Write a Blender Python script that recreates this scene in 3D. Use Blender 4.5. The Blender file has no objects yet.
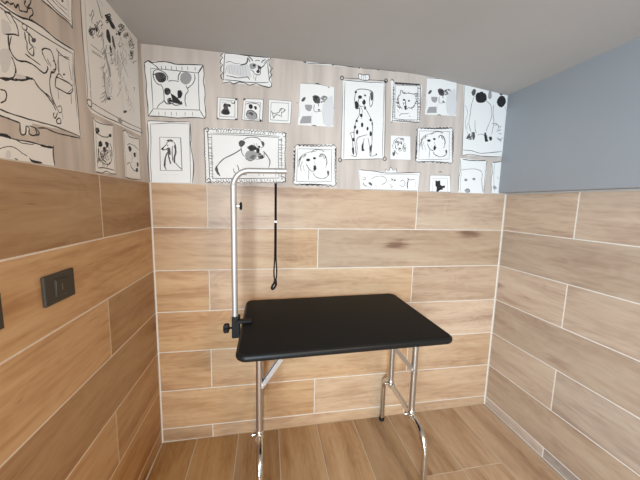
import bpy, bmesh, math, random, json
from mathutils import Vector, Matrix
C = bpy.context.scene.collection
random.seed(11)

# ------------------------------------------------------------------ sizes (metres)
W = 2.080            # width of the alcove
ROW = 0.23055        # wall tile row pitch (23 cm tile and its joint)
Z0 = 0.0686          # height of the cut strip under the first full row
ZT = Z0 + 6 * ROW    # top of the tiling, 1.452
DEPTH = -3.6         # how far the room runs behind the camera
G = 0.0026           # half a joint
def floor_z(x): return -0.012 + 0.022 * x / W          # the floor falls a little to the left
def ceil_z(x):                                         # the ceiling is level, then dips towards the right wall
    t = max(0.0, x - 1.30)
    return 2.109 - (.118 * t * t / .6 if t < .3 else .118 * (t - .15))

# ------------------------------------------------------------------ materials
def mat(name, col, rough=0.5, metal=0.0, spec=0.5):
    m = bpy.data.materials.new(name); m.use_nodes = True
    b = m.node_tree.nodes['Principled BSDF']
    b.inputs['Base Color'].default_value = (*col, 1)
    b.inputs['Roughness'].default_value = rough
    b.inputs['Metallic'].default_value = metal
    b.inputs['Specular IOR Level'].default_value = spec
    return m
def nt(m):
    t = m.node_tree
    return t.nodes, t.links, t.nodes['Principled BSDF']
def noise_tint(m, base, scale, amount, rough_amt=0.0, stretch=(1, 1, 1), bump=0.0):
    n, l, b = nt(m)
    tc = n.new('ShaderNodeTexCoord'); mp = n.new('ShaderNodeMapping'); mp.inputs['Scale'].default_value = stretch
    nz = n.new('ShaderNodeTexNoise'); nz.inputs['Scale'].default_value = scale; nz.inputs['Detail'].default_value = 5
    l.new(tc.outputs['Object'], mp.inputs['Vector']); l.new(mp.outputs[0], nz.inputs['Vector'])
    r = n.new('ShaderNodeValToRGB')
    r.color_ramp.elements[0].position = .3; r.color_ramp.elements[1].position = .7
    r.color_ramp.elements[0].color = (*[c * (1 - amount) for c in base], 1)
    r.color_ramp.elements[1].color = (*[min(1, c * (1 + amount)) for c in base], 1)
    l.new(nz.outputs['Fac'], r.inputs['Fac']); l.new(r.outputs['Color'], b.inputs['Base Color'])
    if bump:
        bp = n.new('ShaderNodeBump'); bp.inputs['Strength'].default_value = bump; bp.inputs['Distance'].default_value = .001
        l.new(nz.outputs['Fac'], bp.inputs['Height']); l.new(bp.outputs[0], b.inputs['Normal'])
    return m

def wood_mat():
    m = mat('wood_look_porcelain', (.5, .3, .15), .42, 0, .45)
    n, l, b = nt(m)
    def node(t, **k):
        x = n.new(t)
        for a, v in k.items(): setattr(x, a, v)
        return x
    def math_(op, a, bb=None):
        x = node('ShaderNodeMath', operation=op)
        for i, v in enumerate((a, bb)):
            if v is None: continue
            if isinstance(v, (int, float)): x.inputs[i].default_value = v
            else: l.new(v, x.inputs[i])
        return x.outputs[0]
    uv = node('ShaderNodeUVMap', uv_map='UVMap')
    at = node('ShaderNodeAttribute', attribute_name='tile_tone_and_light')
    sp = node('ShaderNodeSeparateColor'); l.new(at.outputs['Color'], sp.inputs[0])
    def nz(scale, det, dist, rough=.6):
        mp = node('ShaderNodeMapping'); mp.inputs['Scale'].default_value = scale; l.new(uv.outputs[0], mp.inputs['Vector'])
        x = node('ShaderNodeTexNoise'); x.inputs['Scale'].default_value = 1; x.inputs['Detail'].default_value = det
        x.inputs['Distortion'].default_value = dist; x.inputs['Roughness'].default_value = rough
        l.new(mp.outputs[0], x.inputs['Vector']); return x.outputs['Fac']
    broad = nz((1.3, 9, 1), 3, .8)              # broad figure along the board
    streak = nz((2.6, 48, 1), 5, .5, .65)       # fine pores
    fibre = nz((14, 210, 1), 3, .2, .7)
    warp = nz((2.2, 7, 1), 2, .3)
    # cathedral rings: a strongly stretched field cut into bands
    ring = math_('FRACT', math_('MULTIPLY', warp, 11.0))
    ring = math_('ABSOLUTE', math_('SUBTRACT', ring, .5))
    # sparse knots
    vm = node('ShaderNodeMapping'); vm.inputs['Scale'].default_value = (1.9, 5.2, 1); l.new(uv.outputs[0], vm.inputs['Vector'])
    vo = node('ShaderNodeTexVoronoi'); vo.inputs['Scale'].default_value = 1; l.new(vm.outputs[0], vo.inputs['Vector'])
    ks = node('ShaderNodeSeparateColor'); l.new(vo.outputs['Color'], ks.inputs[0])
    gate = math_('GREATER_THAN', ks.outputs[0], .62)
    kn = node('ShaderNodeMapRange'); kn.inputs[1].default_value = .02; kn.inputs[2].default_value = .20; kn.inputs[3].default_value = 1; kn.inputs[4].default_value = 0
    kn.interpolation_type = 'SMOOTHSTEP'
    l.new(math_('ADD', vo.outputs['Distance'], math_('MULTIPLY', math_('SUBTRACT', streak, .5), .25)), kn.inputs[0])
    knot = math_('MULTIPLY', kn.outputs[0], gate)
    v = math_('ADD', math_('MULTIPLY', broad, .95), math_('MULTIPLY', streak, .42))
    v = math_('ADD', v, math_('MULTIPLY', fibre, .22))
    v = math_('ADD', v, math_('MULTIPLY', ring, .16))
    v = math_('SUBTRACT', v, math_('MULTIPLY', knot, .48))
    pore = nz((4.5, 120, 1), 4, 1.2, .7)          # short dark pores
    pm = node('ShaderNodeMapRange'); pm.inputs[1].default_value = .60; pm.inputs[2].default_value = .74; pm.clamp = True; l.new(pore, pm.inputs[0])
    v = math_('SUBTRACT', v, math_('MULTIPLY', pm.outputs[0], .30))
    mr = node('ShaderNodeMapRange'); mr.inputs[1].default_value = .43; mr.inputs[2].default_value = 1.08; l.new(v, mr.inputs[0])
    rp = node('ShaderNodeValToRGB'); e = rp.color_ramp.elements
    e[0].position = 0; e[0].color = (.25, .118, .058, 1)
    e[1].position = 1; e[1].color = (.62, .43, .255, 1)
    x = rp.color_ramp.elements.new(.35); x.color = (.42, .243, .127, 1)
    x = rp.color_ramp.elements.new(.65); x.color = (.54, .347, .195, 1)
    l.new(mr.outputs[0], rp.inputs['Fac'])
    hsv = node('ShaderNodeHueSaturation'); l.new(rp.outputs['Color'], hsv.inputs['Color'])
    l.new(sp.outputs[0], hsv.inputs['Value']); l.new(sp.outputs[1], hsv.inputs['Saturation'])
    l.new(hsv.outputs['Color'], b.inputs['Base Color'])
    bp = node('ShaderNodeBump'); bp.inputs['Strength'].default_value = .12; bp.inputs['Distance'].default_value = .0006
    l.new(streak, bp.inputs['Height']); l.new(bp.outputs[0], b.inputs['Normal'])
    return m

WOOD = wood_mat()
GROUT = noise_tint(mat('pale_grout', (.70, .64, .56), .9), (.71, .65, .57), 60, .06)
FLOORGROUT = noise_tint(mat('tan_floor_grout', (.5, .4, .3), .9), (.52, .42, .31), 60, .06)
PLASTER = noise_tint(mat('wall_plaster', (.6, .58, .55), .9), (.6, .58, .55), 8, .03)
CEIL = noise_tint(mat('matt_ceiling_paint', (.62, .6, .58), .85), (.462, .445, .425), 3, .02)
GREYPAINT = noise_tint(mat('blue_grey_paint', (.3, .34, .38), .6), (.305, .322, .342), 4, .02)
PAPER = noise_tint(mat('wallpaper_beige', (.6, .5, .43), .8), (.575, .505, .45), 3.6, .17, stretch=(5, 5, .55))
PRINT = [mat('print_white', (.84, .83, .81), .8), mat('print_pale_wash', (.68, .68, .685), .8), mat('print_mid_wash', (.34, .335, .335), .8),
         mat('print_dark_wash', (.085, .08, .08), .8), mat('print_black_ink', (.016, .015, .016), .75)]
RUBBER = noise_tint(mat('black_table_rubber', (.009, .0085, .008), .6, 0, .12), (.009, .0085, .008), 260, .25, bump=.25)
EDGE = mat('black_edge_band', (.009, .009, .009), .4, 0, .25)
CHROME = mat('polished_chrome', (.66, .64, .61), .2, 1)
STEEL = noise_tint(mat('satin_steel', (.62, .60, .57), .38, 1), (.56, .53, .49), 30, .05, stretch=(1, 1, .1))
ALU = mat('brushed_aluminium', (.60, .585, .56), .5, .75)
GALV = mat('zinc_plated_steel', (.62, .66, .72), .3, 1)
BLACKP = mat('black_plastic', (.008, .008, .008), .5, 0, .25)
BLACKM = mat('black_painted_steel', (.007, .007, .007), .5, 0, .2)
STRAP = noise_tint(mat('black_nylon_strap', (.006, .006, .006), .85, 0, .15), (.006, .0055, .005), 300, .3, bump=.3)
SWITCH = mat('anthracite_plastic', (.056, .050, .041), .6, 0, .25)
SWITCHD = mat('anthracite_plastic_groove', (.044, .040, .034), .5)
BRASS = mat('dull_gold_mark', (.11, .09, .055), .5)

# ------------------------------------------------------------------ mesh helpers
def obj(name, bm, m, parent=None, smooth=None):
    bmesh.ops.recalc_face_normals(bm, faces=bm.faces)
    me = bpy.data.meshes.new(name); bm.to_mesh(me); bm.free()
    for x in (m if isinstance(m, (list, tuple)) else [m]): me.materials.append(x)
    o = bpy.data.objects.new(name, me); C.objects.link(o)
    if parent is not None:
        o.parent = parent
        base = parent.location.copy() if parent.parent is None else parent.parent.location + parent.location
        for v in me.vertices: v.co -= base
    if smooth is not None:
        for p in me.polygons: p.use_smooth = True
        md = o.modifiers.new('smooth', 'EDGE_SPLIT'); md.split_angle = math.radians(smooth)
    return o
def box(bm, x0, x1, y0, y1, z0, z1):
    vs = [bm.verts.new((x, y, z)) for x in (x0, x1) for y in (y0, y1) for z in (z0, z1)]
    return [bm.faces.new([vs[i] for i in f]) for f in ((0, 1, 3, 2), (4, 6, 7, 5), (0, 4, 5, 1), (2, 3, 7, 6), (0, 2, 6, 4), (1, 5, 7, 3))]
def bevel(bm, w, seg=2):
    bmesh.ops.bevel(bm, geom=list(bm.edges), offset=w, segments=seg, profile=.5, affect='EDGES')
def bevelled_box(x0, x1, y0, y1, z0, z1, w, seg=2):
    bm = bmesh.new(); box(bm, x0, x1, y0, y1, z0, z1); bevel(bm, w, seg); return bm
def tube(bm, pts, r, seg=20, caps=True, rb=None):
    pts = [Vector(p) for p in pts]; n = len(pts)
    tan = [(pts[min(i + 1, n - 1)] - pts[max(i - 1, 0)]).normalized() for i in range(n)]
    up = Vector((0, 0, 1)) if abs(tan[0].z) < .9 else Vector((1, 0, 0))
    u = tan[0].cross(up).normalized(); rings = []
    for i in range(n):
        u = (u - tan[i] * u.dot(tan[i])).normalized(); w = tan[i].cross(u)
        ra = r[i] if isinstance(r, (list, tuple)) else r; rc = ra if rb is None else rb
        rings.append([bm.verts.new(pts[i] + u * math.cos(a) * ra + w * math.sin(a) * rc) for a in [2 * math.pi * k / seg for k in range(seg)]])
    for a, b in zip(rings, rings[1:]):
        for k in range(seg): bm.faces.new((a[k], a[(k + 1) % seg], b[(k + 1) % seg], b[k]))
    if caps: bm.faces.new(rings[0][::-1]); bm.faces.new(rings[-1])
def fillet(pts, rad, n=10):
    pts = [Vector(p) for p in pts]; out = [pts[0]]
    for i in range(1, len(pts) - 1):
        a = (pts[i - 1] - pts[i]); b = (pts[i + 1] - pts[i])
        r = rad[i - 1] if isinstance(rad, (list, tuple)) else rad
        ang = a.angle(b); d = r / math.tan(ang / 2); a.normalize(); b.normalize()
        c = pts[i] + (a + b).normalized() * (r / math.sin(ang / 2))
        s = pts[i] + a * d - c; e = pts[i] + b * d - c
        for k in range(n + 1):
            t = k / n; w = s.angle(e)
            out.append(c + (s * math.sin((1 - t) * w) + e * math.sin(t * w)) / math.sin(w))
    out.append(pts[-1]); return out
def lathe(bm, base, axis, prof, seg=20):
    tube(bm, [Vector(base) + Vector(axis).normalized() * h for h, _ in prof], [max(r, 1e-4) for _, r in prof], seg)
def bar(bm, p0, p1, w, t, side):
    """flat bar from p0 to p1, w wide along 'side', t thick"""
    p0, p1 = Vector(p0), Vector(p1); d = (p1 - p0).normalized(); s = Vector(side); s = (s - d * s.dot(d)).normalized(); q = d.cross(s)
    vs = [bm.verts.new(p + s * a * w / 2 + q * b * t / 2) for p in (p0, p1) for a, b in ((-1, -1), (1, -1), (1, 1), (-1, 1))]
    for f in ((0, 1, 2, 3), (7, 6, 5, 4), (0, 4, 5, 1), (1, 5, 6, 2), (2, 6, 7, 3), (3, 7, 4, 0)): bm.faces.new([vs[i] for i in f])
def empty(name, loc, label, cat, group=None):
    o = bpy.data.objects.new(name, None); C.objects.link(o); o.location = loc; o.empty_display_size = .1
    o['label'] = label; o['category'] = cat
    if group: o['group'] = group
    bpy.context.view_layer.update(); return o
def struct(o): o['kind'] = 'structure'; return o

# ------------------------------------------------------------------ tiling
def tiling(name, parent, place, tiles, thick=.008):
    """tiles: (u0,u1,v0,v1,tone,sat); place(u,v,d) -> point, d = depth behind the face. The grain runs along u."""
    bm = bmesh.new(); uvl = bm.loops.layers.uv.new('UVMap'); cl = bm.loops.layers.float_color.new('tile_tone_and_light')  # tone varies by tile; saturation also carries painted warm and cool light
    for (u0, u1, v0, v1, tone, sat) in tiles:
        su, sv = random.uniform(0, 60), random.uniform(0, 60); e = .0012
        ring0 = [(u0 + G, v0 + G), (u1 - G, v0 + G), (u1 - G, v1 - G), (u0 + G, v1 - G)]
        ring1 = [(u0 + G + e, v0 + G + e), (u1 - G - e, v0 + G + e), (u1 - G - e, v1 - G - e), (u0 + G + e, v1 - G - e)]
        A = [bm.verts.new(place(u, v, thick)) for u, v in ring0]; B = [bm.verts.new(place(u, v, e)) for u, v in ring0]; D = [bm.verts.new(place(u, v, 0)) for u, v in ring1]
        uvm = {}
        for vs, rg in ((A, ring0), (B, ring0), (D, ring1)):
            for vtx, (u, v) in zip(vs, rg): uvm[vtx] = (u + su, v + sv)
        fs = [bm.faces.new(D)]
        for p, q in ((A, B), (B, D)):
            for k in range(4): fs.append(bm.faces.new((p[k], p[(k + 1) % 4], q[(k + 1) % 4], q[k])))
        for f in fs:
            for lp in f.loops: lp[uvl].uv = uvm[lp.vert]; lp[cl] = (tone, sat, 0, 1)
    return obj(name, bm, WOOD, parent)
def row(v0, v1, lo, hi, joints, tones):
    e = [lo] + sorted(j for j in joints if lo + .02 < j < hi - .02) + [hi]
    out = []
    for k, (a, b) in enumerate(zip(e, e[1:])):
        t, s = tones[k] if k < len(tones) else (random.uniform(.88, 1.05), 1)
        out.append((a, b, v0, v1, t, s))
    return out

# printed drawings of the wallpaper, traced in wall millimetres: kind, tone, line width, then along-wall and height pairs
DRAW = json.loads('''
{"B":[["f",0,0,1,2022,19,2035,84,2036,146,2032,210,2035,273,2040,277,1970,278,1892,279,1801,276,1784,143,1779,7,1776,7,1869,5,1945],
["s",4,4.25,1,2022,6,2026,12,2031,19,2035,24,2034,30,2031,38,2029,52,2031,68,2035,84,2037,96,2038,107,2037,118,2036,127,2034,135,2032,146,2031,165,2032,188,2034,211,2036,234,2038,257,2039,273,2040],
["s",4,3.4,273,2040,274,2029,275,2014,276,1999,275,1988,273,1976,272,1963,274,1947,277,1928,278,1910,278,1894,276,1878,275,1861,277,1843,279,1823,280,1807,279,1796,278,1788,276,1784],
["s",4,4.25,276,1784,263,1784,243,1785,221,1784,196,1782,169,1779,143,1776,119,1777,96,1778,73,1779,48,1778,24,1777,7,1776],
["s",4,3.4,1,2022,2,2011,2,1995,2,1979,4,1962,6,1944,7,1927,6,1914,4,1901,3,1887,5,1868,6,1848,8,1828,8,1809,7,1790,7,1776],
["s",4,3.4,28,2000,94,2002,169,2001,250,2000,248,1913,250,1823,145,1818,31,1812,30,1906,28,2000],
["s",4,3.4,19,2032,25,2029,34,2025,43,2020,52,2014,60,2006,65,2001],
["s",4,5.1,273,2039,267,2030,260,2019,254,2009,251,2004,249,2001,248,2000],
["s",4,3.4,31,1812,27,1805,21,1796,16,1788,12,1783,9,1780,7,1777],
["s",4,3.4,250,1823,254,1817,259,1808,263,1800,268,1794,272,1788,275,1785],
["s",4,2.55,27,2032,35,2026,45,2019,54,2013,60,2008,63,2004,65,2001],
["s",3,4.25,77,2017,78,2000],
["s",3,4.25,97,2018,98,2002],
["s",3,4.25,123,2020,124,2004],
["s",3,4.25,146,2021,147,2005],
["s",3,4.25,172,2023,173,2007],
["s",3,4.25,198,2025,199,2009],
["s",3,4.25,234,2027,234,2011],
["s",3,3.4,57,1800,57,1782],
["s",3,3.4,86,1802,86,1784],
["s",3,3.4,115,1804,115,1786],
["s",3,3.4,138,1806,139,1788],
["s",3,3.4,180,1809,180,1791],
["s",3,3.4,216,1811,216,1793],
["f",3,0,47,1972,54,1979,65,1986,76,1987,87,1984,95,1977,99,1968,98,1959,94,1950,88,1944,80,1940,71,1939,63,1941,56,1947,51,1955,48,1964],
["s",3,5.1,38,1971,41,1973,46,1975,50,1978,55,1980,61,1983,65,1985],
["s",4,3.4,100,1950,102,1954,104,1960,105,1965,103,1972,99,1979,93,1985,85,1990,74,1995,65,1998,57,1997,49,1994,43,1990,40,1984,39,1978,38,1971,39,1963,41,1954,45,1945,50,1938,56,1932,62,1928,67,1927,71,1929,74,1931],
["f",2,0,165,1983,171,1990,180,1997,192,1999,203,1997,211,1991,216,1982,216,1972,213,1961,206,1950,196,1942,185,1940,175,1943,167,1949,162,1959,163,1972],
["s",4,4.25,152,1955,153,1962,153,1971,155,1979,158,1986,163,1993,166,1997],
["s",4,3.4,228,1995,230,1990,232,1982,232,1974,230,1966,227,1958,223,1950,217,1942,210,1936,204,1930,200,1927,196,1925,192,1925,190,1929,189,1934,189,1938],
["s",4,3.4,106,1948,111,1950,118,1952,126,1953,136,1953,147,1952,155,1951],
["s",4,3.4,74,1928,76,1923,79,1917,81,1908,83,1896,84,1882,84,1870,84,1862,83,1857,81,1852,74,1845,65,1839,58,1832,54,1826,51,1819,49,1815],
["s",4,3.4,192,1925,194,1922,197,1917,198,1912,197,1909,196,1906,193,1903,191,1899,188,1896,185,1890,183,1881,182,1870,181,1860,183,1851,185,1842,187,1836],
["f",3,0,87,1905,92,1912,99,1917,107,1916,113,1911,114,1902,111,1893,105,1887,98,1884,92,1885,88,1889,87,1898],
["s",4,4.25,87,1900,88,1904,90,1909,93,1913,98,1914,105,1914,110,1912,113,1908,114,1902,113,1896,109,1891,103,1886,98,1884,94,1886,91,1890,89,1894],
["f",4,0,148,1908,155,1910,163,1911,168,1904,171,1895,167,1883,161,1873,154,1872,148,1878,147,1893],
["f",4,0,115,1893,121,1890,130,1885,138,1880,147,1872,159,1859,166,1847,155,1844,140,1846,131,1848,124,1855,119,1875],
["s",4,4.25,106,1848,107,1850,108,1852,109,1855,110,1856,113,1855,115,1853,114,1850,112,1847,109,1846,107,1847,107,1850,108,1854],
["s",4,4.25,104,1866,107,1865,110,1864,109,1860,106,1857,102,1857,100,1858,100,1860,102,1863,104,1865,106,1866,108,1865,109,1863],
["s",4,4.25,99,1853,103,1855,107,1857,108,1854,107,1850,105,1848,102,1847,101,1849,102,1853,103,1854,105,1854,108,1853,111,1852],
["s",4,4.25,116,1868,115,1865,113,1862,111,1862,110,1863,108,1866,108,1868,111,1869,115,1868,115,1867,115,1865,113,1864,112,1863],
["s",4,4.25,121,1851,119,1852,117,1854,116,1857,117,1860,120,1861,123,1861,125,1859,125,1857,124,1855,122,1853,120,1853,118,1854],
["s",4,4.25,157,1896,158,1895,159,1893,158,1890,157,1888,156,1888,155,1888,154,1892,154,1895,155,1897,157,1897,158,1896,158,1894],
["s",4,4.25,153,1886,154,1887,155,1888,156,1887,157,1885,157,1884,156,1882,154,1881,153,1881,151,1883,151,1886,153,1889,155,1891],
["s",4,4.25,150,1892,152,1893,155,1893,156,1892,157,1891,155,1889,153,1887,150,1887,149,1888,149,1890,150,1893,152,1893,154,1894],
["s",4,4.25,165,1889,163,1890,161,1893,163,1896,166,1898,167,1897,168,1894,167,1892,167,1890,165,1889,164,1890,163,1892,162,1894],
["s",4,4.25,165,1897,164,1896,163,1895,162,1896,161,1898,161,1901,162,1903,165,1904,166,1903,166,1900,165,1898,164,1896,162,1895],
["s",4,3.4,107,1902,106,1903,104,1904,103,1906,103,1908,105,1908,107,1908,108,1908,110,1906,111,1905,109,1904,107,1903],
["s",4,3.4,92,1895,93,1896,95,1897,97,1897,99,1897,99,1895,98,1893,97,1891,96,1890,93,1891,92,1893,93,1896,94,1898],
["s",4,3.4,89,1898,91,1899,92,1899,94,1897,96,1895,94,1892,92,1890,90,1891,89,1893,88,1896,88,1899,91,1900,94,1899],
["s",4,3.4,96,1905,97,1903,98,1902,98,1900,98,1899,96,1899,94,1899,92,1900,92,1903,94,1905,97,1907,98,1906,100,1904],
["s",4,3.4,102,1905,102,1903,100,1901,99,1900,97,1901,95,1902,93,1904,95,1906,97,1907,98,1908,99,1907,100,1904,100,1900],
["s",4,2.55,76,1947,76,1951,76,1956,79,1958,82,1959,86,1956,89,1952,86,1949,82,1947,79,1947,77,1948,76,1951,75,1954],
["s",4,2.55,62,1947,64,1949,68,1951,71,1953,74,1953,75,1951,75,1948,76,1946,74,1944,70,1943,66,1943,65,1948,66,1953],
["s",4,2.55,79,1983,78,1979,76,1975,72,1971,69,1970,68,1974,68,1979,70,1983,73,1985,78,1982,81,1978,77,1975,73,1972],
["s",4,2.55,80,1972,81,1969,81,1966,79,1964,77,1963,74,1962,71,1962,70,1967,71,1972,73,1974,76,1974,79,1973,82,1972],
["s",4,2.55,87,1947,84,1949,81,1952,83,1957,87,1962,92,1960,95,1957,95,1955,93,1952,89,1950,85,1949,82,1951,81,1953],
["s",4,2.55,78,1944,77,1947,76,1951,79,1954,82,1956,85,1954,86,1951,88,1948,88,1946,84,1944,79,1944,77,1945,76,1947],
["s",4,3.4,113,1896,117,1889,124,1880,132,1871,141,1863,151,1855,158,1849],
["s",4,5.1,103,1865,108,1862,116,1857,124,1854,131,1856,139,1861,146,1863,152,1861,157,1856,161,1852],
["s",4,5.1,118,1879,124,1875,133,1871,141,1869,146,1871,150,1876,153,1881,152,1888,150,1894,148,1899],
["s",4,4.25,123,1846,127,1850,133,1855,140,1857,149,1853,159,1847,166,1844,167,1847,165,1854,164,1859],
["s",4,4.25,82,1858,85,1853,90,1846,96,1841,104,1841,114,1843,122,1844,126,1842,129,1839,134,1837,143,1838,155,1841,163,1844],
["f",0,0,3,1749,21,1757,107,1759,202,1761,205,1656,210,1548,204,1456,1,1452,1,1538,2,1645],
["s",4,3.4,3,1747,3,1749,4,1752,14,1755,39,1755,73,1756,107,1756,142,1758,177,1760,202,1761],
["s",4,3.4,2,1743,3,1717,4,1680,3,1645,1,1617,-2,1592,-4,1563,-3,1523,-2,1480,-1,1452],
["s",4,2.55,15,1738,15,1714,15,1679,14,1645,12,1617,9,1590,7,1563,7,1534,8,1504,8,1480,7,1465,6,1456,5,1452],
["s",4,3.4,202,1761,203,1736,204,1700,204,1673,203,1665,201,1666,201,1656,204,1626,210,1586,214,1548,212,1513,208,1480,204,1456],
["s",4,2.55,15,1738,39,1741,73,1746,107,1750,141,1751,175,1751,199,1751],
["s",4,2.55,199,1751,198,1717,198,1667,198,1614,197,1557,197,1498,196,1456],
["s",4,3.4,56,1678,155,1680,156,1517,52,1514,56,1678],
["s",4,4.25,87,1645,83,1640,76,1634,71,1628,67,1625,64,1623,63,1621,63,1619,66,1617,69,1616,74,1616,79,1618,85,1620,89,1623,93,1626,96,1629],
["f",4,0,61,1622,71,1627,73,1617,66,1615],
["s",4,5.95,88,1662,92,1663,97,1665,102,1667,108,1666,114,1665,118,1664],
["s",4,3.4,87,1645,88,1648,89,1653,92,1656,97,1659,105,1660,111,1661,117,1659,122,1656,125,1652,128,1645,130,1636,131,1627,130,1618,128,1608,127,1601],
["s",3,6.8,101,1626,98,1619,95,1610,93,1600,94,1590,96,1578,98,1568,100,1559,102,1552,103,1547],
["s",3,8.5,125,1643,126,1635,128,1623,129,1611,127,1599,123,1588,121,1577,121,1567,121,1558,122,1552],
["s",3,4.25,115,1639,113,1629,112,1615,111,1601,112,1586,113,1571,114,1560],
["f",3,0,88,1617,95,1626,102,1630,105,1612,104,1593,100,1592,95,1599,91,1608],
["s",4,5.1,92,1609,88,1601,83,1591,78,1579,75,1567,73,1553,72,1541,74,1532,78,1524,81,1518],
["s",3,5.1,84,1598,82,1590,80,1578,78,1567,77,1554,76,1542,75,1533],
["s",4,3.4,125,1554,129,1550,134,1544,139,1538,144,1533,150,1528,154,1524],
["f",4,0,95,1640,94,1638,92,1637,89,1637,89,1640,90,1642,92,1643,94,1642],
["s",1,1.7,50,1495,62,1494,80,1493,97,1492,114,1494,130,1496,141,1497],
["f",0,0,367,2112,382,2107,496,2107,603,2107,602,2085,604,2037,611,1988,607,1963,577,1969,501,1967,426,1968,367,1963,359,2019,357,2078],
["s",4,4.25,372,2109,358,2093,367,2085,357,2072,355,2057,367,2050,358,2037,357,2019,368,2013,356,1998,359,1986,368,1979],
["s",4,4.25,368,1979,364,1963,401,1972,417,1963,448,1976,476,1973,498,1964,533,1976,565,1967,597,1962,611,1968,612,1985],
["s",4,4.25,612,1985,597,2000,613,2028,602,2038,616,2059,600,2070,597,2094,609,2110],
["s",4,4.25,379,2107,391,2108,409,2109,428,2109,446,2109,465,2107,490,2107,526,2107,567,2108,597,2109],
["s",4,3.4,378,2107,377,2093,375,2072,373,2050,372,2025,370,1998,370,1979],
["s",4,3.4,370,1979,387,1980,413,1980,439,1980,461,1979,483,1978,507,1979,539,1981,573,1984,597,1987],
["s",4,3.4,590,2084,592,2073,593,2058,595,2042,597,2024,599,2006,601,1993],
["s",4,2.55,381,2063,387,2065,395,2068,403,2070,411,2068,419,2065,427,2063,436,2063,445,2063,452,2064],
["f",1,0,383,2048,390,2052,403,2056,423,2057,446,2057,469,2065,489,2068,498,2053,501,2033,508,2016,508,2003,492,1999,470,2000,448,2003,427,2008,409,2009,396,2011,390,2018,387,2028,384,2039],
["s",2,2.55,396,2050,401,2011],
["s",2,2.55,410,2051,414,2011],
["s",2,2.55,423,2052,428,2010],
["s",2,2.55,437,2054,441,2010],
["s",2,2.55,451,2055,455,2009],
["s",2,2.55,464,2056,469,2009],
["s",2,2.55,478,2058,483,2008],
["s",4,5.1,452,2058,460,2060,471,2063,480,2067,485,2072,488,2077,489,2083,490,2088,490,2094,489,2098],
["s",4,4.25,493,2104,497,2102,503,2098,508,2094,512,2089,515,2085,517,2082],
["s",3,7.6499999999999995,494,2095,502,2078],
["f",2,0,499,2066,505,2070,514,2073,525,2073,534,2069,535,2062,532,2054,524,2047,514,2043,506,2045,500,2050,499,2058],
["f",4,0,529,2064,527,2059,522,2057,517,2058,515,2063,517,2067,522,2070,527,2068],
["f",4,0,558,2057,555,2051,550,2048,544,2050,541,2055,544,2061,550,2064,555,2062],
["f",4,0,551,2036,548,2030,542,2027,536,2029,533,2035,536,2041,542,2044,548,2042],
["s",3,7.6499999999999995,543,2067,544,2061,545,2053,546,2046,544,2042,541,2039,539,2037],
["s",4,3.4,527,2084,530,2086,535,2088,540,2090,544,2090,549,2088,552,2087],
["s",4,3.4,597,2103,592,2095,585,2084,577,2074,570,2065,561,2058,555,2050,553,2041,554,2033,553,2026,551,2022,547,2019,542,2019,536,2019,529,2021,523,2024,521,2027,520,2031,517,2034,512,2037,506,2040,502,2042],
["s",4,4.25,581,2098,576,2096,570,2092,565,2089,562,2085,561,2081,560,2078],
["s",3,5.95,587,2096,571,2076],
["s",4,2.55,520,2016,521,1995],
["s",4,3.4,533,2015,528,1990],
["s",4,3.4,383,2000,387,2000,394,2000,402,1999,413,1998,426,1996,439,1995,450,1996,461,1998,470,2000,477,2002,484,2004,489,2004,493,2001,497,1995,500,1991],
["s",4,2.55,384,2039,379,2009],
["f",0,0,338,1892,439,1893,436,1788,334,1785],
["s",4,3.4,338,1892,439,1893,436,1788,334,1785,338,1892],
["s",4,2.55,351,1881,425,1882,423,1801,348,1799,351,1881],
["f",4,0,436,1890,435,1886,431,1884,427,1886,425,1889,427,1893,431,1895,435,1894],
["f",3,0,435,1791,433,1787,429,1785,425,1786,423,1790,425,1794,429,1796,433,1795],
["f",3,0,343,1788,341,1784,338,1783,334,1784,333,1787,334,1791,338,1792,341,1791],
["f",3,0,374,1867,378,1866,384,1864,392,1864,398,1864,403,1859,404,1854,395,1852,388,1849,391,1840,396,1829,399,1820,397,1814,388,1810,376,1809,365,1810,357,1813,354,1819,356,1826,362,1834,369,1842,367,1847,365,1853,369,1861],
["f",4,0,379,1859,377,1854,373,1852,369,1853,367,1858,369,1862,373,1864,378,1863],
["f",4,0,404,1856,403,1851,398,1849,394,1851,392,1855,394,1859,398,1862,403,1860],
["f",4,0,363,1830,374,1834,387,1835,395,1826,396,1815,384,1809,369,1809,364,1819],
["s",3,2.55,357,1867,412,1879],
["s",4,4.25,405,1871,410,1870,416,1868,421,1868,422,1871,422,1876,422,1879],
["f",0,0,468,1896,569,1901,564,1790,458,1790],
["s",4,3.4,468,1896,569,1901,564,1790,458,1790,468,1896],
["s",4,2.55,479,1883,554,1882,549,1799,470,1799,479,1883],
["f",3,0,479,1894,477,1890,473,1888,469,1889,468,1893,469,1897,473,1899,477,1897],
["f",4,0,561,1793,559,1788,555,1786,550,1788,548,1792,550,1797,555,1799,559,1797],
["f",4,0,494,1868,500,1871,508,1872,513,1867,515,1860,513,1853,508,1848,501,1848,495,1852,494,1860],
["f",4,0,519,1861,525,1863,532,1864,535,1858,536,1852,533,1847,527,1846,523,1853],
["f",2,0,479,1814,481,1824,486,1836,496,1840,508,1841,522,1836,533,1828,537,1818,537,1807,533,1800,526,1795,510,1793,493,1795,484,1805],
["s",4,4.25,481,1814,483,1820,485,1829,489,1836,495,1839,502,1841,510,1840,518,1837,526,1832,532,1826,535,1819,536,1810,537,1804],
["f",3,0,490,1825,496,1830,504,1833,513,1830,519,1824,517,1819,511,1816,500,1820],
["s",4,3.4,479,1870,486,1872,494,1876,505,1878,517,1878,530,1877,540,1875,546,1871,548,1865,549,1861],
["s",3,3.4,508,1830,510,1806],
["f",0,0,597,1903,718,1903,712,1787,595,1785],
["s",4,2.55,597,1903,718,1903,712,1787,595,1785,597,1903],
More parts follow.
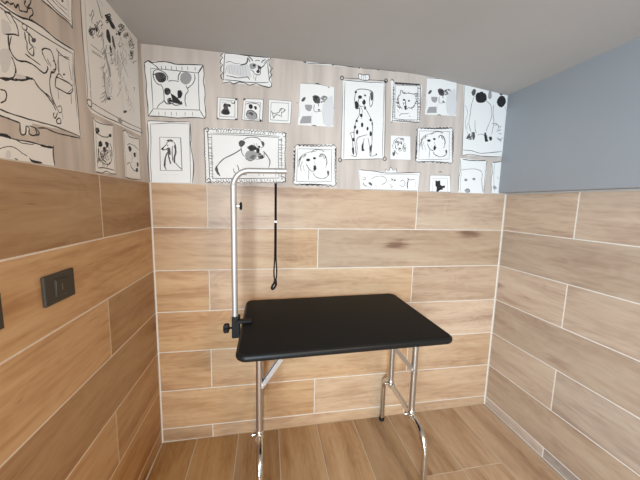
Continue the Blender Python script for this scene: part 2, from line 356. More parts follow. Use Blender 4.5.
["s",4,2.55,610,1889,702,1891,699,1801,605,1800,610,1889],
["s",4,3.4,610,1845,612,1842,615,1837,621,1835,630,1835,642,1838,650,1841,654,1845,655,1851,656,1855,659,1859,661,1862,665,1863,672,1862,679,1859,684,1856,683,1853,678,1849,674,1845,670,1844,666,1844,664,1842,663,1834,665,1824,665,1817],
["s",4,3.4,656,1820,657,1822,657,1825,654,1827,648,1828,639,1828,632,1826,628,1821,625,1813,622,1809,621,1811,620,1818,619,1824,618,1828,618,1832,617,1835],
["s",4,4.25,665,1862,661,1850],
["f",4,0,685,1855,684,1853,682,1852,679,1852,679,1854,679,1856,682,1857,684,1857],
["f",0,0,273,1737,484,1745,688,1742,685,1609,687,1475,482,1466,274,1461,271,1604],
["s",4,3.4,306,1707,483,1713,649,1712,648,1607,652,1498,482,1489,305,1483,305,1598,306,1707],
["s",4,3.4,273,1736,278,1730,284,1732,290,1736,296,1732,302,1732,307,1737,313,1731,319,1730,324,1738,330,1730,336,1735,342,1738,348,1735,354,1736,359,1739,365,1732,371,1736,377,1740,383,1735,389,1733,394,1740,400,1733,407,1734,412,1741,418,1736,424,1738,430,1741,436,1736,442,1738,448,1742,454,1735,460,1740,466,1743,472,1735,478,1735,484,1743,489,1737,496,1737,502,1743,507,1734,514,1736,519,1743,525,1735,532,1737,537,1743,543,1736,550,1740,556,1743,561,1736,568,1737,574,1743,580,1737,586,1739,592,1743,598,1740,604,1737,610,1742,616,1737,623,1736,629,1742,635,1734,641,1739,647,1742,653,1735,660,1739,666,1742,672,1738,678,1739,684,1742],
["s",4,3.4,684,1740,691,1735,688,1729,684,1724,690,1718,686,1713,684,1708,689,1702,690,1696,683,1691,689,1686,687,1680,683,1675,690,1669,689,1664,682,1658,688,1653,687,1647,682,1642,684,1636,684,1630,682,1625,684,1620,686,1614,681,1609,686,1604,686,1598,682,1592,686,1587,687,1581,683,1576,687,1570,686,1564,683,1559,689,1554,688,1548,684,1542,689,1537,690,1531,685,1526,687,1520,688,1514,685,1509,688,1503,690,1497,686,1492,689,1486,689,1480,687,1475],
["s",4,3.4,687,1473,680,1477,673,1476,668,1473,661,1476,654,1478,649,1472,642,1474,635,1477,630,1471,623,1478,617,1473,611,1470,604,1475,598,1472,592,1469,586,1473,579,1472,574,1469,567,1472,561,1475,555,1468,549,1471,542,1470,537,1467,530,1471,524,1474,518,1466,512,1475,505,1470,500,1465,493,1470,487,1473,482,1465,475,1469,468,1467,463,1464,456,1473,449,1470,444,1464,437,1466,431,1466,425,1463,418,1466,412,1466,406,1463,400,1471,393,1466,388,1462,381,1468,375,1470,369,1462,363,1470,356,1464,351,1461,344,1468,338,1470,332,1461,326,1465,320,1468,314,1460,308,1465,301,1465,296,1460,289,1468,283,1463,277,1459],
["s",4,3.4,275,1459,270,1464,270,1470,275,1475,269,1481,271,1487,274,1492,272,1497,269,1503,274,1508,271,1513,272,1519,274,1524,270,1529,269,1535,274,1540,270,1546,271,1551,273,1556,271,1562,269,1567,273,1572,268,1578,271,1584,273,1589,267,1594,268,1599,272,1604,267,1610,269,1616,272,1621,268,1626,269,1632,272,1638,270,1643,269,1649,272,1654,270,1660,268,1665,272,1671,270,1676,268,1682,272,1687,271,1692,270,1698,272,1703,268,1709,271,1715,272,1720,267,1725,270,1731,273,1736],
["s",4,4.25,284,1707,301,1705],
["s",4,4.25,285,1691,305,1690],
["s",4,4.25,286,1680,300,1679],
["s",4,4.25,287,1659,301,1658],
["s",4,4.25,288,1643,303,1641],
["s",4,4.25,288,1636,306,1635],
["s",4,4.25,290,1614,308,1612],
["s",4,4.25,291,1599,312,1598],
["s",4,4.25,291,1585,309,1584],
["s",4,4.25,293,1568,311,1566],
["s",4,4.25,293,1558,311,1557],
["s",4,4.25,294,1538,308,1536],
["s",4,4.25,295,1525,309,1523],
["s",4,4.25,296,1507,313,1505],
["s",4,4.25,297,1493,312,1491],
["s",4,4.25,651,1703,670,1701],
["s",4,4.25,651,1696,669,1695],
["s",4,4.25,652,1675,675,1673],
["s",4,4.25,652,1660,674,1658],
["s",4,4.25,652,1650,672,1647],
["s",4,4.25,653,1633,678,1631],
["s",4,4.25,653,1619,673,1617],
["s",4,4.25,653,1604,672,1601],
["s",4,4.25,653,1596,670,1593],
["s",4,4.25,653,1581,675,1578],
["s",4,4.25,654,1568,677,1567],
["s",4,4.25,654,1551,673,1548],
["s",4,4.25,654,1533,673,1532],
["s",4,4.25,654,1523,674,1521],
["s",4,4.25,655,1510,679,1507],
["s",4,4.25,328,1719,334,1733],
["s",4,4.25,337,1719,340,1730],
["s",4,4.25,350,1719,355,1732],
["s",4,4.25,362,1719,368,1730],
["s",4,4.25,376,1720,382,1734],
["s",4,4.25,388,1720,392,1734],
["s",4,4.25,399,1720,403,1733],
["s",4,4.25,416,1721,420,1730],
["s",4,4.25,427,1721,432,1733],
["s",4,4.25,446,1721,451,1737],
["s",4,4.25,452,1721,456,1731],
["s",4,4.25,468,1722,473,1731],
["s",4,4.25,483,1722,486,1733],
["s",4,4.25,493,1722,499,1734],
["s",4,4.25,507,1723,511,1734],
["s",4,4.25,523,1723,529,1738],
["s",4,4.25,538,1723,542,1733],
["s",4,4.25,552,1723,557,1736],
["s",4,4.25,566,1724,571,1735],
["s",4,4.25,574,1724,577,1737],
["s",4,4.25,594,1724,599,1737],
["s",4,4.25,605,1725,611,1739],
["s",4,4.25,619,1725,623,1737],
["s",4,4.25,629,1725,633,1739],
["s",4,4.25,324,1480,329,1467],
["s",4,4.25,332,1480,337,1465],
["s",4,4.25,346,1481,352,1470],
["s",4,4.25,358,1481,363,1468],
["s",4,4.25,375,1482,381,1465],
["s",4,4.25,387,1482,391,1468],
["s",4,4.25,400,1483,405,1470],
["s",4,4.25,414,1483,421,1472],
["s",4,4.25,428,1484,432,1470],
["s",4,4.25,443,1484,449,1469],
["s",4,4.25,451,1484,457,1473],
["s",4,4.25,466,1485,472,1472],
["s",4,4.25,478,1485,485,1468],
["s",4,4.25,492,1486,498,1473],
["s",4,4.25,505,1486,509,1468],
["s",4,4.25,518,1486,523,1475],
["s",4,4.25,532,1487,537,1471],
["s",4,4.25,552,1488,558,1471],
["s",4,4.25,559,1488,564,1470],
["s",4,4.25,573,1488,578,1474],
["s",4,4.25,589,1489,594,1478],
["s",4,4.25,602,1489,609,1478],
["s",4,4.25,622,1490,627,1472],
["s",4,4.25,634,1490,640,1479],
["s",4,2.55,295,1712,344,1715,414,1719,483,1721,549,1721,614,1719,659,1718],
["s",4,3.4,286,1727,287,1696,288,1651,289,1605,290,1557,291,1508,291,1473],
["s",4,3.4,664,1713,667,1496],
["s",4,3.4,273,1728,275,1732,278,1736,281,1739,285,1739,289,1737,292,1734,292,1730,291,1725,290,1721,286,1720,282,1719,279,1719],
["s",4,3.4,667,1727,669,1731,672,1736,675,1739,679,1739,684,1736,687,1733,688,1729,687,1724,685,1720,682,1718,677,1718,674,1718],
["s",4,3.4,667,1490,669,1493,672,1499,675,1502,680,1501,684,1499,687,1495,688,1491,687,1486,686,1482,682,1480,677,1480,674,1480],
["s",4,3.4,277,1470,279,1474,282,1479,285,1482,289,1482,293,1479,296,1476,296,1472,296,1467,294,1463,291,1461,286,1461,283,1461],
["s",4,4.25,455,1642,446,1635,433,1626,418,1616,400,1606,380,1596,362,1585,349,1572,338,1559,330,1548,325,1541,321,1536,321,1531,323,1523,328,1515,333,1507,338,1503,342,1499,345,1497],
["f",3,0,318,1533,324,1542,330,1548,333,1536,336,1520,342,1507,345,1500,339,1501,329,1507,323,1521],
["f",3,0,441,1673,444,1679,450,1684,459,1685,467,1683,471,1677,471,1669,466,1661,459,1654,451,1653,444,1657,442,1665],
["s",4,4.25,441,1669,444,1674,448,1680,453,1684,459,1684,466,1682,470,1679,472,1675,471,1671,469,1667,464,1662,459,1656,455,1652],
["f",3,0,556,1688,563,1687,571,1685,573,1677,573,1669,568,1664,563,1664,559,1676],
["s",4,3.4,463,1688,468,1691,476,1696,483,1700,491,1702,499,1704,508,1705,518,1705,530,1705,540,1703,548,1698,554,1692,558,1688],
["s",4,3.4,452,1654,453,1645,455,1633,457,1622,461,1614,467,1607,470,1603],
["s",4,3.4,558,1688,562,1685,568,1681,573,1677,573,1671,571,1665,568,1660,564,1657,560,1654,556,1652],
["f",3,0,483,1652,494,1660,507,1667,518,1665,528,1660,534,1653,536,1646,527,1641,515,1637,505,1636,495,1639,488,1645],
["f",2,0,473,1611,476,1621,483,1631,494,1636,507,1637,520,1635,530,1630,535,1618,536,1606,529,1598,519,1593,505,1587,491,1585,482,1588,476,1595,474,1603],
["f",4,0,532,1646,539,1650,546,1651,549,1640,548,1627,541,1621,533,1622,531,1634],
["f",2,0,536,1626,550,1624,564,1619,569,1612,568,1603,561,1597,552,1594,544,1598,538,1606,536,1617],
["f",4,0,515,1656,512,1650,507,1648,502,1650,500,1655,502,1660,507,1663,512,1661],
["f",4,0,553,1658,551,1653,546,1651,542,1653,540,1657,542,1662,546,1664,551,1662],
["s",4,3.4,519,1674,525,1660],
["s",4,3.4,533,1675,537,1659],
["s",4,3.4,474,1595,481,1590,490,1585,499,1582,507,1584,515,1589,523,1593,530,1594,537,1593,544,1594,553,1596,563,1598,571,1603,573,1614,573,1627,573,1636],
["s",4,3.4,542,1638,539,1639,535,1641,534,1643,536,1645,542,1646,548,1646,548,1645,547,1644,547,1642,547,1641,540,1639,534,1637],
["s",4,3.4,539,1644,533,1644,526,1645,522,1647,521,1649,526,1650,533,1652,538,1651,541,1649,542,1646,540,1643,533,1642,527,1642],
["s",4,3.4,532,1650,528,1647,524,1644,522,1645,520,1647,518,1651,518,1654,525,1654,532,1653,534,1651,533,1649,528,1647,524,1646],
["s",4,3.4,500,1642,506,1644,514,1646,520,1644,523,1641,520,1639,516,1637,511,1636,506,1637,502,1639,501,1641,506,1644,511,1647],
["s",4,3.4,502,1650,509,1649,514,1647,510,1643,503,1640,499,1641,496,1644,497,1648,499,1651,504,1651,509,1648,510,1646,509,1644],
["s",4,3.4,510,1657,513,1655,515,1654,513,1652,509,1651,505,1649,502,1648,497,1651,494,1654,500,1657,507,1658,510,1657,512,1655],
["s",4,3.4,502,1641,508,1641,514,1641,516,1641,515,1639,511,1637,506,1635,501,1636,498,1637,498,1640,501,1642,506,1644,511,1644],
["s",3,2.55,515,1604,513,1605,512,1606,514,1609,517,1612,522,1614,526,1613,528,1611,527,1607,523,1603,519,1600,515,1603,511,1607],
["s",3,2.55,500,1601,504,1604,509,1608,512,1608,514,1606,516,1604,516,1600,514,1596,510,1594,504,1597,499,1601,500,1603,503,1605],
["s",3,2.55,508,1592,505,1595,503,1598,506,1600,511,1602,515,1604,518,1605,519,1601,518,1596,516,1595,513,1594,509,1596,505,1597],
["s",3,2.55,512,1604,510,1606,509,1609,511,1613,515,1615,519,1614,522,1611,522,1608,520,1606,513,1604,507,1604,507,1608,510,1612],
["s",4,3.4,556,1623,554,1620,551,1617,548,1617,546,1618,546,1621,547,1624,550,1625,553,1624,554,1620,552,1617,549,1617,546,1617],
["s",4,3.4,561,1602,558,1606,557,1611,560,1612,564,1613,566,1613,567,1612,567,1609,566,1606,563,1604,561,1604,560,1605,559,1607],
["s",4,3.4,543,1603,543,1605,544,1607,546,1608,548,1608,550,1607,551,1604,550,1601,549,1598,546,1599,543,1602,543,1605,543,1607],
["s",4,3.4,560,1603,559,1606,559,1609,560,1610,562,1610,566,1608,568,1605,565,1602,561,1601,559,1604,558,1607,560,1610,563,1612],
["s",4,3.4,555,1602,553,1604,552,1608,555,1610,559,1612,562,1610,563,1607,561,1605,559,1603,557,1601,555,1601,553,1605,551,1608],
["s",4,4.25,568,1636,574,1630,582,1622,589,1613,595,1604,601,1594,604,1585,603,1573,600,1560,597,1551],
["s",4,3.4,434,1560,435,1553,438,1542,440,1532,441,1524,441,1517,445,1512,457,1510,471,1509,482,1509],
["s",4,3.4,413,1539,414,1533,415,1525,417,1519,421,1515,426,1513,429,1511],
["s",4,3.4,543,1516,548,1505],
["s",4,3.4,568,1517,571,1506],
["f",0,0,761,1998,855,2001,948,1994,950,1889,951,1787,846,1785,750,1784,756,1893],
["s",4,1.7,761,1998,771,1999,785,2000,801,2000,818,2001,836,2001,855,2001,878,2000,901,1997,917,1995],
["s",4,4.25,842,2001,845,2003,850,2005,855,2006,859,2005,863,2003,865,2001],
["f",3,0,921,1992,920,1989,917,1988,915,1989,914,1991,915,1994,917,1995,920,1994],
["f",2,0,955,1886,953,1883,950,1881,946,1883,945,1886,946,1889,950,1891,953,1890],
["s",2,1.7,761,1998,760,1972,759,1933,757,1894,755,1853,752,1812,750,1784],
["s",4,4.25,829,1784,833,1785,838,1788,843,1789,847,1787,851,1785,853,1783],
["s",2,1.7,948,1994,949,1958,949,1908,949,1863,949,1832,948,1807,948,1790],
["f",2,0,751,1898,750,1895,747,1894,745,1895,743,1898,745,1900,747,1902,750,1901],
["f",3,0,769,1911,773,1919,779,1927,786,1930,792,1930,792,1923,789,1915,783,1909,776,1905,771,1907],
["f",3,0,829,1938,835,1942,843,1945,855,1944,867,1938,872,1922,871,1906,858,1902,844,1904,837,1910,833,1919,831,1929],
["s",2,6.8,871,1928,876,1933,883,1939,891,1943,899,1943,906,1942,910,1938,910,1932,907,1924,902,1918,894,1915,885,1914,878,1913],
["f",4,0,883,1912,882,1909,879,1908,876,1909,875,1911,876,1914,879,1916,882,1915],
["f",4,0,871,1870,869,1866,865,1865,861,1866,860,1869,861,1873,865,1875,869,1874],
["s",4,2.55,840,1897,839,1888,838,1875,839,1865,844,1860,851,1859,858,1860,867,1862,876,1865,882,1868],
["s",3,6.8,861,1902,865,1889],
["s",4,2.55,852,1937,852,1934,852,1931,847,1929,844,1929,844,1932,846,1935,849,1936,852,1935,854,1934,854,1933,853,1932,851,1930],
["s",4,2.55,859,1934,858,1933,856,1931,853,1930,850,1930,848,1930,847,1931,848,1935,851,1938,854,1937,857,1936,857,1933,855,1931],
["s",4,2.55,835,1924,836,1925,838,1926,841,1924,844,1922,842,1921,840,1919,839,1918,838,1918,834,1919,832,1921,834,1923,837,1925],
["s",4,2.55,844,1923,847,1925,851,1927,852,1926,852,1923,852,1920,852,1918,850,1918,847,1919,844,1920,842,1921,843,1922,844,1923],
["s",4,2.55,849,1937,850,1935,850,1933,848,1932,845,1931,842,1932,839,1934,842,1936,845,1938,849,1938,851,1938,851,1936,850,1934],
["s",4,2.55,848,1934,849,1931,849,1929,845,1929,841,1930,840,1931,840,1933,843,1935,845,1936,848,1935,849,1934,849,1930,848,1927],
["s",4,2.55,882,1931,885,1931,888,1931,889,1930,888,1929,887,1926,885,1924,883,1925,880,1927,878,1928,878,1930,881,1931,884,1932],
["s",4,2.55,888,1922,889,1925,890,1928,892,1929,894,1929,896,1928,897,1926,896,1923,895,1920,891,1920,888,1921,886,1924,886,1926],
["s",4,2.55,899,1943,900,1941,900,1938,897,1937,893,1937,890,1939,888,1940,889,1942,892,1943,895,1944,898,1943,900,1942,901,1940],
["s",4,2.55,904,1921,901,1922,898,1924,898,1926,900,1928,902,1929,905,1930,909,1929,911,1928,910,1926,907,1924,904,1924,901,1924],
["s",4,2.55,907,1931,905,1930,903,1930,902,1933,902,1936,903,1936,905,1936,907,1936,909,1935,910,1932,909,1930,906,1930,903,1931],
["s",4,2.55,891,1933,892,1932,893,1931,892,1929,891,1928,888,1927,885,1927,883,1929,883,1932,885,1934,888,1936,891,1935,893,1933],
["s",2,2.55,816,1884,815,1881,813,1879,811,1880,809,1881,807,1883,807,1885,810,1887,814,1889,815,1887,815,1884,814,1881,813,1878],
["s",2,2.55,813,1873,811,1872,808,1873,807,1877,808,1882,810,1883,812,1883,813,1881,814,1879,814,1877,814,1876,812,1875,810,1875],
["s",2,2.55,795,1882,799,1882,802,1881,802,1879,801,1877,799,1874,797,1872,795,1873,793,1875,793,1877,794,1879,798,1881,801,1882],
["s",2,2.55,803,1869,803,1872,805,1874,806,1876,808,1877,810,1874,811,1871,809,1868,807,1866,804,1867,802,1870,804,1872,806,1874],
["s",2,2.55,789,1823,791,1821,791,1817,786,1816,781,1815,779,1817,777,1820,778,1821,780,1822,785,1823,789,1823,790,1821,789,1819],
["s",2,2.55,776,1821,781,1821,786,1820,787,1817,785,1815,781,1814,776,1815,774,1817,774,1820,774,1822,777,1823,781,1823,786,1822],
["s",2,2.55,776,1819,781,1819,785,1818,787,1817,787,1816,785,1814,782,1812,776,1813,772,1815,775,1819,779,1822,783,1821,785,1819],
["s",2,2.55,812,1824,810,1821,806,1819,800,1822,796,1826,801,1828,808,1829,811,1829,812,1827,812,1824,810,1821,805,1820,800,1821],
["s",2,2.55,789,1830,793,1828,795,1826,792,1823,787,1821,782,1821,779,1823,779,1826,782,1829,786,1831,790,1831,793,1829,795,1826],
["f",2,0,789,1891,808,1893,827,1893,829,1882,825,1870,821,1862,814,1858,803,1861,793,1868,790,1880],
["f",2,0,764,1804,777,1831,825,1836,824,1798,764,1792],
["f",1,0,885,1897,912,1935,939,1953,950,1879,947,1797,922,1782,895,1800,887,1849],
["s",2,1.7,828,1854,827,1789],
["s",2,2.55,886,1865,895,1800],
["s",2,2.55,763,1875,758,1823],
["f",0,0,1488,2092,1583,2094,1678,2087,1685,1992,1692,1898,1586,1895,1489,1892,1489,1994],
["s",4,1.7,1488,2092,1498,2092,1513,2093,1529,2094,1545,2094,1564,2095,1583,2095,1606,2094,1630,2092,1646,2090],
["s",4,4.25,1570,2095,1573,2097,1578,2099,1583,2098,1587,2098,1591,2096,1594,2095],
["f",3,0,1650,2087,1649,2085,1647,2084,1644,2084,1643,2086,1644,2088,1646,2090,1649,2089],
["f",2,0,1690,1990,1689,1987,1685,1985,1682,1986,1680,1989,1681,1992,1685,1993,1688,1993],
["s",2,1.7,1488,2092,1489,2067,1489,2031,1490,1994,1490,1957,1490,1919,1489,1892],
["s",4,4.25,1569,1893,1572,1895,1578,1897,1582,1898,1587,1897,1591,1894,1593,1893],
["s",2,1.7,1678,2087,1680,2056,1683,2009,1685,1968,1687,1939,1688,1916,1688,1901],
["f",2,0,1484,1999,1483,1996,1480,1995,1477,1995,1476,1998,1477,2000,1480,2002,1483,2001],
["f",3,0,1501,2010,1505,2018,1510,2026,1517,2029,1524,2028,1524,2022,1521,2015,1515,2009,1508,2005,1504,2007],
["f",3,0,1561,2036,1566,2040,1574,2043,1587,2042,1599,2036,1605,2021,1605,2007,1592,2003,1577,2005,1570,2010,1566,2019,1562,2028],
["s",2,6.8,1603,2028,1608,2032,1615,2038,1623,2041,1630,2042,1638,2040,1643,2037,1643,2031,1640,2024,1635,2018,1627,2016,1618,2014,1611,2013],
["f",4,0,1617,2013,1616,2010,1613,2009,1610,2010,1608,2012,1609,2015,1612,2016,1615,2015],
["f",4,0,1606,1974,1605,1970,1601,1969,1597,1970,1595,1973,1596,1976,1600,1978,1604,1977],
["s",4,2.55,1574,1998,1573,1990,1573,1977,1574,1968,1580,1964,1587,1963,1594,1964,1603,1966,1612,1969,1618,1972],
["s",3,6.8,1595,2003,1599,1991],
["s",4,2.55,1581,2014,1581,2017,1581,2020,1583,2022,1586,2023,1590,2020,1593,2018,1592,2016,1589,2015,1585,2014,1582,2014,1582,2017,1583,2020],
["s",4,2.55,1580,2033,1581,2031,1581,2028,1578,2027,1574,2027,1572,2027,1571,2029,1573,2032,1576,2034,1578,2034,1581,2033,1582,2030,1582,2028],
["s",4,2.55,1590,2022,1586,2022,1581,2024,1581,2026,1583,2029,1586,2029,1589,2028,1591,2027,1591,2025,1590,2023,1587,2021,1584,2022,1582,2024],
["s",4,2.55,1593,2030,1592,2030,1591,2029,1589,2028,1587,2028,1586,2031,1585,2035,1587,2036,1589,2036,1593,2036,1595,2035,1596,2033,1596,2032],
["s",4,2.55,1569,2031,1572,2029,1575,2027,1574,2024,1572,2021,1569,2023,1567,2025,1564,2026,1564,2028,1566,2029,1569,2029,1572,2028,1574,2026],
["s",4,2.55,1589,2029,1589,2027,1587,2026,1584,2026,1580,2027,1580,2029,1581,2030,1584,2031,1586,2032,1589,2032,1591,2030,1588,2027,1586,2024],
["s",4,2.55,1614,2037,1615,2036,1616,2035,1615,2032,1613,2030,1609,2032,1607,2034,1609,2037,1612,2038,1614,2038,1615,2037,1616,2035,1617,2033],
["s",4,2.55,1613,2037,1615,2034,1615,2031,1612,2029,1608,2028,1606,2030,1605,2032,1607,2035,1609,2036,1612,2036,1615,2034,1615,2032,1615,2030],
["s",4,2.55,1636,2039,1633,2036,1629,2034,1627,2035,1626,2038,1626,2039,1627,2041,1628,2042,1630,2043,1633,2041,1635,2038,1632,2036,1628,2035],
["s",4,2.55,1620,2024,1619,2026,1619,2028,1623,2029,1626,2028,1628,2026,1628,2024,1625,2022,1622,2021,1618,2023,1616,2026,1620,2028,1625,2028],
["s",4,2.55,1610,2034,1614,2033,1619,2031,1618,2028,1615,2025,1613,2024,1611,2024,1607,2026,1605,2028,1606,2031,1609,2032,1613,2032,1617,2031],
["s",4,2.55,1613,2021,1614,2023,1615,2024,1618,2024,1622,2024,1626,2023,1627,2022,1625,2021,1621,2019,1618,2018,1615,2019,1614,2021,1614,2023],
["s",2,2.55,1538,1968,1537,1969,1538,1971,1539,1973,1542,1975,1543,1973,1544,1969,1543,1967,1541,1967,1539,1967,1537,1968,1537,1970,1538,1971],
["s",2,2.55,1540,1992,1540,1989,1541,1987,1539,1984,1536,1983,1533,1984,1532,1985,1532,1988,1533,1991,1533,1992,1534,1993,1536,1992,1539,1990],
["s",2,2.55,1551,1984,1549,1981,1546,1980,1545,1981,1544,1984,1544,1986,1545,1988,1547,1989,1549,1988,1550,1985,1549,1982,1546,1982,1544,1983],
["s",2,2.55,1551,1984,1549,1981,1546,1980,1544,1982,1543,1984,1542,1986,1542,1987,1544,1989,1548,1989,1549,1988,1550,1985,1548,1983,1546,1981],
["s",2,2.55,1528,1908,1527,1911,1527,1913,1532,1914,1537,1914,1538,1910,1537,1907,1532,1907,1527,1908,1524,1908,1522,1909,1524,1912,1526,1914],
["s",2,2.55,1519,1919,1524,1920,1530,1922,1534,1920,1536,1918,1534,1916,1530,1914,1526,1913,1521,1913,1517,1914,1514,1915,1519,1917,1523,1919],
["s",2,2.55,1511,1912,1516,1914,1522,1917,1525,1917,1527,1915,1529,1914,1530,1912,1527,1909,1523,1907,1519,1907,1517,1909,1516,1912,1517,1916],
["s",2,2.55,1540,1915,1536,1916,1533,1917,1533,1919,1534,1921,1534,1922,1535,1923,1541,1924,1547,1924,1548,1921,1547,1919,1544,1918,1541,1917],
["s",2,2.55,1519,1928,1522,1926,1525,1924,1526,1922,1526,1921,1524,1918,1521,1916,1515,1918,1510,1921,1512,1923,1516,1925,1520,1925,1523,1925],
["f",2,0,1523,1992,1542,1994,1561,1994,1563,1984,1560,1973,1556,1966,1549,1962,1538,1964,1528,1970,1524,1982],
["f",2,0,1502,1911,1513,1936,1561,1941,1563,1907,1502,1901],
["f",1,0,1619,1999,1644,2034,1671,2052,1686,1983,1687,1907,1663,1893,1634,1909,1623,1954],
["s",2,1.7,1564,1958,1566,1898],
["s",2,2.55,1622,1969,1634,1909],
["s",2,2.55,1497,1977,1495,1929],
["f",0,0,742,1672,849,1674,962,1684,961,1575,968,1471,853,1474,737,1470,741,1572],
["f",0,0,742,1673,749,1681,757,1680,763,1673,771,1681,778,1682,784,1674,792,1683,799,1681,806,1674,813,1685,821,1683,827,1675,835,1678,842,1681,849,1675,856,1682,864,1680,871,1677,879,1682,886,1687,894,1679,901,1684,909,1689,916,1680,924,1685,932,1687,939,1682,946,1689,954,1694],
["s",4,3.4,742,1673,749,1681,757,1680,763,1673,771,1681,778,1682,784,1674,792,1683,799,1681,806,1674,813,1685,821,1683,827,1675,835,1678,842,1681,849,1675,856,1682,864,1680,871,1677,879,1682,886,1687,894,1679,901,1684,909,1689,916,1680,924,1685,932,1687,939,1682,946,1689,954,1694,962,1684],
["f",0,0,962,1684,970,1678,966,1671,961,1666,966,1660,968,1653,961,1648,965,1641,969,1635,961,1630,970,1623,971,1617,961,1611,969,1605,966,1599,961,1593,969,1587,964,1580,961,1575,969,1568,966,1561,962,1554,973,1548,969,1540,964,1534,970,1527,972,1520,965,1513,972,1506,972,1499,967,1492,975,1485,976,1478],
["s",4,3.4,962,1684,970,1678,966,1671,961,1666,966,1660,968,1653,961,1648,965,1641,969,1635,961,1630,970,1623,971,1617,961,1611,969,1605,966,1599,961,1593,969,1587,964,1580,961,1575,969,1568,966,1561,962,1554,973,1548,969,1540,964,1534,970,1527,972,1520,965,1513,972,1506,972,1499,967,1492,975,1485,976,1478,968,1471],
["f",0,0,968,1470,958,1463,948,1465,939,1471,929,1461,919,1468,910,1472,900,1467,890,1469,882,1473,871,1464,861,1465,853,1474,843,1464,833,1466,824,1473,814,1465,804,1463,795,1472,785,1467,775,1467,766,1471,756,1464,746,1465],
["s",4,3.4,968,1470,958,1463,948,1465,939,1471,929,1461,919,1468,910,1472,900,1467,890,1469,882,1473,871,1464,861,1465,853,1474,843,1464,833,1466,824,1473,814,1465,804,1463,795,1472,785,1467,775,1467,766,1471,756,1464,746,1465,737,1470],
["f",0,0,737,1470,728,1477,729,1484,738,1491,729,1498,733,1505,738,1511,734,1518,728,1525,739,1531,734,1538,734,1545,739,1551,732,1558,731,1566,740,1572,730,1579,733,1586,740,1592,731,1599,732,1606,740,1612,735,1619,734,1626,741,1632,736,1639,731,1646,741,1652,738,1659,732,1665],
["s",4,3.4,737,1470,728,1477,729,1484,738,1491,729,1498,733,1505,738,1511,734,1518,728,1525,739,1531,734,1538,734,1545,739,1551,732,1558,731,1566,740,1572,730,1579,733,1586,740,1592,731,1599,732,1606,740,1612,735,1619,734,1626,741,1632,736,1639,731,1646,741,1652,738,1659,732,1665,742,1672],
["s",4,2.55,752,1659,849,1663,944,1664,945,1574,947,1491,853,1484,749,1483,752,1572,752,1659],
["f",4,0,824,1602,820,1597,812,1594,804,1596,800,1601,803,1607,812,1610,820,1608],
["f",4,0,856,1614,854,1609,847,1606,841,1608,838,1613,841,1618,847,1620,854,1618],
["f",4,0,843,1563,846,1570,851,1575,855,1571,858,1563,856,1554,851,1546,847,1546,843,1551,842,1557],
["s",4,2.55,847,1597,854,1570],
["s",4,3.4,802,1581,805,1574,811,1564,816,1555,822,1549,828,1544,834,1542,840,1542,846,1545,851,1548,856,1553,859,1559,862,1564],
["s",3,2.55,757,1559,758,1570,760,1586,763,1600,771,1610,780,1618,787,1624],
["s",3,2.55,764,1579,765,1589,768,1602,773,1613,783,1621,795,1628,804,1632],
["s",3,2.55,775,1539,773,1546,771,1556,771,1566,773,1576,778,1587,781,1594],
["s",3,2.55,792,1540,784,1574],
["s",3,2.55,760,1599,764,1607,771,1618,780,1627,793,1635,807,1641,821,1646,835,1649,847,1650,856,1651],
["s",4,2.55,816,1548,817,1541,817,1531,817,1521,816,1511,815,1501,815,1493],
["s",4,3.4,841,1535,842,1531,845,1525,849,1519,855,1514,864,1509,874,1506,883,1504,893,1503,902,1505,912,1509,920,1515,927,1522,930,1529,930,1537,930,1543],
["s",3,2.125,765,1599,766,1596,766,1592,763,1588,759,1585],
["s",3,2.125,791,1632,790,1627,789,1622,788,1617,786,1613],
["s",3,2.125,764,1581,764,1577,763,1572,762,1568,760,1564],
["s",3,2.125,791,1632,791,1629,791,1626,788,1623,785,1621],
["s",3,2.125,767,1606,764,1602,761,1597,757,1594,753,1592],
["s",3,2.125,794,1635,794,1631,794,1626,790,1621,786,1618],
["s",3,2.125,775,1618,772,1614,768,1609,762,1605,758,1603],
["s",3,2.125,794,1635,796,1631,798,1626,796,1620,794,1616],
["s",3,2.125,770,1613,771,1608,771,1603,768,1597,766,1593],
["s",3,2.125,770,1613,768,1609,766,1606,762,1603,759,1602],
["s",3,2.125,770,1613,770,1610,769,1608,768,1605,768,1603],
["s",3,2.125,764,1590,765,1588,765,1585,765,1581,764,1578],
["s",3,2.125,878,1632,877,1630,876,1627,874,1625,872,1624],
["s",3,2.125,881,1633,880,1630,879,1625,875,1622,871,1620],
["s",3,2.125,918,1601,918,1598,918,1594,916,1589,915,1586],
["s",3,2.125,909,1630,910,1627,910,1624,907,1621,904,1618],
["s",3,2.125,889,1636,890,1632,889,1627,886,1623,882,1619],
["s",3,2.125,884,1635,885,1631,884,1627,882,1624,880,1621],
["s",3,2.125,912,1576,913,1573,912,1569,909,1565,905,1562],
["s",3,2.125,878,1632,879,1630,880,1626,878,1623,876,1620],
["s",3,2.125,914,1619,915,1615,914,1610,913,1606,911,1602],
["s",3,2.125,909,1630,909,1626,908,1621,905,1616,901,1613],
["s",3,2.125,835,1648,834,1646,832,1645,830,1643,827,1643],
["s",3,2.125,857,1658,855,1658,854,1657,851,1658,850,1658],
["s",3,2.125,857,1658,855,1658,853,1657,850,1658,848,1658],
["s",3,2.125,845,1653,843,1652,841,1652,839,1651,838,1652],
["s",3,2.125,905,1657,903,1656,900,1654,896,1654,893,1654],
["s",3,2.125,863,1660,862,1659,860,1658,858,1658,856,1658],
["s",3,2.125,901,1658,900,1656,898,1653,894,1652,891,1651],
["s",3,2.125,894,1658,892,1657,890,1656,887,1656,885,1657],
["s",4,3.4,855,1566,854,1565,853,1565,852,1566,851,1567,851,1569,851,1572,852,1572,854,1572,855,1571,855,1568,855,1565,854,1563],
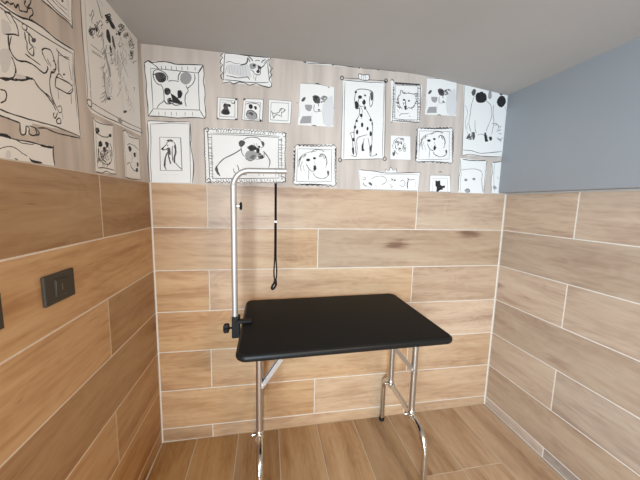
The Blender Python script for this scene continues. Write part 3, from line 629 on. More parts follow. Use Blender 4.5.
["s",4,3.4,849,1571,849,1570,849,1568,848,1567,846,1566,845,1567,844,1568,844,1569,844,1571,845,1573,847,1574,847,1572,848,1569],
["s",4,3.4,854,1566,853,1564,851,1563,850,1565,850,1567,849,1569,849,1570,851,1571,852,1570,853,1568,853,1566,852,1565,851,1565],
["s",4,3.4,844,1557,845,1557,846,1557,847,1555,846,1553,845,1550,844,1552,844,1555,844,1556,845,1557,846,1556,848,1555],
["f",3,0,919,1546,924,1549,930,1549,932,1540,932,1529,928,1525,923,1526,921,1536],
["s",4,4.25,874,1625,877,1629,880,1635,885,1638,891,1638,899,1635,906,1630,911,1622,915,1611,918,1600,918,1591,916,1582,915,1576],
["s",3,5.1,892,1633,903,1613],
["s",4,2.55,832,1647,834,1650,838,1655,846,1659,860,1660,878,1660,891,1660],
["f",0,0,1453,1811,1560,1815,1672,1825,1677,1725,1689,1630,1574,1631,1459,1626,1457,1719],
["f",0,0,1453,1812,1460,1821,1468,1816,1474,1813,1481,1818,1489,1821,1495,1813,1503,1817,1510,1818,1517,1814,1524,1820,1531,1824,1538,1815,1546,1818,1553,1821,1560,1815,1567,1820,1575,1824,1582,1817,1589,1826,1597,1827,1604,1819,1612,1826,1619,1829,1627,1821,1634,1831,1642,1828,1649,1823,1657,1830,1665,1830],
["s",4,3.4,1453,1812,1460,1821,1468,1816,1474,1813,1481,1818,1489,1821,1495,1813,1503,1817,1510,1818,1517,1814,1524,1820,1531,1824,1538,1815,1546,1818,1553,1821,1560,1815,1567,1820,1575,1824,1582,1817,1589,1826,1597,1827,1604,1819,1612,1826,1619,1829,1627,1821,1634,1831,1642,1828,1649,1823,1657,1830,1665,1830,1672,1825],
["f",0,0,1672,1825,1676,1820,1680,1814,1673,1809,1676,1803,1683,1797,1674,1792,1678,1786,1685,1781,1674,1775,1679,1770,1682,1764,1675,1759,1684,1753,1684,1747,1676,1742,1685,1736,1681,1730,1677,1725,1686,1719,1689,1713,1679,1706,1686,1700,1692,1694,1682,1687,1689,1681,1687,1675,1684,1669,1691,1662,1690,1656,1687,1650,1693,1643,1695,1637],
["s",4,3.4,1672,1825,1676,1820,1680,1814,1673,1809,1676,1803,1683,1797,1674,1792,1678,1786,1685,1781,1674,1775,1679,1770,1682,1764,1675,1759,1684,1753,1684,1747,1676,1742,1685,1736,1681,1730,1677,1725,1686,1719,1689,1713,1679,1706,1686,1700,1692,1694,1682,1687,1689,1681,1687,1675,1684,1669,1691,1662,1690,1656,1687,1650,1693,1643,1695,1637,1689,1630],
["f",0,0,1690,1629,1679,1623,1669,1622,1660,1630,1650,1626,1640,1622,1632,1630,1622,1626,1612,1622,1603,1631,1593,1622,1583,1627,1574,1631,1565,1624,1554,1627,1545,1630,1536,1626,1525,1626,1516,1629,1507,1619,1497,1622,1488,1627,1478,1618,1468,1622],
["s",4,3.4,1690,1629,1679,1623,1669,1622,1660,1630,1650,1626,1640,1622,1632,1630,1622,1626,1612,1622,1603,1631,1593,1622,1583,1627,1574,1631,1565,1624,1554,1627,1545,1630,1536,1626,1525,1626,1516,1629,1507,1619,1497,1622,1488,1627,1478,1618,1468,1622,1459,1626],
["f",0,0,1459,1626,1448,1632,1451,1639,1458,1645,1452,1651,1448,1658,1458,1663,1451,1670,1454,1676,1457,1682,1454,1688,1448,1695,1457,1701,1447,1707,1452,1713,1456,1719,1452,1725,1450,1732,1455,1737,1445,1744,1450,1750,1455,1756,1444,1762,1450,1769,1454,1774,1450,1781,1449,1787,1454,1793,1447,1799,1444,1805],
["s",4,3.4,1459,1626,1448,1632,1451,1639,1458,1645,1452,1651,1448,1658,1458,1663,1451,1670,1454,1676,1457,1682,1454,1688,1448,1695,1457,1701,1447,1707,1452,1713,1456,1719,1452,1725,1450,1732,1455,1737,1445,1744,1450,1750,1455,1756,1444,1762,1450,1769,1454,1774,1450,1781,1449,1787,1454,1793,1447,1799,1444,1805,1453,1811],
["s",4,2.55,1464,1799,1561,1804,1656,1807,1661,1724,1668,1649,1574,1641,1470,1638,1468,1720,1464,1799],
["f",4,0,1538,1749,1535,1743,1527,1740,1519,1742,1515,1747,1518,1753,1526,1755,1535,1754],
["f",4,0,1571,1759,1568,1755,1562,1752,1555,1754,1552,1758,1555,1763,1561,1765,1568,1763],
["f",4,0,1560,1712,1563,1719,1567,1724,1572,1720,1575,1713,1573,1704,1569,1697,1564,1698,1560,1701,1559,1707],
["s",4,2.55,1562,1744,1571,1719],
["s",4,3.4,1518,1729,1522,1722,1527,1713,1533,1705,1539,1699,1546,1695,1552,1693,1558,1694,1564,1696,1569,1699,1573,1704,1576,1709,1578,1713],
["s",3,2.55,1474,1708,1474,1718,1475,1732,1478,1745,1485,1755,1494,1762,1501,1768],
["s",3,2.55,1480,1727,1481,1735,1483,1747,1488,1758,1497,1765,1509,1771,1518,1775],
["s",3,2.55,1493,1690,1491,1696,1488,1705,1487,1715,1490,1724,1493,1733,1496,1740],
["s",3,2.55,1510,1691,1501,1722],
["s",3,2.55,1475,1745,1479,1752,1485,1762,1494,1771,1506,1778,1520,1784,1534,1788,1547,1791,1560,1793,1568,1794],
["s",4,2.55,1534,1699,1535,1692,1535,1683,1536,1674,1536,1664,1535,1655,1535,1648],
["s",4,3.4,1559,1687,1561,1683,1563,1677,1568,1672,1575,1668,1584,1664,1593,1661,1603,1659,1613,1659,1622,1660,1631,1664,1640,1670,1646,1676,1648,1683,1648,1690,1648,1695],
["s",3,2.125,1479,1737,1479,1733,1479,1728,1475,1724,1471,1721],
["s",3,2.125,1479,1737,1479,1733,1477,1728,1473,1724,1469,1722],
["s",3,2.125,1507,1778,1506,1775,1504,1772,1501,1770,1497,1769],
["s",3,2.125,1494,1767,1495,1764,1496,1761,1495,1757,1493,1754],
["s",3,2.125,1504,1775,1505,1772,1506,1768,1505,1763,1504,1760],
["s",3,2.125,1504,1775,1505,1771,1506,1766,1505,1761,1503,1757],
["s",3,2.125,1484,1757,1483,1755,1482,1752,1478,1750,1476,1749],
["s",3,2.125,1480,1720,1481,1717,1481,1714,1480,1711,1479,1708],
["s",3,2.125,1480,1728,1481,1726,1483,1723,1482,1720,1481,1717],
["s",3,2.125,1480,1745,1481,1741,1481,1737,1477,1733,1474,1731],
["s",3,2.125,1481,1751,1482,1748,1483,1743,1480,1738,1477,1735],
["s",3,2.125,1504,1775,1504,1771,1503,1767,1501,1762,1498,1759],
["s",3,2.125,1607,1782,1607,1779,1607,1775,1606,1771,1605,1767],
["s",3,2.125,1632,1743,1631,1741,1630,1739,1628,1737,1625,1736],
["s",3,2.125,1615,1781,1616,1778,1617,1775,1617,1771,1617,1767],
["s",3,2.125,1615,1781,1615,1778,1613,1774,1610,1771,1608,1769],
["s",3,2.125,1627,1722,1628,1721,1628,1719,1628,1717,1628,1715],
["s",3,2.125,1594,1777,1593,1774,1591,1769,1587,1766,1583,1764],
["s",3,2.125,1628,1765,1630,1761,1631,1757,1629,1753,1627,1749],
["s",3,2.125,1629,1731,1631,1728,1632,1724,1631,1720,1629,1716],
["s",3,2.125,1622,1775,1624,1771,1626,1767,1625,1761,1625,1757],
["s",3,2.125,1627,1722,1628,1719,1628,1715,1624,1712,1621,1709],
["s",3,2.125,1617,1800,1615,1798,1612,1797,1609,1796,1606,1796],
["s",3,2.125,1569,1800,1567,1799,1566,1798,1564,1797,1562,1797],
["s",3,2.125,1613,1800,1609,1799,1605,1799,1601,1800,1598,1801],
["s",3,2.125,1606,1801,1605,1799,1603,1796,1600,1795,1597,1794],
["s",3,2.125,1617,1800,1616,1799,1613,1798,1610,1798,1606,1799],
["s",3,2.125,1548,1791,1547,1788,1544,1785,1540,1784,1536,1783],
["s",3,2.125,1557,1795,1555,1793,1553,1791,1550,1789,1547,1788],
["s",3,2.125,1552,1793,1549,1792,1546,1791,1541,1791,1537,1792],
["s",4,3.4,1562,1703,1563,1705,1564,1706,1565,1705,1567,1703,1566,1701,1565,1699,1564,1700,1563,1701,1562,1702,1562,1703,1562,1706,1563,1708],
["s",4,3.4,1570,1715,1570,1713,1569,1712,1567,1712,1566,1714,1566,1716,1567,1719,1568,1719,1570,1718,1570,1716,1570,1714,1568,1713,1567,1713],
["s",4,3.4,1573,1710,1572,1709,1570,1709,1569,1711,1569,1714,1569,1716,1570,1718,1571,1717,1572,1714,1572,1712,1572,1710,1570,1710,1569,1710],
["s",4,3.4,1566,1699,1567,1700,1567,1702,1568,1703,1569,1702,1570,1701,1571,1699,1571,1697,1569,1697,1567,1697,1567,1699,1566,1701],
["f",3,0,1637,1698,1642,1701,1647,1701,1650,1692,1650,1683,1646,1679,1642,1680,1639,1689],
["s",4,4.25,1588,1770,1590,1774,1593,1779,1598,1782,1604,1782,1612,1780,1619,1775,1625,1767,1629,1757,1632,1748,1633,1739,1632,1731,1631,1726],
["s",3,5.1,1605,1777,1617,1759],
["s",4,2.55,1544,1789,1547,1792,1550,1797,1557,1800,1572,1802,1590,1802,1603,1802],
["f",0,0,992,2040,1099,2042,1235,2047,1245,1849,1252,1632,1117,1621,1001,1616,997,1831],
["s",4,3.4,995,2036,1021,2036,1058,2036,1099,2037,1147,2038,1198,2041,1235,2042],
["s",4,2.55,1007,2026,1007,1977,1008,1905,1009,1832,1011,1756,1013,1677,1014,1621],
["s",4,2.55,995,2036,996,1983,997,1908,997,1831,997,1754,997,1675,997,1620],
["s",4,2.55,1232,2042,1234,1993,1236,1922,1238,1848,1239,1771,1241,1692,1242,1636],
["s",4,2.55,1242,2043,1244,1994,1248,1923,1250,1849,1252,1772,1254,1693,1254,1636],
["s",4,2.55,1007,1612,1035,1615,1075,1618,1117,1621,1164,1624,1213,1628,1248,1630],
["s",4,2.55,992,2046,1017,2047,1053,2049,1087,2051,1112,2051,1135,2051,1159,2051,1187,2052,1217,2053,1238,2054],
["s",4,4.25,979,2045,981,2048,983,2052,986,2055,990,2055,994,2053,997,2051,998,2047,997,2043,996,2039,993,2037,988,2036,984,2037,982,2039,980,2042,979,2045],
["s",4,4.25,1232,2053,1233,2056,1236,2061,1239,2064,1242,2064,1247,2062,1250,2059,1251,2055,1251,2051,1249,2047,1246,2045,1241,2044,1237,2045,1235,2047,1233,2051,1232,2053],
["s",4,4.25,983,1611,985,1615,987,1619,990,1622,994,1622,998,1620,1001,1617,1002,1613,1002,1608,1000,1604,997,1602,992,1602,988,1602,986,1605,984,1609,983,1611],
["s",4,4.25,1247,1630,1249,1633,1251,1638,1254,1641,1258,1641,1263,1638,1266,1636,1267,1631,1267,1626,1265,1623,1262,1621,1257,1620,1253,1621,1250,1623,1248,1627,1247,1630],
["f",0,0,1083,2076,1139,2075,1144,2049,1084,2046],
["s",4,3.4,1080,2062,1081,2066,1082,2072,1085,2076,1092,2076,1100,2074,1109,2072,1120,2074,1131,2077,1139,2077,1144,2073,1146,2067,1146,2060,1145,2055,1141,2050,1135,2046,1122,2045,1105,2045,1093,2047,1086,2051,1083,2057,1081,2061],
["s",4,2.55,1098,2071,1100,2045],
["s",4,2.55,1109,2072,1112,2046],
["s",4,2.55,1121,2073,1124,2048],
["s",4,3.4,1068,1974,1069,1980,1072,1987,1077,1993,1087,1996,1099,1998,1113,1999,1128,1999,1143,1997,1155,1996,1160,1993,1161,1990,1162,1988],
["s",4,3.4,1068,1974,1067,1964,1065,1950,1065,1936,1067,1922,1070,1908,1074,1898,1080,1893,1088,1893,1093,1896,1092,1904,1088,1915,1086,1926,1087,1938,1089,1951,1090,1960],
["s",4,3.4,1147,1989,1153,1990,1161,1991,1168,1988,1171,1976,1171,1960,1171,1944,1169,1930,1166,1918,1163,1910,1159,1909,1156,1913,1153,1921,1151,1934,1151,1952,1151,1965],
["f",4,0,1065,1925,1072,1931,1079,1935,1086,1921,1090,1905,1086,1895,1079,1890,1073,1891,1069,1897,1067,1911],
["f",3,0,1152,1981,1159,1987,1167,1988,1170,1970,1170,1950,1165,1942,1159,1943,1155,1962],
["f",4,0,1107,1957,1104,1949,1096,1946,1087,1948,1083,1955,1087,1962,1095,1965,1104,1963],
["f",4,0,1130,1967,1128,1963,1124,1961,1120,1963,1118,1966,1119,1970,1124,1972,1128,1971],
["f",4,0,1110,1934,1115,1941,1121,1946,1127,1939,1130,1930,1128,1922,1122,1916,1116,1917,1110,1922,1109,1928],
["s",4,2.55,1103,1955,1118,1940],
["f",4,0,1077,1980,1076,1976,1071,1973,1065,1975,1063,1979,1065,1984,1070,1986,1075,1985],
["s",4,2.55,1092,1916,1095,1913,1099,1908,1105,1906,1112,1907,1120,1910,1126,1913],
["s",4,3.4,1095,1899,1096,1889,1096,1875,1095,1861,1090,1849,1083,1839,1078,1826,1073,1809,1070,1790,1068,1769,1070,1747,1073,1724,1077,1702,1080,1680,1083,1659,1085,1645],
["s",4,3.4,1127,1902,1135,1891,1146,1875,1156,1859,1163,1847,1170,1836,1175,1821,1176,1800,1176,1776,1175,1753,1176,1733,1176,1715,1176,1696,1175,1674,1173,1653,1172,1638],
["s",4,2.55,1099,1905,1103,1901,1108,1894,1112,1884,1111,1869,1109,1852,1108,1839],
["f",4,0,1133,1901,1131,1894,1127,1891,1123,1893,1121,1900,1122,1907,1126,1911,1131,1908],
["f",4,0,1115,1860,1113,1853,1107,1849,1101,1852,1098,1859,1100,1866,1106,1869,1112,1867],
["f",4,0,1089,1829,1087,1823,1082,1821,1076,1822,1074,1828,1076,1833,1081,1836,1086,1834],
["f",4,0,1121,1809,1119,1799,1114,1795,1109,1798,1107,1808,1108,1817,1113,1822,1119,1818],
["f",4,0,1168,1839,1166,1833,1162,1831,1157,1833,1155,1838,1157,1844,1161,1846,1166,1844],
["f",4,0,1176,1819,1175,1813,1173,1810,1170,1812,1169,1819,1169,1825,1172,1828,1175,1825],
["f",4,0,1080,1795,1078,1787,1073,1784,1068,1787,1066,1794,1068,1801,1073,1804,1078,1802],
["f",4,0,1153,1792,1151,1783,1147,1780,1142,1783,1140,1791,1142,1799,1146,1802,1150,1799],
["f",4,0,1094,1769,1092,1759,1087,1755,1081,1758,1079,1768,1081,1777,1086,1782,1091,1778],
["f",4,0,1174,1765,1172,1754,1167,1749,1162,1753,1159,1764,1161,1774,1166,1779,1171,1775],
["f",4,0,1073,1727,1072,1718,1066,1715,1061,1718,1059,1726,1061,1734,1066,1737,1071,1734],
["s",4,3.4,1050,1757,1053,1746,1058,1730,1062,1712,1065,1691,1067,1667,1069,1650],
["s",4,2.55,1044,1756,1048,1760,1054,1764,1060,1766,1064,1765,1067,1761,1070,1758],
["f",4,0,1059,1678,1065,1684,1071,1684,1073,1664,1073,1644,1069,1643,1064,1650,1061,1664],
["s",4,3.4,1055,1641,1064,1638,1076,1634,1086,1636,1089,1647,1090,1663,1090,1680,1088,1696,1086,1712,1086,1725,1088,1733,1092,1738,1100,1743,1115,1748,1134,1754,1148,1757],
["f",4,0,1116,1698,1122,1713,1127,1722,1127,1704,1127,1682,1132,1674,1135,1671,1127,1666,1117,1667,1116,1683],
["s",4,2.55,1130,1739,1129,1734,1127,1725,1125,1716,1122,1704,1119,1691,1117,1681],
["s",4,2.55,1151,1740,1155,1729,1159,1712,1163,1695,1164,1676,1164,1657,1168,1643,1181,1641,1197,1645,1209,1649],
["f",4,0,1164,1689,1170,1702,1175,1707,1175,1677,1173,1650,1168,1666],
["f",4,0,1210,1654,1209,1650,1206,1649,1202,1650,1200,1653,1202,1657,1205,1658,1209,1657],
["f",0,0,776,2108,803,2109,880,2108,936,2110,1095,2109,1095,2105,936,2104,792,2099],
["s",4,3.4,776,2104,779,2106,783,2109,787,2111,788,2109,789,2104,798,2102,821,2103,852,2106,880,2108,901,2109,918,2110,930,2109,936,2107,937,2103,938,2102,937,2103,936,2107,949,2109,989,2109,1044,2107,1084,2106],
["f",3,0,792,2105,791,2102,787,2100,783,2101,782,2104,783,2108,787,2110,791,2109],
["f",4,0,1090,2108,1088,2105,1084,2103,1080,2104,1078,2107,1080,2111,1084,2113,1088,2112],
["f",3,0,1201,2109,1199,2105,1195,2103,1191,2104,1189,2108,1191,2112,1195,2114,1199,2112],
["s",4,1.7,1084,2108,1095,2107,1111,2106,1130,2106,1151,2107,1175,2108,1201,2109,1235,2109,1271,2108,1297,2108],
["f",0,0,1270,2061,1296,2053,1456,2053,1462,2031,1457,1928,1462,1846,1370,1839,1283,1837,1281,1949],
["s",4,3.4,1299,2036,1434,2044,1441,1962,1447,1859,1369,1853,1306,1856,1302,1950,1299,2036],
["f",3,0,1293,2052,1448,2056,1447,2048,1297,2040],
["s",4,5.95,1301,2052,1306,2041],
["s",4,5.95,1308,2052,1312,2040],
["s",4,5.95,1321,2052,1326,2045],
["s",4,5.95,1326,2052,1332,2042],
["s",4,5.95,1337,2052,1343,2041],
["s",4,5.95,1345,2053,1350,2040],
["s",4,5.95,1359,2053,1365,2044],
["s",4,5.95,1367,2053,1371,2042],
["s",4,5.95,1377,2053,1381,2046],
["s",4,5.95,1383,2054,1388,2042],
["s",4,5.95,1394,2054,1400,2046],
["s",4,5.95,1403,2054,1407,2045],
["s",4,5.95,1415,2054,1420,2045],
["s",4,5.95,1424,2055,1429,2043],
["s",4,5.95,1434,2055,1439,2045],
["s",4,5.95,1441,2055,1447,2042],
["s",4,4.25,1434,2035,1450,2033],
["s",4,4.25,1435,2030,1452,2029],
["s",4,4.25,1436,2018,1448,2016],
["s",4,4.25,1437,2006,1450,2005],
["s",4,4.25,1437,1997,1452,1996],
["s",4,4.25,1438,1990,1452,1988],
["s",4,4.25,1439,1977,1450,1976],
["s",4,4.25,1440,1968,1456,1968],
["s",4,4.25,1441,1953,1454,1952],
["s",4,4.25,1441,1949,1456,1948],
["s",4,4.25,1442,1934,1459,1933],
["s",4,4.25,1443,1928,1461,1928],
["s",4,4.25,1444,1917,1456,1915],
["s",4,4.25,1445,1904,1458,1903],
["s",4,4.25,1445,1898,1461,1896],
["s",4,4.25,1446,1887,1459,1885],
["s",4,4.25,1447,1873,1459,1870],
["s",4,4.25,1448,1862,1465,1861],
["s",4,4.25,1283,2022,1296,2020],
["s",4,4.25,1284,2012,1299,2011],
["s",4,4.25,1284,2007,1295,2006],
["s",4,4.25,1284,1993,1298,1992],
["s",4,4.25,1285,1987,1298,1985],
["s",4,4.25,1285,1975,1298,1973],
["s",4,4.25,1286,1965,1301,1963],
["s",4,4.25,1286,1959,1299,1957],
["s",4,4.25,1287,1948,1300,1947],
["s",4,4.25,1287,1936,1299,1934],
["s",4,4.25,1288,1926,1298,1925],
["s",4,4.25,1288,1918,1301,1917],
["s",4,4.25,1289,1909,1304,1907],
["s",4,4.25,1289,1896,1304,1895],
["s",4,4.25,1290,1890,1302,1889],
["s",4,4.25,1290,1877,1302,1875],
["s",4,4.25,1291,1868,1302,1867],
["s",4,4.25,1291,1860,1302,1859],
["s",4,4.25,1302,1850,1306,1843],
["s",4,4.25,1316,1850,1321,1843],
["s",4,4.25,1322,1850,1327,1844],
["s",4,4.25,1333,1850,1339,1841],
["s",4,4.25,1346,1851,1351,1842],
["s",4,4.25,1359,1851,1363,1845],
["s",4,4.25,1366,1851,1372,1842],
["s",4,4.25,1379,1852,1384,1845],
["s",4,4.25,1394,1852,1399,1844],
["s",4,4.25,1404,1852,1408,1844],
["s",4,4.25,1416,1853,1420,1847],
["s",4,4.25,1425,1853,1430,1843],
["s",4,4.25,1437,1853,1443,1845],
["s",4,4.25,1448,1853,1453,1844],
["s",4,3.4,1290,2053,1291,2026,1291,1988,1292,1949,1292,1911,1292,1872,1292,1844],
["s",4,3.4,1452,2054,1453,2031,1455,1999,1456,1963,1458,1921,1459,1877,1459,1846],
["s",4,4.25,1292,1844,1312,1844,1340,1845,1370,1845,1402,1845,1436,1845,1459,1846],
["s",4,3.4,1270,2058,1273,2060,1277,2064,1281,2065,1284,2062,1288,2057,1290,2053],
["s",4,3.4,1283,1837,1285,1835,1288,1834,1290,1834,1291,1838,1292,1843,1292,1848],
["f",4,0,1246,2051,1244,2047,1241,2046,1237,2047,1235,2050,1237,2053,1240,2055,1244,2054],
["s",4,3.4,1331,1983,1331,1991,1331,2002,1333,2010,1336,2012,1340,2010,1344,2008,1346,2004,1348,1999,1353,1996,1361,1997,1372,1999,1383,2001,1394,2000,1406,1998,1414,1997],
["s",4,5.1,1414,1997,1419,1999,1427,2002,1433,2002,1433,1996,1432,1987,1430,1981],
["s",4,4.25,1327,1986,1323,1981,1319,1973,1317,1965,1319,1958,1323,1950,1325,1944,1323,1940,1318,1938,1315,1936],
["s",4,3.4,1431,1978,1431,1973,1431,1965,1430,1957,1428,1949,1423,1940,1418,1932,1412,1927,1405,1923,1400,1921],
["f",4,0,1365,1962,1362,1958,1357,1956,1351,1957,1348,1961,1350,1965,1356,1967,1362,1966],
["f",4,0,1392,1960,1391,1956,1387,1954,1382,1955,1380,1959,1382,1962,1386,1964,1390,1963],
["s",3,7.6499999999999995,1366,1959,1368,1928],
["f",4,0,1361,1924,1366,1928,1371,1929,1374,1921,1375,1912,1370,1908,1364,1909,1362,1917],
["s",4,3.4,1375,1912,1378,1915,1383,1920,1388,1923,1393,1922,1398,1920,1404,1919,1409,1923,1414,1928,1418,1932],
["s",4,5.1,1319,1931,1321,1927,1324,1922,1327,1918,1331,1919,1335,1921,1338,1923],
["s",4,2.55,1334,1870,1335,1874,1337,1880,1341,1884,1348,1886,1358,1886,1367,1887,1377,1889,1387,1891,1394,1893],
["s",4,2.55,1320,1904,1329,1891],
["s",4,4.25,1395,1879,1401,1871],
["s",4,3.4,1325,1949,1327,1942,1329,1933,1333,1926,1338,1920,1345,1916,1350,1913],
["s",3,2.55,1317,1941,1316,1943,1316,1945,1317,1946,1319,1948],
["s",3,2.55,1323,1926,1320,1926,1317,1927,1314,1929,1313,1930],
["s",3,2.55,1317,1941,1318,1942,1320,1944,1322,1944,1323,1945],
["s",3,2.55,1335,1919,1332,1919,1330,1920,1328,1921,1327,1923],
["s",3,2.55,1318,1955,1317,1953,1315,1952,1313,1951,1311,1951],
["s",3,2.55,1324,1969,1322,1970,1320,1971,1318,1972,1317,1974],
["s",3,2.55,1325,1972,1325,1969,1325,1965,1324,1962,1323,1959],
["s",3,2.55,1317,1948,1315,1947,1313,1945,1309,1944,1306,1944],
["s",3,2.55,1320,1961,1321,1959,1321,1957,1319,1956,1318,1954],
["s",3,2.55,1317,1938,1317,1940,1317,1943,1321,1946,1324,1948],
["s",3,2.55,1323,1926,1323,1925,1323,1923,1321,1921,1319,1920],
["s",3,2.55,1317,1941,1314,1941,1312,1942,1310,1943,1308,1944],
["s",3,2.55,1330,1922,1328,1922,1326,1922,1325,1923,1323,1925],
["s",3,2.55,1319,1958,1316,1959,1314,1960,1313,1963,1313,1965],
["s",3,2.55,1335,1919,1334,1917,1334,1915,1331,1913,1329,1912],
["s",3,2.55,1331,1983,1328,1983,1325,1983,1322,1985,1321,1986],
["s",3,2.55,1376,1998,1376,1999,1376,2000,1377,2002,1377,2003],
["s",3,2.55,1383,1997,1384,1999,1385,2000,1386,2001,1388,2001],
["s",3,2.55,1341,1997,1342,1998,1343,2000,1344,2001,1345,2002],
["s",3,2.55,1352,1997,1353,1999,1354,2001,1355,2002,1356,2003],
["s",3,2.55,1376,1998,1377,1999,1378,1999,1380,2000],
["s",3,2.55,1417,1994,1418,1995,1418,1997,1419,1998,1419,1999],
["s",3,2.55,1352,1997,1351,1999,1351,2001,1352,2003,1353,2004],
["s",3,2.55,1376,1998,1376,2000,1378,2002,1379,2004,1381,2006],
["s",3,2.55,1360,1998,1359,2000,1359,2002,1360,2005,1361,2007],
["s",3,2.55,1352,1997,1353,1999,1354,2000,1356,2001,1357,2001],
["s",3,2.55,1390,1997,1390,1998,1390,1999,1390,2001,1391,2002],
["s",3,2.55,1405,1996,1406,1998,1407,2000,1409,2002,1411,2003],
["s",3,2.55,1427,1941,1426,1943,1425,1946,1425,1950,1426,1952],
["s",3,2.55,1425,1937,1425,1935,1425,1934,1425,1932,1425,1930],
["s",3,2.55,1419,1929,1419,1927,1418,1925,1416,1923,1414,1922],
["s",3,2.55,1431,1956,1432,1958,1434,1959,1438,1960,1441,1960],
["s",3,2.55,1432,1961,1431,1960,1430,1959,1428,1959,1427,1959],
["s",3,2.55,1432,1961,1433,1960,1435,1958,1437,1955,1438,1953],
["s",3,2.55,1430,1974,1428,1975,1427,1976,1425,1978,1424,1980],
["s",3,2.55,1422,1933,1420,1932,1418,1933,1415,1934,1412,1935],
["s",3,2.55,1429,1946,1431,1947,1435,1947,1438,1946,1441,1945],
["s",3,2.55,1426,1984,1426,1986,1425,1989,1425,1992,1426,1994],
["s",3,2.55,1406,1921,1407,1919,1409,1917,1410,1915,1411,1913],
["s",3,2.55,1430,1951,1429,1950,1426,1949,1424,1949,1421,1950],
["s",3,2.55,1432,1961,1432,1962,1433,1963,1435,1963,1437,1964],
["s",3,2.55,1426,1984,1425,1985,1423,1987,1421,1990,1420,1993],
["s",3,2.55,1356,1938,1354,1939,1352,1941,1351,1944,1350,1947],
["s",3,2.55,1374,1930,1372,1929,1370,1927,1367,1927,1365,1927],
["s",3,2.55,1376,1929,1374,1928,1373,1928,1372,1927,1371,1928],
["s",3,2.55,1358,1942,1358,1943,1359,1945,1361,1947,1362,1948],
["s",3,2.55,1356,1940,1356,1938,1355,1937,1353,1936,1352,1935],
["s",3,2.55,1356,1940,1356,1941,1355,1944,1357,1946,1358,1948],
["s",4,3.4,1364,1929,1365,1927,1365,1925,1365,1923,1363,1922,1361,1922,1360,1923,1360,1924,1361,1927,1361,1928,1362,1929,1363,1928,1364,1927],
["s",4,3.4,1374,1927,1373,1925,1372,1924,1371,1924,1370,1924,1369,1926,1369,1929,1370,1929,1372,1929,1373,1929,1373,1927,1373,1925],
["s",4,3.4,1364,1928,1366,1927,1368,1925,1367,1922,1365,1920,1363,1921,1361,1923,1362,1925,1363,1927,1365,1927,1367,1926,1367,1924,1367,1923],
["f",0,0,1288,1763,1408,1765,1419,1631,1291,1629],
["s",2,1.7,1288,1763,1408,1765,1419,1631,1291,1629,1288,1763],
["s",4,2.55,1302,1701,1303,1710,1306,1723,1310,1734,1317,1741,1326,1747,1335,1751,1344,1751,1353,1749,1361,1746,1366,1742,1370,1736,1372,1733],
["s",4,2.55,1315,1711,1315,1716,1316,1723,1318,1729,1322,1734,1327,1739,1330,1741],
["f",4,0,1339,1714,1338,1710,1335,1708,1332,1710,1331,1713,1332,1717,1335,1719,1338,1718],
["f",4,0,1359,1721,1358,1717,1356,1715,1353,1716,1351,1720,1352,1724,1355,1726,1358,1725],
["f",4,0,1354,1692,1352,1688,1348,1686,1344,1688,1341,1692,1343,1696,1347,1698,1352,1696],
["s",4,3.4,1322,1711,1321,1707,1319,1702,1320,1697,1323,1693,1327,1690,1330,1688],
["s",4,2.55,1336,1698,1338,1692,1341,1685,1344,1679,1349,1679,1355,1680,1360,1683,1362,1688,1362,1695,1363,1699],
["f",3,0,1305,1654,1309,1665,1314,1675,1318,1669,1320,1659,1316,1652,1310,1647,1307,1649],
["s",4,1.7,1367,1732,1372,1725,1380,1715,1384,1705,1383,1695,1379,1684,1376,1676],
["s",3,2.125,1332,1721,1332,1723,1334,1725,1343,1726,1351,1727,1356,1725,1356,1724,1352,1722,1345,1721,1337,1720,1332,1721,1334,1723,1336,1725],
["s",3,2.125,1319,1731,1325,1733,1332,1733,1335,1731,1336,1729,1333,1728,1329,1727,1325,1725,1322,1725,1321,1727,1321,1730,1323,1732,1325,1733],
["s",3,2.125,1365,1745,1365,1744,1363,1743,1355,1742,1348,1742,1347,1743,1348,1745,1349,1747,1352,1748,1357,1750,1361,1750,1362,1748,1362,1745],
["s",3,2.125,1320,1729,1324,1731,1329,1732,1332,1730,1333,1727,1331,1725,1329,1724,1324,1723,1320,1723,1316,1726,1314,1729,1320,1731,1325,1732],
["s",3,2.125,1367,1746,1364,1745,1360,1744,1356,1743,1352,1742,1349,1744,1349,1747,1352,1750,1357,1752,1365,1750,1372,1748,1367,1745,1361,1742],
["s",3,2.125,1339,1727,1335,1728,1334,1730,1339,1733,1347,1734,1356,1733,1361,1731,1355,1727,1347,1725,1339,1726,1334,1728,1334,1729,1336,1731],
["s",3,2.125,1381,1687,1379,1689,1378,1692,1377,1696,1378,1699,1382,1700,1385,1699,1384,1696,1383,1691,1381,1689,1379,1689,1377,1691,1376,1694],
["s",3,2.125,1370,1717,1371,1710,1371,1702,1371,1700,1369,1700,1367,1701,1365,1704,1366,1712,1368,1718,1370,1717,1372,1712,1373,1708,1373,1704],
["s",3,2.125,1373,1677,1373,1682,1372,1688,1373,1693,1375,1696,1378,1694,1381,1688,1382,1683,1381,1678,1378,1676,1376,1677,1373,1679,1371,1680],
["s",3,2.125,1368,1706,1370,1706,1372,1704,1375,1700,1376,1696,1374,1692,1372,1690,1370,1691,1369,1693,1368,1696,1368,1699,1369,1703,1369,1706],
["s",4,2.55,1307,1671,1308,1668,1309,1664,1310,1661,1309,1658,1307,1658,1305,1659,1305,1661,1305,1665,1305,1669,1305,1671,1307,1669,1309,1665],
["s",4,2.55,1317,1663,1316,1662,1314,1661,1313,1662,1312,1664,1313,1666,1314,1667,1315,1669,1316,1669,1317,1667,1318,1664,1317,1662,1315,1660],
["s",4,2.55,1318,1671,1318,1670,1317,1669,1315,1670,1314,1674,1314,1678,1315,1681,1318,1680,1320,1677,1320,1674,1320,1671,1317,1671,1315,1671],
["s",4,2.55,1313,1683,1318,1677,1324,1670,1330,1665,1334,1662,1338,1661,1340,1660],
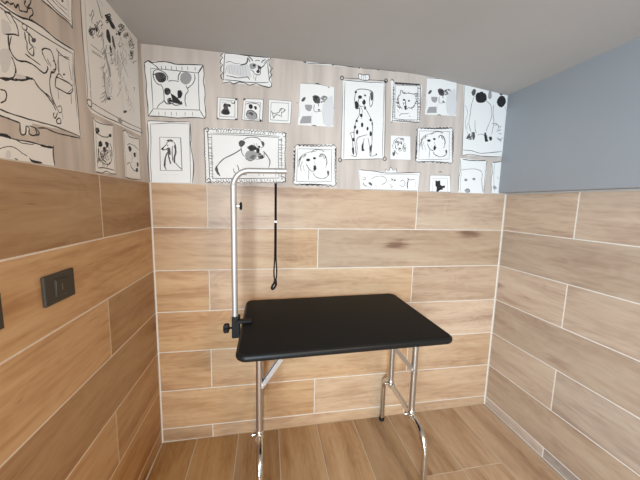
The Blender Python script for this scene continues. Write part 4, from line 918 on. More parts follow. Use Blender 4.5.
["s",4,2.55,1298,1710,1308,1687],
["f",0,0,1101,1564,1279,1555,1484,1560,1480,1453,1117,1452],
["s",4,3.4,1105,1562,1131,1561,1168,1559,1203,1557,1225,1554,1246,1551,1280,1550,1345,1553,1425,1558,1484,1562],
["s",4,2.55,1105,1560,1118,1452],
["s",4,3.4,1484,1560,1480,1452],
["s",4,1.7,1117,1540,1272,1542,1473,1548,1471,1455,1126,1452,1117,1540],
["f",0,0,1268,1553,1271,1574,1287,1564,1297,1583,1313,1569,1332,1577,1330,1554],
["s",4,2.55,1263,1563,1265,1567,1268,1572,1271,1574,1273,1571,1276,1566,1279,1562,1283,1562,1287,1564,1290,1568,1293,1575,1294,1582,1297,1586,1301,1583,1305,1576,1309,1570,1313,1569,1317,1568,1321,1569,1326,1573,1331,1577,1334,1579,1335,1575,1334,1568,1333,1563],
["s",4,2.55,1133,1523,1137,1521,1144,1519,1148,1516,1147,1512,1144,1508,1141,1505,1137,1507,1132,1511,1129,1513],
["s",4,4.25,1134,1492,1135,1488,1137,1482,1140,1477,1145,1474,1152,1472,1157,1470],
["f",3,0,1164,1491,1171,1493,1179,1494,1186,1487,1190,1479,1187,1475,1180,1475,1171,1482],
["s",4,3.4,1158,1467,1181,1464],
["s",4,2.55,1182,1510,1187,1515,1194,1521,1204,1525,1218,1529,1235,1531,1250,1531,1260,1527,1269,1520,1274,1514,1276,1508,1275,1502,1271,1496,1263,1490,1252,1484,1245,1480],
["s",4,2.55,1203,1479,1223,1465],
["s",4,4.25,1304,1522,1309,1519,1314,1515,1317,1512,1313,1511,1306,1511,1301,1511],
["f",3,0,1333,1511,1332,1507,1327,1505,1323,1506,1321,1511,1322,1515,1327,1516,1331,1515],
["s",4,2.55,1302,1490,1304,1483,1305,1474,1308,1468,1311,1470,1316,1475,1319,1479],
["s",4,2.55,1360,1503,1364,1506,1370,1512,1376,1514,1382,1512,1388,1506,1392,1500,1393,1492,1390,1484,1386,1478,1377,1477,1366,1479,1358,1481],
["s",4,5.1,1406,1526,1408,1524,1410,1521,1411,1515,1410,1507,1408,1496,1407,1486,1409,1477,1411,1470,1412,1464],
["s",4,3.4,1411,1524,1413,1521,1417,1518,1423,1516,1433,1517,1446,1520,1455,1523],
["s",4,1.7,1459,1521,1458,1473],
["f",0,0,1550,1548,1682,1553,1695,1453,1553,1452],
["s",4,2.55,1550,1548,1682,1553,1695,1452,1553,1452,1550,1548],
["s",4,1.7,1571,1531,1665,1535,1675,1452,1573,1452,1571,1531],
["f",5,0,1587,1520,1598,1516,1609,1517,1618,1521,1622,1495,1634,1488,1653,1492,1653,1476,1639,1476,1640,1466,1622,1463,1610,1453,1599,1452,1599,1478,1590,1487],
["s",4,3.4,1603,1567,1606,1569,1609,1572,1613,1574,1618,1572,1623,1569,1627,1567],
["f",0,0,1724,2075,1855,2066,2023,2046,2036,1890,2025,1681,1754,1677,1739,1870],
["s",4,2.55,1729,2074,1732,2021,1737,1945,1742,1870,1745,1798,1749,1727,1751,1677],
["s",4,3.4,1755,1706,1770,1706,1792,1706,1814,1705,1833,1701,1852,1696,1872,1693,1894,1694,1917,1697,1941,1700,1970,1704,2000,1708,2022,1711],
["s",4,2.55,1755,1672,1766,1676,1783,1681,1805,1684,1831,1683,1862,1679,1897,1676,1942,1676,1991,1678,2026,1679],
["s",4,1.7,1744,1965,1750,1955,1759,1940,1764,1924,1763,1907,1758,1888,1755,1871,1757,1853,1761,1835,1764,1823],
["f",3,0,1778,2038,1783,2048,1790,2058,1799,2059,1807,2054,1807,2042,1804,2028,1796,2021,1788,2020,1782,2029],
["f",4,0,1807,2022,1811,2032,1819,2041,1833,2042,1847,2041,1859,2042,1870,2041,1879,2031,1883,2019,1881,2004,1873,1992,1858,1986,1842,1984,1828,1985,1816,1991,1810,2007],
["f",2,0,1893,2053,1899,2059,1907,2060,1913,2045,1916,2026,1913,2016,1907,2011,1899,2012,1892,2019,1892,2036],
["f",4,0,1955,2010,1962,2023,1973,2035,1987,2038,2002,2033,2013,2019,2017,2001,2007,1982,1992,1970,1975,1972,1961,1982,1956,1997],
["f",4,0,1965,2047,1973,2052,1982,2051,1988,2050,1990,2044,1983,2040,1975,2038,1969,2043],
["s",4,4.25,1823,2003,1829,2006,1837,2009,1845,2011,1852,2011,1852,2006,1850,1999,1846,1998,1840,1998,1832,1997,1826,1997,1828,2000,1832,2004],
["s",4,4.25,1860,2010,1855,2010,1850,2012,1848,2018,1849,2023,1854,2022,1861,2020,1867,2019,1871,2018,1867,2014,1859,2010,1853,2011,1848,2011],
["s",4,4.25,1819,2027,1824,2026,1830,2024,1833,2017,1833,2010,1827,2007,1820,2007,1816,2011,1815,2017,1820,2024,1827,2027,1833,2022,1838,2016],
["s",4,4.25,1867,2030,1866,2027,1862,2024,1853,2023,1845,2025,1848,2032,1854,2039,1861,2040,1867,2038,1870,2033,1870,2027,1865,2022,1859,2019],
["s",4,4.25,1821,2029,1827,2023,1833,2016,1834,2012,1831,2009,1827,2006,1821,2005,1814,2010,1809,2017,1812,2023,1817,2027,1823,2025,1827,2020],
["s",4,4.25,1864,1998,1864,2002,1864,2006,1864,2010,1866,2013,1875,2013,1884,2011,1882,2006,1877,2001,1871,2000,1865,2002,1864,2008,1865,2013],
["s",4,4.25,1860,2041,1855,2036,1850,2031,1846,2030,1843,2031,1837,2032,1833,2035,1833,2040,1837,2045,1846,2046,1855,2045,1855,2039,1853,2032],
["s",4,4.25,1823,2025,1831,2025,1838,2024,1840,2017,1838,2009,1830,2006,1822,2007,1820,2014,1821,2021,1826,2026,1832,2027,1835,2022,1837,2017],
["s",4,4.25,1842,1993,1838,2000,1836,2007,1844,2011,1853,2011,1857,2007,1859,2001,1858,1998,1855,1996,1851,1994,1846,1993,1840,1996,1834,1999],
["s",4,4.25,1848,1989,1845,1992,1842,1996,1844,2001,1849,2005,1860,2004,1871,2001,1872,1997,1868,1993,1860,1992,1852,1992,1845,1993,1841,1993],
["s",4,4.25,1815,2012,1821,2013,1827,2013,1831,2008,1830,2002,1822,1999,1813,1999,1812,2005,1814,2012,1818,2014,1824,2013,1830,2010,1835,2007],
["s",4,4.25,1855,2041,1855,2037,1855,2033,1850,2028,1842,2026,1833,2031,1827,2037,1833,2041,1843,2044,1853,2041,1858,2036,1851,2033,1842,2031],
["s",4,4.25,1958,2007,1964,2006,1969,2004,1972,2000,1972,1996,1970,1990,1966,1986,1960,1990,1955,1997,1956,2003,1959,2007,1964,2006,1969,2004],
["s",4,4.25,1991,2011,1989,2006,1986,2003,1981,2006,1977,2011,1978,2015,1981,2018,1984,2021,1986,2022,1990,2019,1993,2015,1993,2012,1993,2010],
["s",4,4.25,1994,2028,1992,2024,1989,2020,1984,2018,1980,2019,1978,2024,1977,2029,1978,2031,1980,2031,1985,2032,1990,2031,1992,2026,1992,2021],
["s",4,4.25,2004,2003,1999,2004,1993,2005,1990,2009,1989,2014,1994,2015,2001,2015,2006,2012,2009,2008,2007,2004,2003,2001,1997,2002,1992,2004],
["s",4,4.25,1980,1983,1980,1988,1980,1993,1981,1996,1982,1998,1984,1999,1988,1998,1993,1994,1996,1990,1993,1983,1988,1978,1983,1979,1980,1980],
["s",4,4.25,1975,2019,1980,2014,1984,2008,1983,2004,1981,2001,1975,2002,1970,2005,1970,2008,1973,2012,1977,2014,1982,2015,1983,2011,1983,2007],
["s",4,4.25,1980,1983,1981,1990,1982,1996,1985,1995,1989,1992,1989,1988,1989,1983,1987,1978,1985,1976,1980,1980,1976,1985,1976,1988,1977,1990],
["s",4,4.25,1981,1978,1982,1984,1985,1991,1989,1992,1992,1992,1994,1990,1996,1987,1997,1982,1995,1977,1990,1975,1984,1976,1984,1983,1986,1990],
["s",4,2.55,1905,1787,1908,1789,1910,1789,1912,1784,1912,1778,1910,1777,1907,1778,1905,1780,1905,1782,1905,1786,1906,1788,1910,1788,1914,1787],
["s",4,2.55,1902,1802,1906,1800,1910,1797,1909,1792,1907,1788,1905,1786,1902,1786,1898,1790,1894,1794,1896,1796,1899,1797,1905,1796,1911,1795],
["s",4,2.55,1931,1783,1926,1786,1922,1789,1924,1794,1928,1796,1932,1795,1935,1791,1934,1789,1932,1788,1929,1786,1926,1785,1924,1789,1923,1793],
["s",4,2.55,1904,1798,1907,1798,1910,1796,1910,1793,1909,1790,1906,1789,1903,1789,1902,1791,1903,1794,1902,1798,1902,1801,1905,1800,1908,1798],
["s",4,2.55,1795,1780,1796,1783,1798,1787,1801,1789,1804,1789,1807,1786,1808,1781,1804,1779,1799,1779,1795,1781,1793,1785,1797,1789,1802,1792],
["s",4,2.55,1819,1792,1815,1789,1810,1786,1807,1788,1805,1791,1805,1794,1807,1797,1810,1798,1814,1799,1816,1796,1816,1792,1813,1788,1810,1786],
["s",4,2.55,1812,1803,1809,1798,1806,1795,1803,1796,1800,1799,1800,1801,1801,1803,1802,1806,1803,1808,1807,1805,1810,1802,1809,1799,1806,1796],
["s",4,2.55,1781,1776,1784,1778,1788,1780,1791,1781,1793,1781,1796,1778,1798,1773,1795,1771,1790,1770,1786,1770,1783,1772,1782,1775,1783,1777],
["s",4,2.55,1796,1775,1798,1778,1801,1781,1802,1783,1804,1784,1806,1785,1808,1783,1809,1777,1809,1772,1804,1772,1799,1775,1797,1779,1797,1783],
["s",3,2.55,1961,1885,1995,1838],
["s",3,2.55,1997,1783,1994,1784,1989,1787,1985,1792,1981,1796],
["s",3,2.55,1998,1850,1996,1852,1993,1854,1991,1858,1990,1861],
["s",3,2.55,1993,1858,1995,1859,1997,1861,2000,1862,2003,1862],
["s",3,2.55,1991,1779,1995,1780,2002,1780,2009,1778,2014,1775],
["s",3,2.55,2009,1818,2005,1816,1999,1815,1992,1817,1986,1819],
["s",3,2.55,2007,1789,2003,1787,1998,1784,1993,1783,1988,1783],
["s",3,2.55,1979,1869,1981,1864,1983,1858,1981,1852,1979,1848],
["s",3,2.55,1955,1877,1956,1874,1957,1869,1956,1864,1955,1860],
["s",3,2.55,1970,1872,1970,1870,1969,1867,1967,1865,1964,1863],
["s",3,2.55,1993,1781,1997,1779,2002,1776,2006,1771,2009,1766],
["s",3,2.55,1955,1877,1951,1875,1945,1872,1938,1872,1933,1872],
["s",3,2.55,2003,1840,1997,1838,1990,1836,1984,1836,1979,1837],
["s",4,2.55,1799,2021,1795,2007,1790,1988,1785,1968,1784,1949,1783,1929,1782,1911,1780,1894,1778,1878,1778,1863,1783,1845,1791,1828,1797,1816],
["s",4,2.55,1880,1999,1890,1994,1905,1985,1917,1974,1923,1956,1927,1936,1929,1917,1926,1901,1922,1887,1916,1872,1910,1854,1903,1835,1899,1822],
["s",4,2.55,1935,1980,1935,1968,1935,1950,1936,1932,1940,1914,1945,1895,1947,1874,1945,1850,1942,1824,1939,1805],
["s",4,2.55,1818,1885,1819,1872,1821,1853,1823,1837,1827,1825,1832,1815,1835,1809],
["s",4,4.25,1803,1816,1806,1811,1810,1804,1810,1797,1804,1792,1795,1786,1789,1781,1793,1776,1800,1771,1805,1768],
["f",3,0,1780,1795,1786,1802,1793,1806,1793,1792,1790,1777,1778,1772,1768,1773,1773,1784],
["f",3,0,1806,1807,1812,1814,1820,1817,1825,1805,1828,1789,1824,1773,1817,1766,1811,1785],
["s",4,2.55,1844,1799,1852,1802,1862,1805,1872,1806,1879,1804,1886,1800,1890,1797],
["f",4,0,1888,1812,1893,1817,1899,1817,1904,1802,1909,1784,1917,1775,1922,1770,1912,1763,1899,1763,1892,1787],
["f",4,0,1922,1789,1932,1794,1942,1796,1945,1785,1944,1774,1938,1771,1931,1773,1925,1781],
["s",4,1.7,1770,1867,1769,1855,1768,1839,1768,1824,1772,1812,1777,1802,1780,1795],
["s",4,1.7,1956,1875,1964,1871,1975,1865,1982,1857,1980,1846,1975,1834,1973,1827,1979,1828,1989,1834,1995,1838],
["s",4,2.55,1978,1788,1984,1785,1994,1781,2002,1779,2009,1783,2014,1790,2018,1795],
["s",4,1.7,2014,1976,2021,1963,2031,1942,2038,1920,2040,1892,2038,1862,2036,1841],
["f",0,0,1740,1660,1793,1655,1919,1651,1927,1576,1919,1452,1745,1452,1743,1569],
["s",4,4.25,1755,1653,1764,1651,1779,1650,1798,1648,1824,1648,1855,1648,1880,1649,1897,1650,1909,1651,1917,1652],
["s",4,2.55,1740,1652,1743,1637,1748,1616,1751,1594,1748,1572,1743,1549,1740,1526,1742,1501,1746,1476,1749,1459],
["s",4,2.55,1919,1651,1926,1643,1925,1636,1919,1631,1923,1623,1925,1616,1919,1611,1922,1603,1924,1596,1918,1590,1921,1583,1921,1576,1918,1570,1925,1563,1923,1556,1918,1550,1922,1544,1920,1537,1918,1532,1923,1525,1924,1519,1918,1514,1924,1507,1921,1501,1918,1496,1924,1489,1924,1483,1918,1478,1924,1471,1922,1465,1918,1459],
["s",4,2.55,1751,1586,1760,1588,1773,1591,1789,1594,1810,1596,1835,1598,1856,1597,1873,1594,1887,1588,1897,1579,1901,1567,1900,1551,1900,1532,1905,1507,1911,1479,1915,1459],
["f",2,0,1803,1530,1800,1524,1791,1521,1782,1524,1778,1529,1781,1536,1789,1538,1799,1536],
["f",2,0,1857,1537,1854,1532,1846,1529,1837,1531,1833,1537,1836,1542,1844,1545,1853,1543],
["f",3,0,1796,1528,1795,1525,1792,1524,1788,1525,1787,1528,1788,1531,1791,1532,1795,1531],
["f",3,0,1852,1537,1851,1534,1847,1533,1844,1534,1842,1537,1843,1540,1846,1541,1850,1540],
["f",2,0,1788,1464,1793,1470,1800,1476,1811,1476,1820,1474,1824,1465,1824,1457,1814,1452,1803,1452,1794,1458],
["s",4,3.4,1788,1464,1792,1468,1797,1472,1802,1476,1808,1476,1815,1475,1820,1473,1823,1468,1825,1462,1825,1457],
["s",4,1.7,1757,1578,1756,1560,1754,1534,1754,1510,1757,1487,1761,1466,1764,1452],
["f",0,0,1959,1646,2033,1649,2031,1454,1975,1457],
["s",4,4.25,1962,1642,1968,1643,1978,1644,1989,1645,2001,1647,2014,1649,2023,1651],
["s",4,2.55,1960,1637,1963,1624,1968,1605,1971,1586,1970,1570,1967,1554,1966,1535,1969,1509,1974,1481,1978,1461],
["s",4,1.7,1978,1638,1979,1611,1982,1571,1985,1535,1990,1506,1996,1480,2000,1462],
["f",2,0,1981,1496,1990,1500,2000,1501,2009,1493,2012,1484,2004,1479,1993,1478,1985,1487],
["s",4,4.25,2009,1558,2016,1545]],"L":[["f",0,0,-932,1780,-792,1807,-775,1807,-737,1807,-705,1815,-633,1822,-532,1827,-538,1765,-539,1705,-535,1606,-534,1562,-565,1564,-626,1565,-667,1560,-738,1554,-759,1520,-776,1521,-778,1548,-826,1546,-961,1550],
["s",4,4.08,-818,1802,-812,1802,-804,1801,-793,1801,-780,1801,-764,1801,-748,1803,-733,1806,-719,1812,-705,1816,-692,1819,-679,1820,-665,1821,-650,1820,-633,1819,-614,1818,-587,1820,-556,1823,-532,1826],
["s",4,2.72,-819,1794,-813,1794,-805,1793,-794,1792,-781,1792,-765,1793,-749,1793,-732,1794,-715,1796,-696,1797,-678,1798,-659,1800,-636,1802,-605,1805,-568,1809,-540,1812],
["s",4,3.4000000000000004,-532,1826,-535,1810,-538,1788,-540,1764,-540,1740,-539,1713,-538,1686,-538,1658,-538,1630,-539,1606,-539,1587,-539,1572,-539,1561],
["s",4,2.04,-542,1811,-543,1789,-544,1757,-545,1723,-546,1687,-546,1649,-546,1622],
["s",4,3.4000000000000004,-787,1788,-783,1791,-777,1794,-772,1796,-768,1794,-766,1790,-763,1786,-760,1783,-756,1780,-754,1775,-752,1768,-752,1761,-752,1755],
["s",4,2.72,-786,1788,-770,1773],
["s",4,3.4000000000000004,-752,1755,-754,1755,-759,1754,-763,1753,-770,1750,-777,1746,-783,1743,-789,1740,-794,1739,-797,1737],
["s",4,4.08,-783,1742,-784,1735,-785,1726,-785,1718,-784,1711,-781,1705,-777,1700,-773,1697,-768,1695,-761,1695,-753,1697,-744,1701,-735,1704,-726,1705,-717,1706,-708,1705,-701,1704,-695,1702,-689,1701,-683,1700,-678,1700,-673,1702,-668,1706,-664,1712,-661,1717,-660,1720,-661,1723,-662,1725],
["s",4,2.72,-774,1744,-778,1734,-783,1720,-785,1707,-784,1699,-779,1692,-776,1686,-774,1678,-772,1671,-772,1665,-775,1659,-779,1653,-781,1650],
["f",1,0,-797,1769,-789,1771,-779,1772,-774,1766,-772,1758,-776,1751,-783,1745,-793,1738,-801,1737,-800,1752],
["f",1,0,-815,1693,-805,1701,-792,1708,-784,1707,-780,1699,-785,1679,-794,1660,-804,1649,-813,1648,-815,1670],
["s",4,2.72,-737,1788,-736,1790,-734,1793,-731,1795,-728,1795,-724,1794,-721,1792,-722,1789,-724,1784,-726,1781,-729,1780,-733,1780,-736,1780,-737,1781,-738,1783,-739,1785],
["s",4,3.4000000000000004,-731,1776,-731,1771,-731,1766,-731,1760,-729,1757,-728,1754,-727,1751,-728,1745,-729,1739,-729,1734,-724,1730,-717,1728,-711,1728,-708,1734,-706,1743,-707,1750,-710,1752,-715,1753,-718,1755,-719,1762,-718,1772,-718,1779,-720,1780,-723,1779,-726,1778],
["s",4,4.08,-718,1779,-715,1778,-711,1776,-708,1774,-706,1772,-706,1769,-706,1767],
["f",3,0,-694,1775,-697,1769,-703,1764,-709,1763,-711,1766,-708,1772,-702,1776,-696,1778],
["s",4,3.4000000000000004,-738,1721,-733,1721,-726,1720,-717,1719,-707,1718,-695,1717,-687,1716],
["s",4,2.72,-723,1737,-708,1752],
["s",4,2.04,-715,1756,-696,1753],
["s",4,3.4000000000000004,-674,1747,-675,1750,-676,1755,-676,1759,-672,1763,-668,1767,-662,1770,-656,1772,-649,1774,-643,1775,-639,1773,-637,1770,-634,1765,-632,1758,-629,1749,-627,1742,-626,1738,-625,1735,-625,1734],
["s",4,2.72,-676,1757,-674,1753,-672,1747,-669,1741,-664,1737,-659,1733,-655,1730],
["s",4,2.72,-659,1745,-657,1743,-654,1739,-651,1736,-649,1734,-647,1731,-645,1730],
["s",4,4.08,-640,1723,-625,1734],
["s",4,2.72,-618,1791,-615,1789,-611,1787,-609,1782,-610,1773,-614,1762,-616,1751,-617,1741,-616,1731,-616,1724],
["s",4,3.4000000000000004,-617,1787,-610,1786,-601,1784,-591,1783,-580,1783,-569,1784,-561,1785],
["s",4,2.72,-609,1777,-562,1791],
["s",4,2.04,-565,1780,-564,1769,-562,1754,-560,1742,-560,1734,-560,1730,-561,1727],
["s",4,3.4000000000000004,-657,1690,-654,1698,-651,1708,-647,1716,-642,1718,-637,1717,-634,1717],
["s",4,2.72,-632,1704,-628,1710,-622,1718,-616,1724,-610,1723,-604,1720,-599,1717],
["f",4,0,-590,1731,-592,1728,-595,1727,-597,1726,-598,1727,-597,1730,-594,1731,-591,1732],
["s",4,4.08,-814,1635,-810,1636,-803,1638,-796,1640,-791,1641,-785,1642,-780,1643,-774,1645,-768,1648,-762,1652,-755,1656,-747,1662,-740,1665,-734,1666,-728,1666,-724,1665],
["s",4,3.4000000000000004,-855,1563,-848,1562,-836,1562,-824,1561,-813,1560,-802,1560,-789,1560,-771,1561,-751,1561,-728,1563,-704,1564,-677,1566,-648,1567,-612,1566,-574,1565,-545,1563],
["s",4,3.4000000000000004,-857,1549,-849,1548,-837,1548,-826,1547,-817,1547,-810,1547,-803,1546,-794,1546,-785,1545,-778,1545],
["s",4,3.4000000000000004,-723,1546,-715,1548,-703,1551,-691,1553,-681,1552,-671,1551,-659,1550,-642,1550,-623,1551,-603,1553,-581,1554,-557,1556,-540,1557],
["s",4,3.4000000000000004,-778,1545,-779,1539,-780,1531,-781,1525,-780,1521,-778,1518,-775,1517,-772,1518,-768,1520,-764,1523,-762,1530,-761,1537,-760,1543],
["s",4,3.4000000000000004,-760,1543,-757,1542,-753,1542,-751,1540,-751,1535,-753,1530,-753,1526,-750,1524,-745,1523,-740,1523,-735,1525,-730,1527,-726,1530,-727,1535,-729,1540,-731,1543],
["s",4,3.4000000000000004,-750,1545,-745,1545,-737,1545,-730,1545,-725,1542,-721,1539,-718,1536,-718,1534,-719,1531,-721,1529,-724,1528,-729,1527,-733,1526],
["s",4,4.08,-561,1565,-541,1561],
["s",4,4.08,-836,1631,-831,1631,-822,1632,-815,1633,-810,1633,-807,1633,-803,1634,-798,1637,-792,1642,-787,1645,-784,1645,-782,1644,-781,1643],
["s",4,2.72,-773,1681,-773,1677,-773,1671,-774,1666,-775,1661,-778,1655,-780,1651,-784,1647,-788,1643,-791,1640],
["s",4,4.08,-778,1647,-772,1648,-764,1649,-755,1652,-744,1658,-732,1665,-722,1669,-715,1667,-711,1661,-705,1656,-697,1652,-688,1649,-680,1646,-671,1641,-664,1635,-657,1630,-651,1624,-647,1618,-644,1613],
["s",4,3.4000000000000004,-679,1649,-674,1647,-666,1644,-660,1641,-655,1636,-651,1631,-649,1627],
["s",4,3.4000000000000004,-649,1708,-652,1702,-656,1694,-658,1685,-659,1675,-659,1665,-658,1656,-655,1647,-652,1640,-648,1633,-644,1627,-640,1622,-637,1618],
["s",4,2.72,-636,1625,-632,1627,-626,1631,-621,1632,-619,1629,-618,1623,-619,1618,-622,1614,-627,1612,-631,1611,-634,1613,-635,1617,-636,1620],
["s",4,3.4000000000000004,-652,1605,-654,1602,-656,1598,-657,1595,-656,1592,-652,1590,-649,1591,-645,1596,-641,1603,-638,1609],
["s",4,3.4000000000000004,-645,1589,-645,1586,-646,1581,-644,1578,-640,1578,-634,1579,-630,1581,-627,1584,-627,1588,-627,1591,-628,1593,-630,1595,-633,1595,-638,1593,-643,1588,-647,1585],
["s",4,2.72,-619,1614,-617,1596],
["s",4,3.4000000000000004,-638,1681,-636,1688,-633,1699,-630,1707,-625,1710,-619,1711,-611,1711,-599,1713,-585,1714,-573,1714,-564,1712,-558,1708,-556,1704,-557,1699,-561,1693,-566,1688,-571,1684,-577,1681,-587,1679,-604,1679,-624,1679,-638,1679],
["s",4,2.72,-619,1710,-552,1713],
["s",4,2.72,-587,1679,-556,1704],
["s",4,3.4000000000000004,-636,1693,-634,1676],
["s",4,2.72,-627,1676,-627,1649],
["s",4,3.4000000000000004,-568,1687,-570,1654],
["s",4,2.04,-549,1777,-553,1712],
["s",4,3.4000000000000004,-637,1751,-633,1750,-628,1748,-625,1744,-626,1738,-628,1731,-632,1724,-637,1719,-644,1714,-648,1712],
["s",4,3.4000000000000004,-612,1762,-614,1728],
["f",4,0,-588,1733,-589,1730,-592,1729,-595,1728,-596,1730,-595,1732,-592,1734,-589,1734],
["s",4,3.4000000000000004,-824,1606,-820,1607,-815,1608,-811,1608,-809,1606,-808,1603,-808,1599,-809,1595,-811,1590,-814,1585,-818,1582,-824,1578,-827,1576],
["f",1,0,-776,1660,-763,1663,-750,1665,-743,1664,-744,1660,-757,1654,-771,1649,-775,1654],
["f",0,0,-654,1903,-652,1897,-611,1893,-554,1899,-531,1890,-519,1978,-517,2008,-645,1926],
["s",4,4.08,-659,1893,-652,1893,-641,1894,-631,1895,-621,1895,-610,1895,-598,1895,-581,1896,-562,1898,-547,1898,-538,1896,-533,1892,-531,1890],
["s",4,2.72,-642,1907,-633,1906,-620,1904,-604,1902,-582,1903,-557,1904,-538,1906],
["s",4,2.04,-621,1920,-614,1920,-604,1919,-591,1918,-574,1918,-555,1917,-541,1916],
["s",4,2.72,-518,1989,-521,1976,-524,1958,-527,1940,-529,1922,-530,1903,-531,1890],
["s",4,2.04,-541,1974,-546,1918],
["f",4,0,-563,1949,-565,1945,-569,1942,-573,1941,-574,1942,-572,1946,-568,1949,-565,1950],
["s",4,2.04,-600,1928,-591,1929,-577,1929,-565,1930,-558,1930,-553,1931,-550,1932],
["s",4,3.4000000000000004,-792,1810,-790,1810,-787,1809,-783,1809,-780,1812,-777,1816,-774,1818,-771,1818,-769,1817,-767,1817,-764,1819,-760,1823,-757,1825,-755,1823,-754,1819,-753,1818,-749,1822,-745,1829,-741,1832,-741,1829,-741,1824,-741,1820,-737,1820,-733,1822,-730,1824],
["s",4,3.4000000000000004,-730,1824,-726,1825,-721,1827,-717,1829,-715,1832,-714,1836,-713,1840,-708,1843,-703,1847,-698,1848,-696,1845,-695,1841,-696,1836,-699,1832,-703,1828,-707,1824,-709,1820,-710,1816,-710,1814,-707,1815,-702,1819,-699,1821],
["s",4,3.4000000000000004,-716,1857,-718,1853,-721,1848,-722,1844,-720,1842,-716,1841,-712,1843,-708,1849,-702,1857,-699,1864,-698,1868,-698,1870,-699,1872],
["f",0,0,-471,2045,-479,1825,-488,1675,-465,1658,-353,1660,-216,1665,-61,1667,-32,2116,-144,2110,-295,2112,-363,2107],
["s",4,2.72,-473,2029,-475,2003,-477,1966,-479,1928,-480,1893,-480,1858,-479,1825,-478,1793,-477,1762,-477,1735,-480,1711,-485,1690,-488,1675],
["s",4,1.36,-448,2030,-450,1997,-453,1949,-456,1902,-456,1862,-456,1822,-457,1783,-458,1740,-459,1697,-460,1668],
["s",4,3.4000000000000004,-295,2114,-285,2115,-269,2116,-248,2116,-218,2116,-181,2113,-144,2110,-108,2110,-73,2111,-46,2113,-32,2116,-27,2116,-25,2116],
["s",4,2.04,-25,2116,-31,2075,-40,2010,-47,1946,-48,1887,-48,1829,-47,1777,-49,1731,-51,1693,-53,1666],
["s",4,3.4000000000000004,-486,1688,-484,1691,-480,1695,-475,1698,-469,1699,-462,1698,-457,1696,-457,1691,-459,1684,-462,1679,-467,1677,-473,1676,-478,1676,-481,1679,-483,1683,-485,1686],
["s",4,2.72,-455,1693,-437,1693,-409,1692,-378,1691,-345,1691,-308,1691,-273,1691,-242,1691,-213,1692,-180,1693,-135,1695,-85,1698,-48,1700],
["s",4,3.4000000000000004,-477,1679,-474,1677,-469,1673,-458,1671,-438,1669,-411,1668,-381,1668,-348,1669,-311,1671,-275,1673,-244,1673,-216,1673,-182,1674,-135,1677,-79,1681,-37,1684],
["s",4,3.4000000000000004,-47,1706,-33,1686],
["f",2,0,-280,1689,-268,1694,-254,1698,-245,1691,-242,1681,-253,1674,-268,1671,-276,1679],
["s",4,1.36,-466,1706,-463,1716,-459,1730,-456,1749,-456,1776,-458,1806,-459,1828],
["f",2,0,-350,1910,-343,1917,-334,1920,-330,1905,-326,1886,-319,1877,-312,1867,-309,1851,-309,1836,-314,1830,-320,1832,-325,1845,-331,1865,-341,1890],
["f",2,0,-366,1832,-360,1834,-354,1831,-351,1809,-348,1783,-343,1763,-340,1747,-345,1739,-353,1740,-361,1758,-366,1783,-367,1810],
["s",4,2.04,-368,1719,-365,1725,-360,1733,-353,1740,-343,1743,-330,1745,-321,1746],
["s",2,2.04,-300,1754,-305,1756,-312,1760,-319,1761,-326,1758,-334,1754,-339,1751],
["s",2,5.44,-238,1966,-240,1950,-243,1929,-245,1908,-245,1890,-245,1873,-244,1862],
["s",3,2.72,-216,1969,-212,1959,-206,1943,-198,1929,-184,1915,-167,1902,-155,1893],
["s",4,4.08,-205,1877,-200,1854],
["s",2,2.04,-200,1850,-195,1843,-188,1833,-180,1822,-172,1811,-165,1800,-159,1792],
["s",1,4.08,-228,1812,-245,1737],
["f",3,0,-220,1734,-209,1739,-198,1744,-193,1741,-194,1736,-205,1731,-216,1728,-219,1730],
["s",2,2.72,-221,1808,-222,1736],
["s",4,2.72,-110,1865,-106,1868,-100,1872,-96,1872,-98,1867,-102,1858,-105,1852],
["s",1,4.08,-121,1820,-110,1761],
["s",4,6.12,-290,1934,-288,1923],
["s",4,2.72,-293,1914,-296,1906,-301,1894,-303,1887,-299,1886,-293,1889,-289,1893,-288,1899,-288,1907,-289,1912],
["s",4,2.04,-428,1870,-360,1878],
["s",4,2.04,-432,1874,-377,1885],
["s",3,2.72,-122,2020,-121,2014,-119,2006,-116,2001,-109,2006,-101,2015,-96,2018,-99,2008,-106,1993,-109,1982,-105,1978,-98,1978,-92,1978],
["s",2,2.04,-367,1868,-379,1778],
["s",4,4.08,-372,2069,-368,2064,-363,2056,-358,2048,-356,2042,-355,2036,-353,2031,-349,2028,-344,2026,-341,2025],
["s",4,2.04,-350,2082,-331,2073],
["s",3,4.08,-346,2047,-339,2030],
["f",4,0,-325,2046,-315,2054,-302,2062,-293,2061,-284,2057,-273,2055,-261,2054,-252,2051,-247,2047,-251,2039,-259,2032,-271,2029,-283,2030,-289,2036,-295,2041,-304,2042,-313,2043,-320,2044],
["f",4,0,-319,1998,-312,2004,-304,2008,-297,2003,-292,1994,-290,1981,-291,1968,-297,1962,-306,1961,-315,1964,-322,1972,-321,1986],
["f",3,0,-278,1999,-273,2002,-268,2002,-264,1994,-261,1983,-256,1971,-254,1961,-260,1958,-268,1961,-275,1968,-280,1978,-280,1990],
["f",4,0,-218,2044,-209,2048,-201,2050,-202,2043,-206,2036,-213,2032,-219,2032,-219,2038],
["f",4,0,-302,1949,-298,1951,-293,1951,-288,1946,-285,1939,-291,1930,-299,1925,-302,1936],
["f",4,0,-289,1923,-292,1919,-297,1916,-303,1914,-305,1916,-302,1920,-296,1923,-291,1925],
["s",4,2.72,-247,2047,-244,2044,-239,2041,-234,2038,-226,2040,-218,2042,-212,2045],
["f",3,0,-209,1993,-211,1989,-217,1986,-222,1984,-224,1986,-222,1989,-216,1993,-211,1994],
["s",3,2.72,-209,2032,-211,2012],
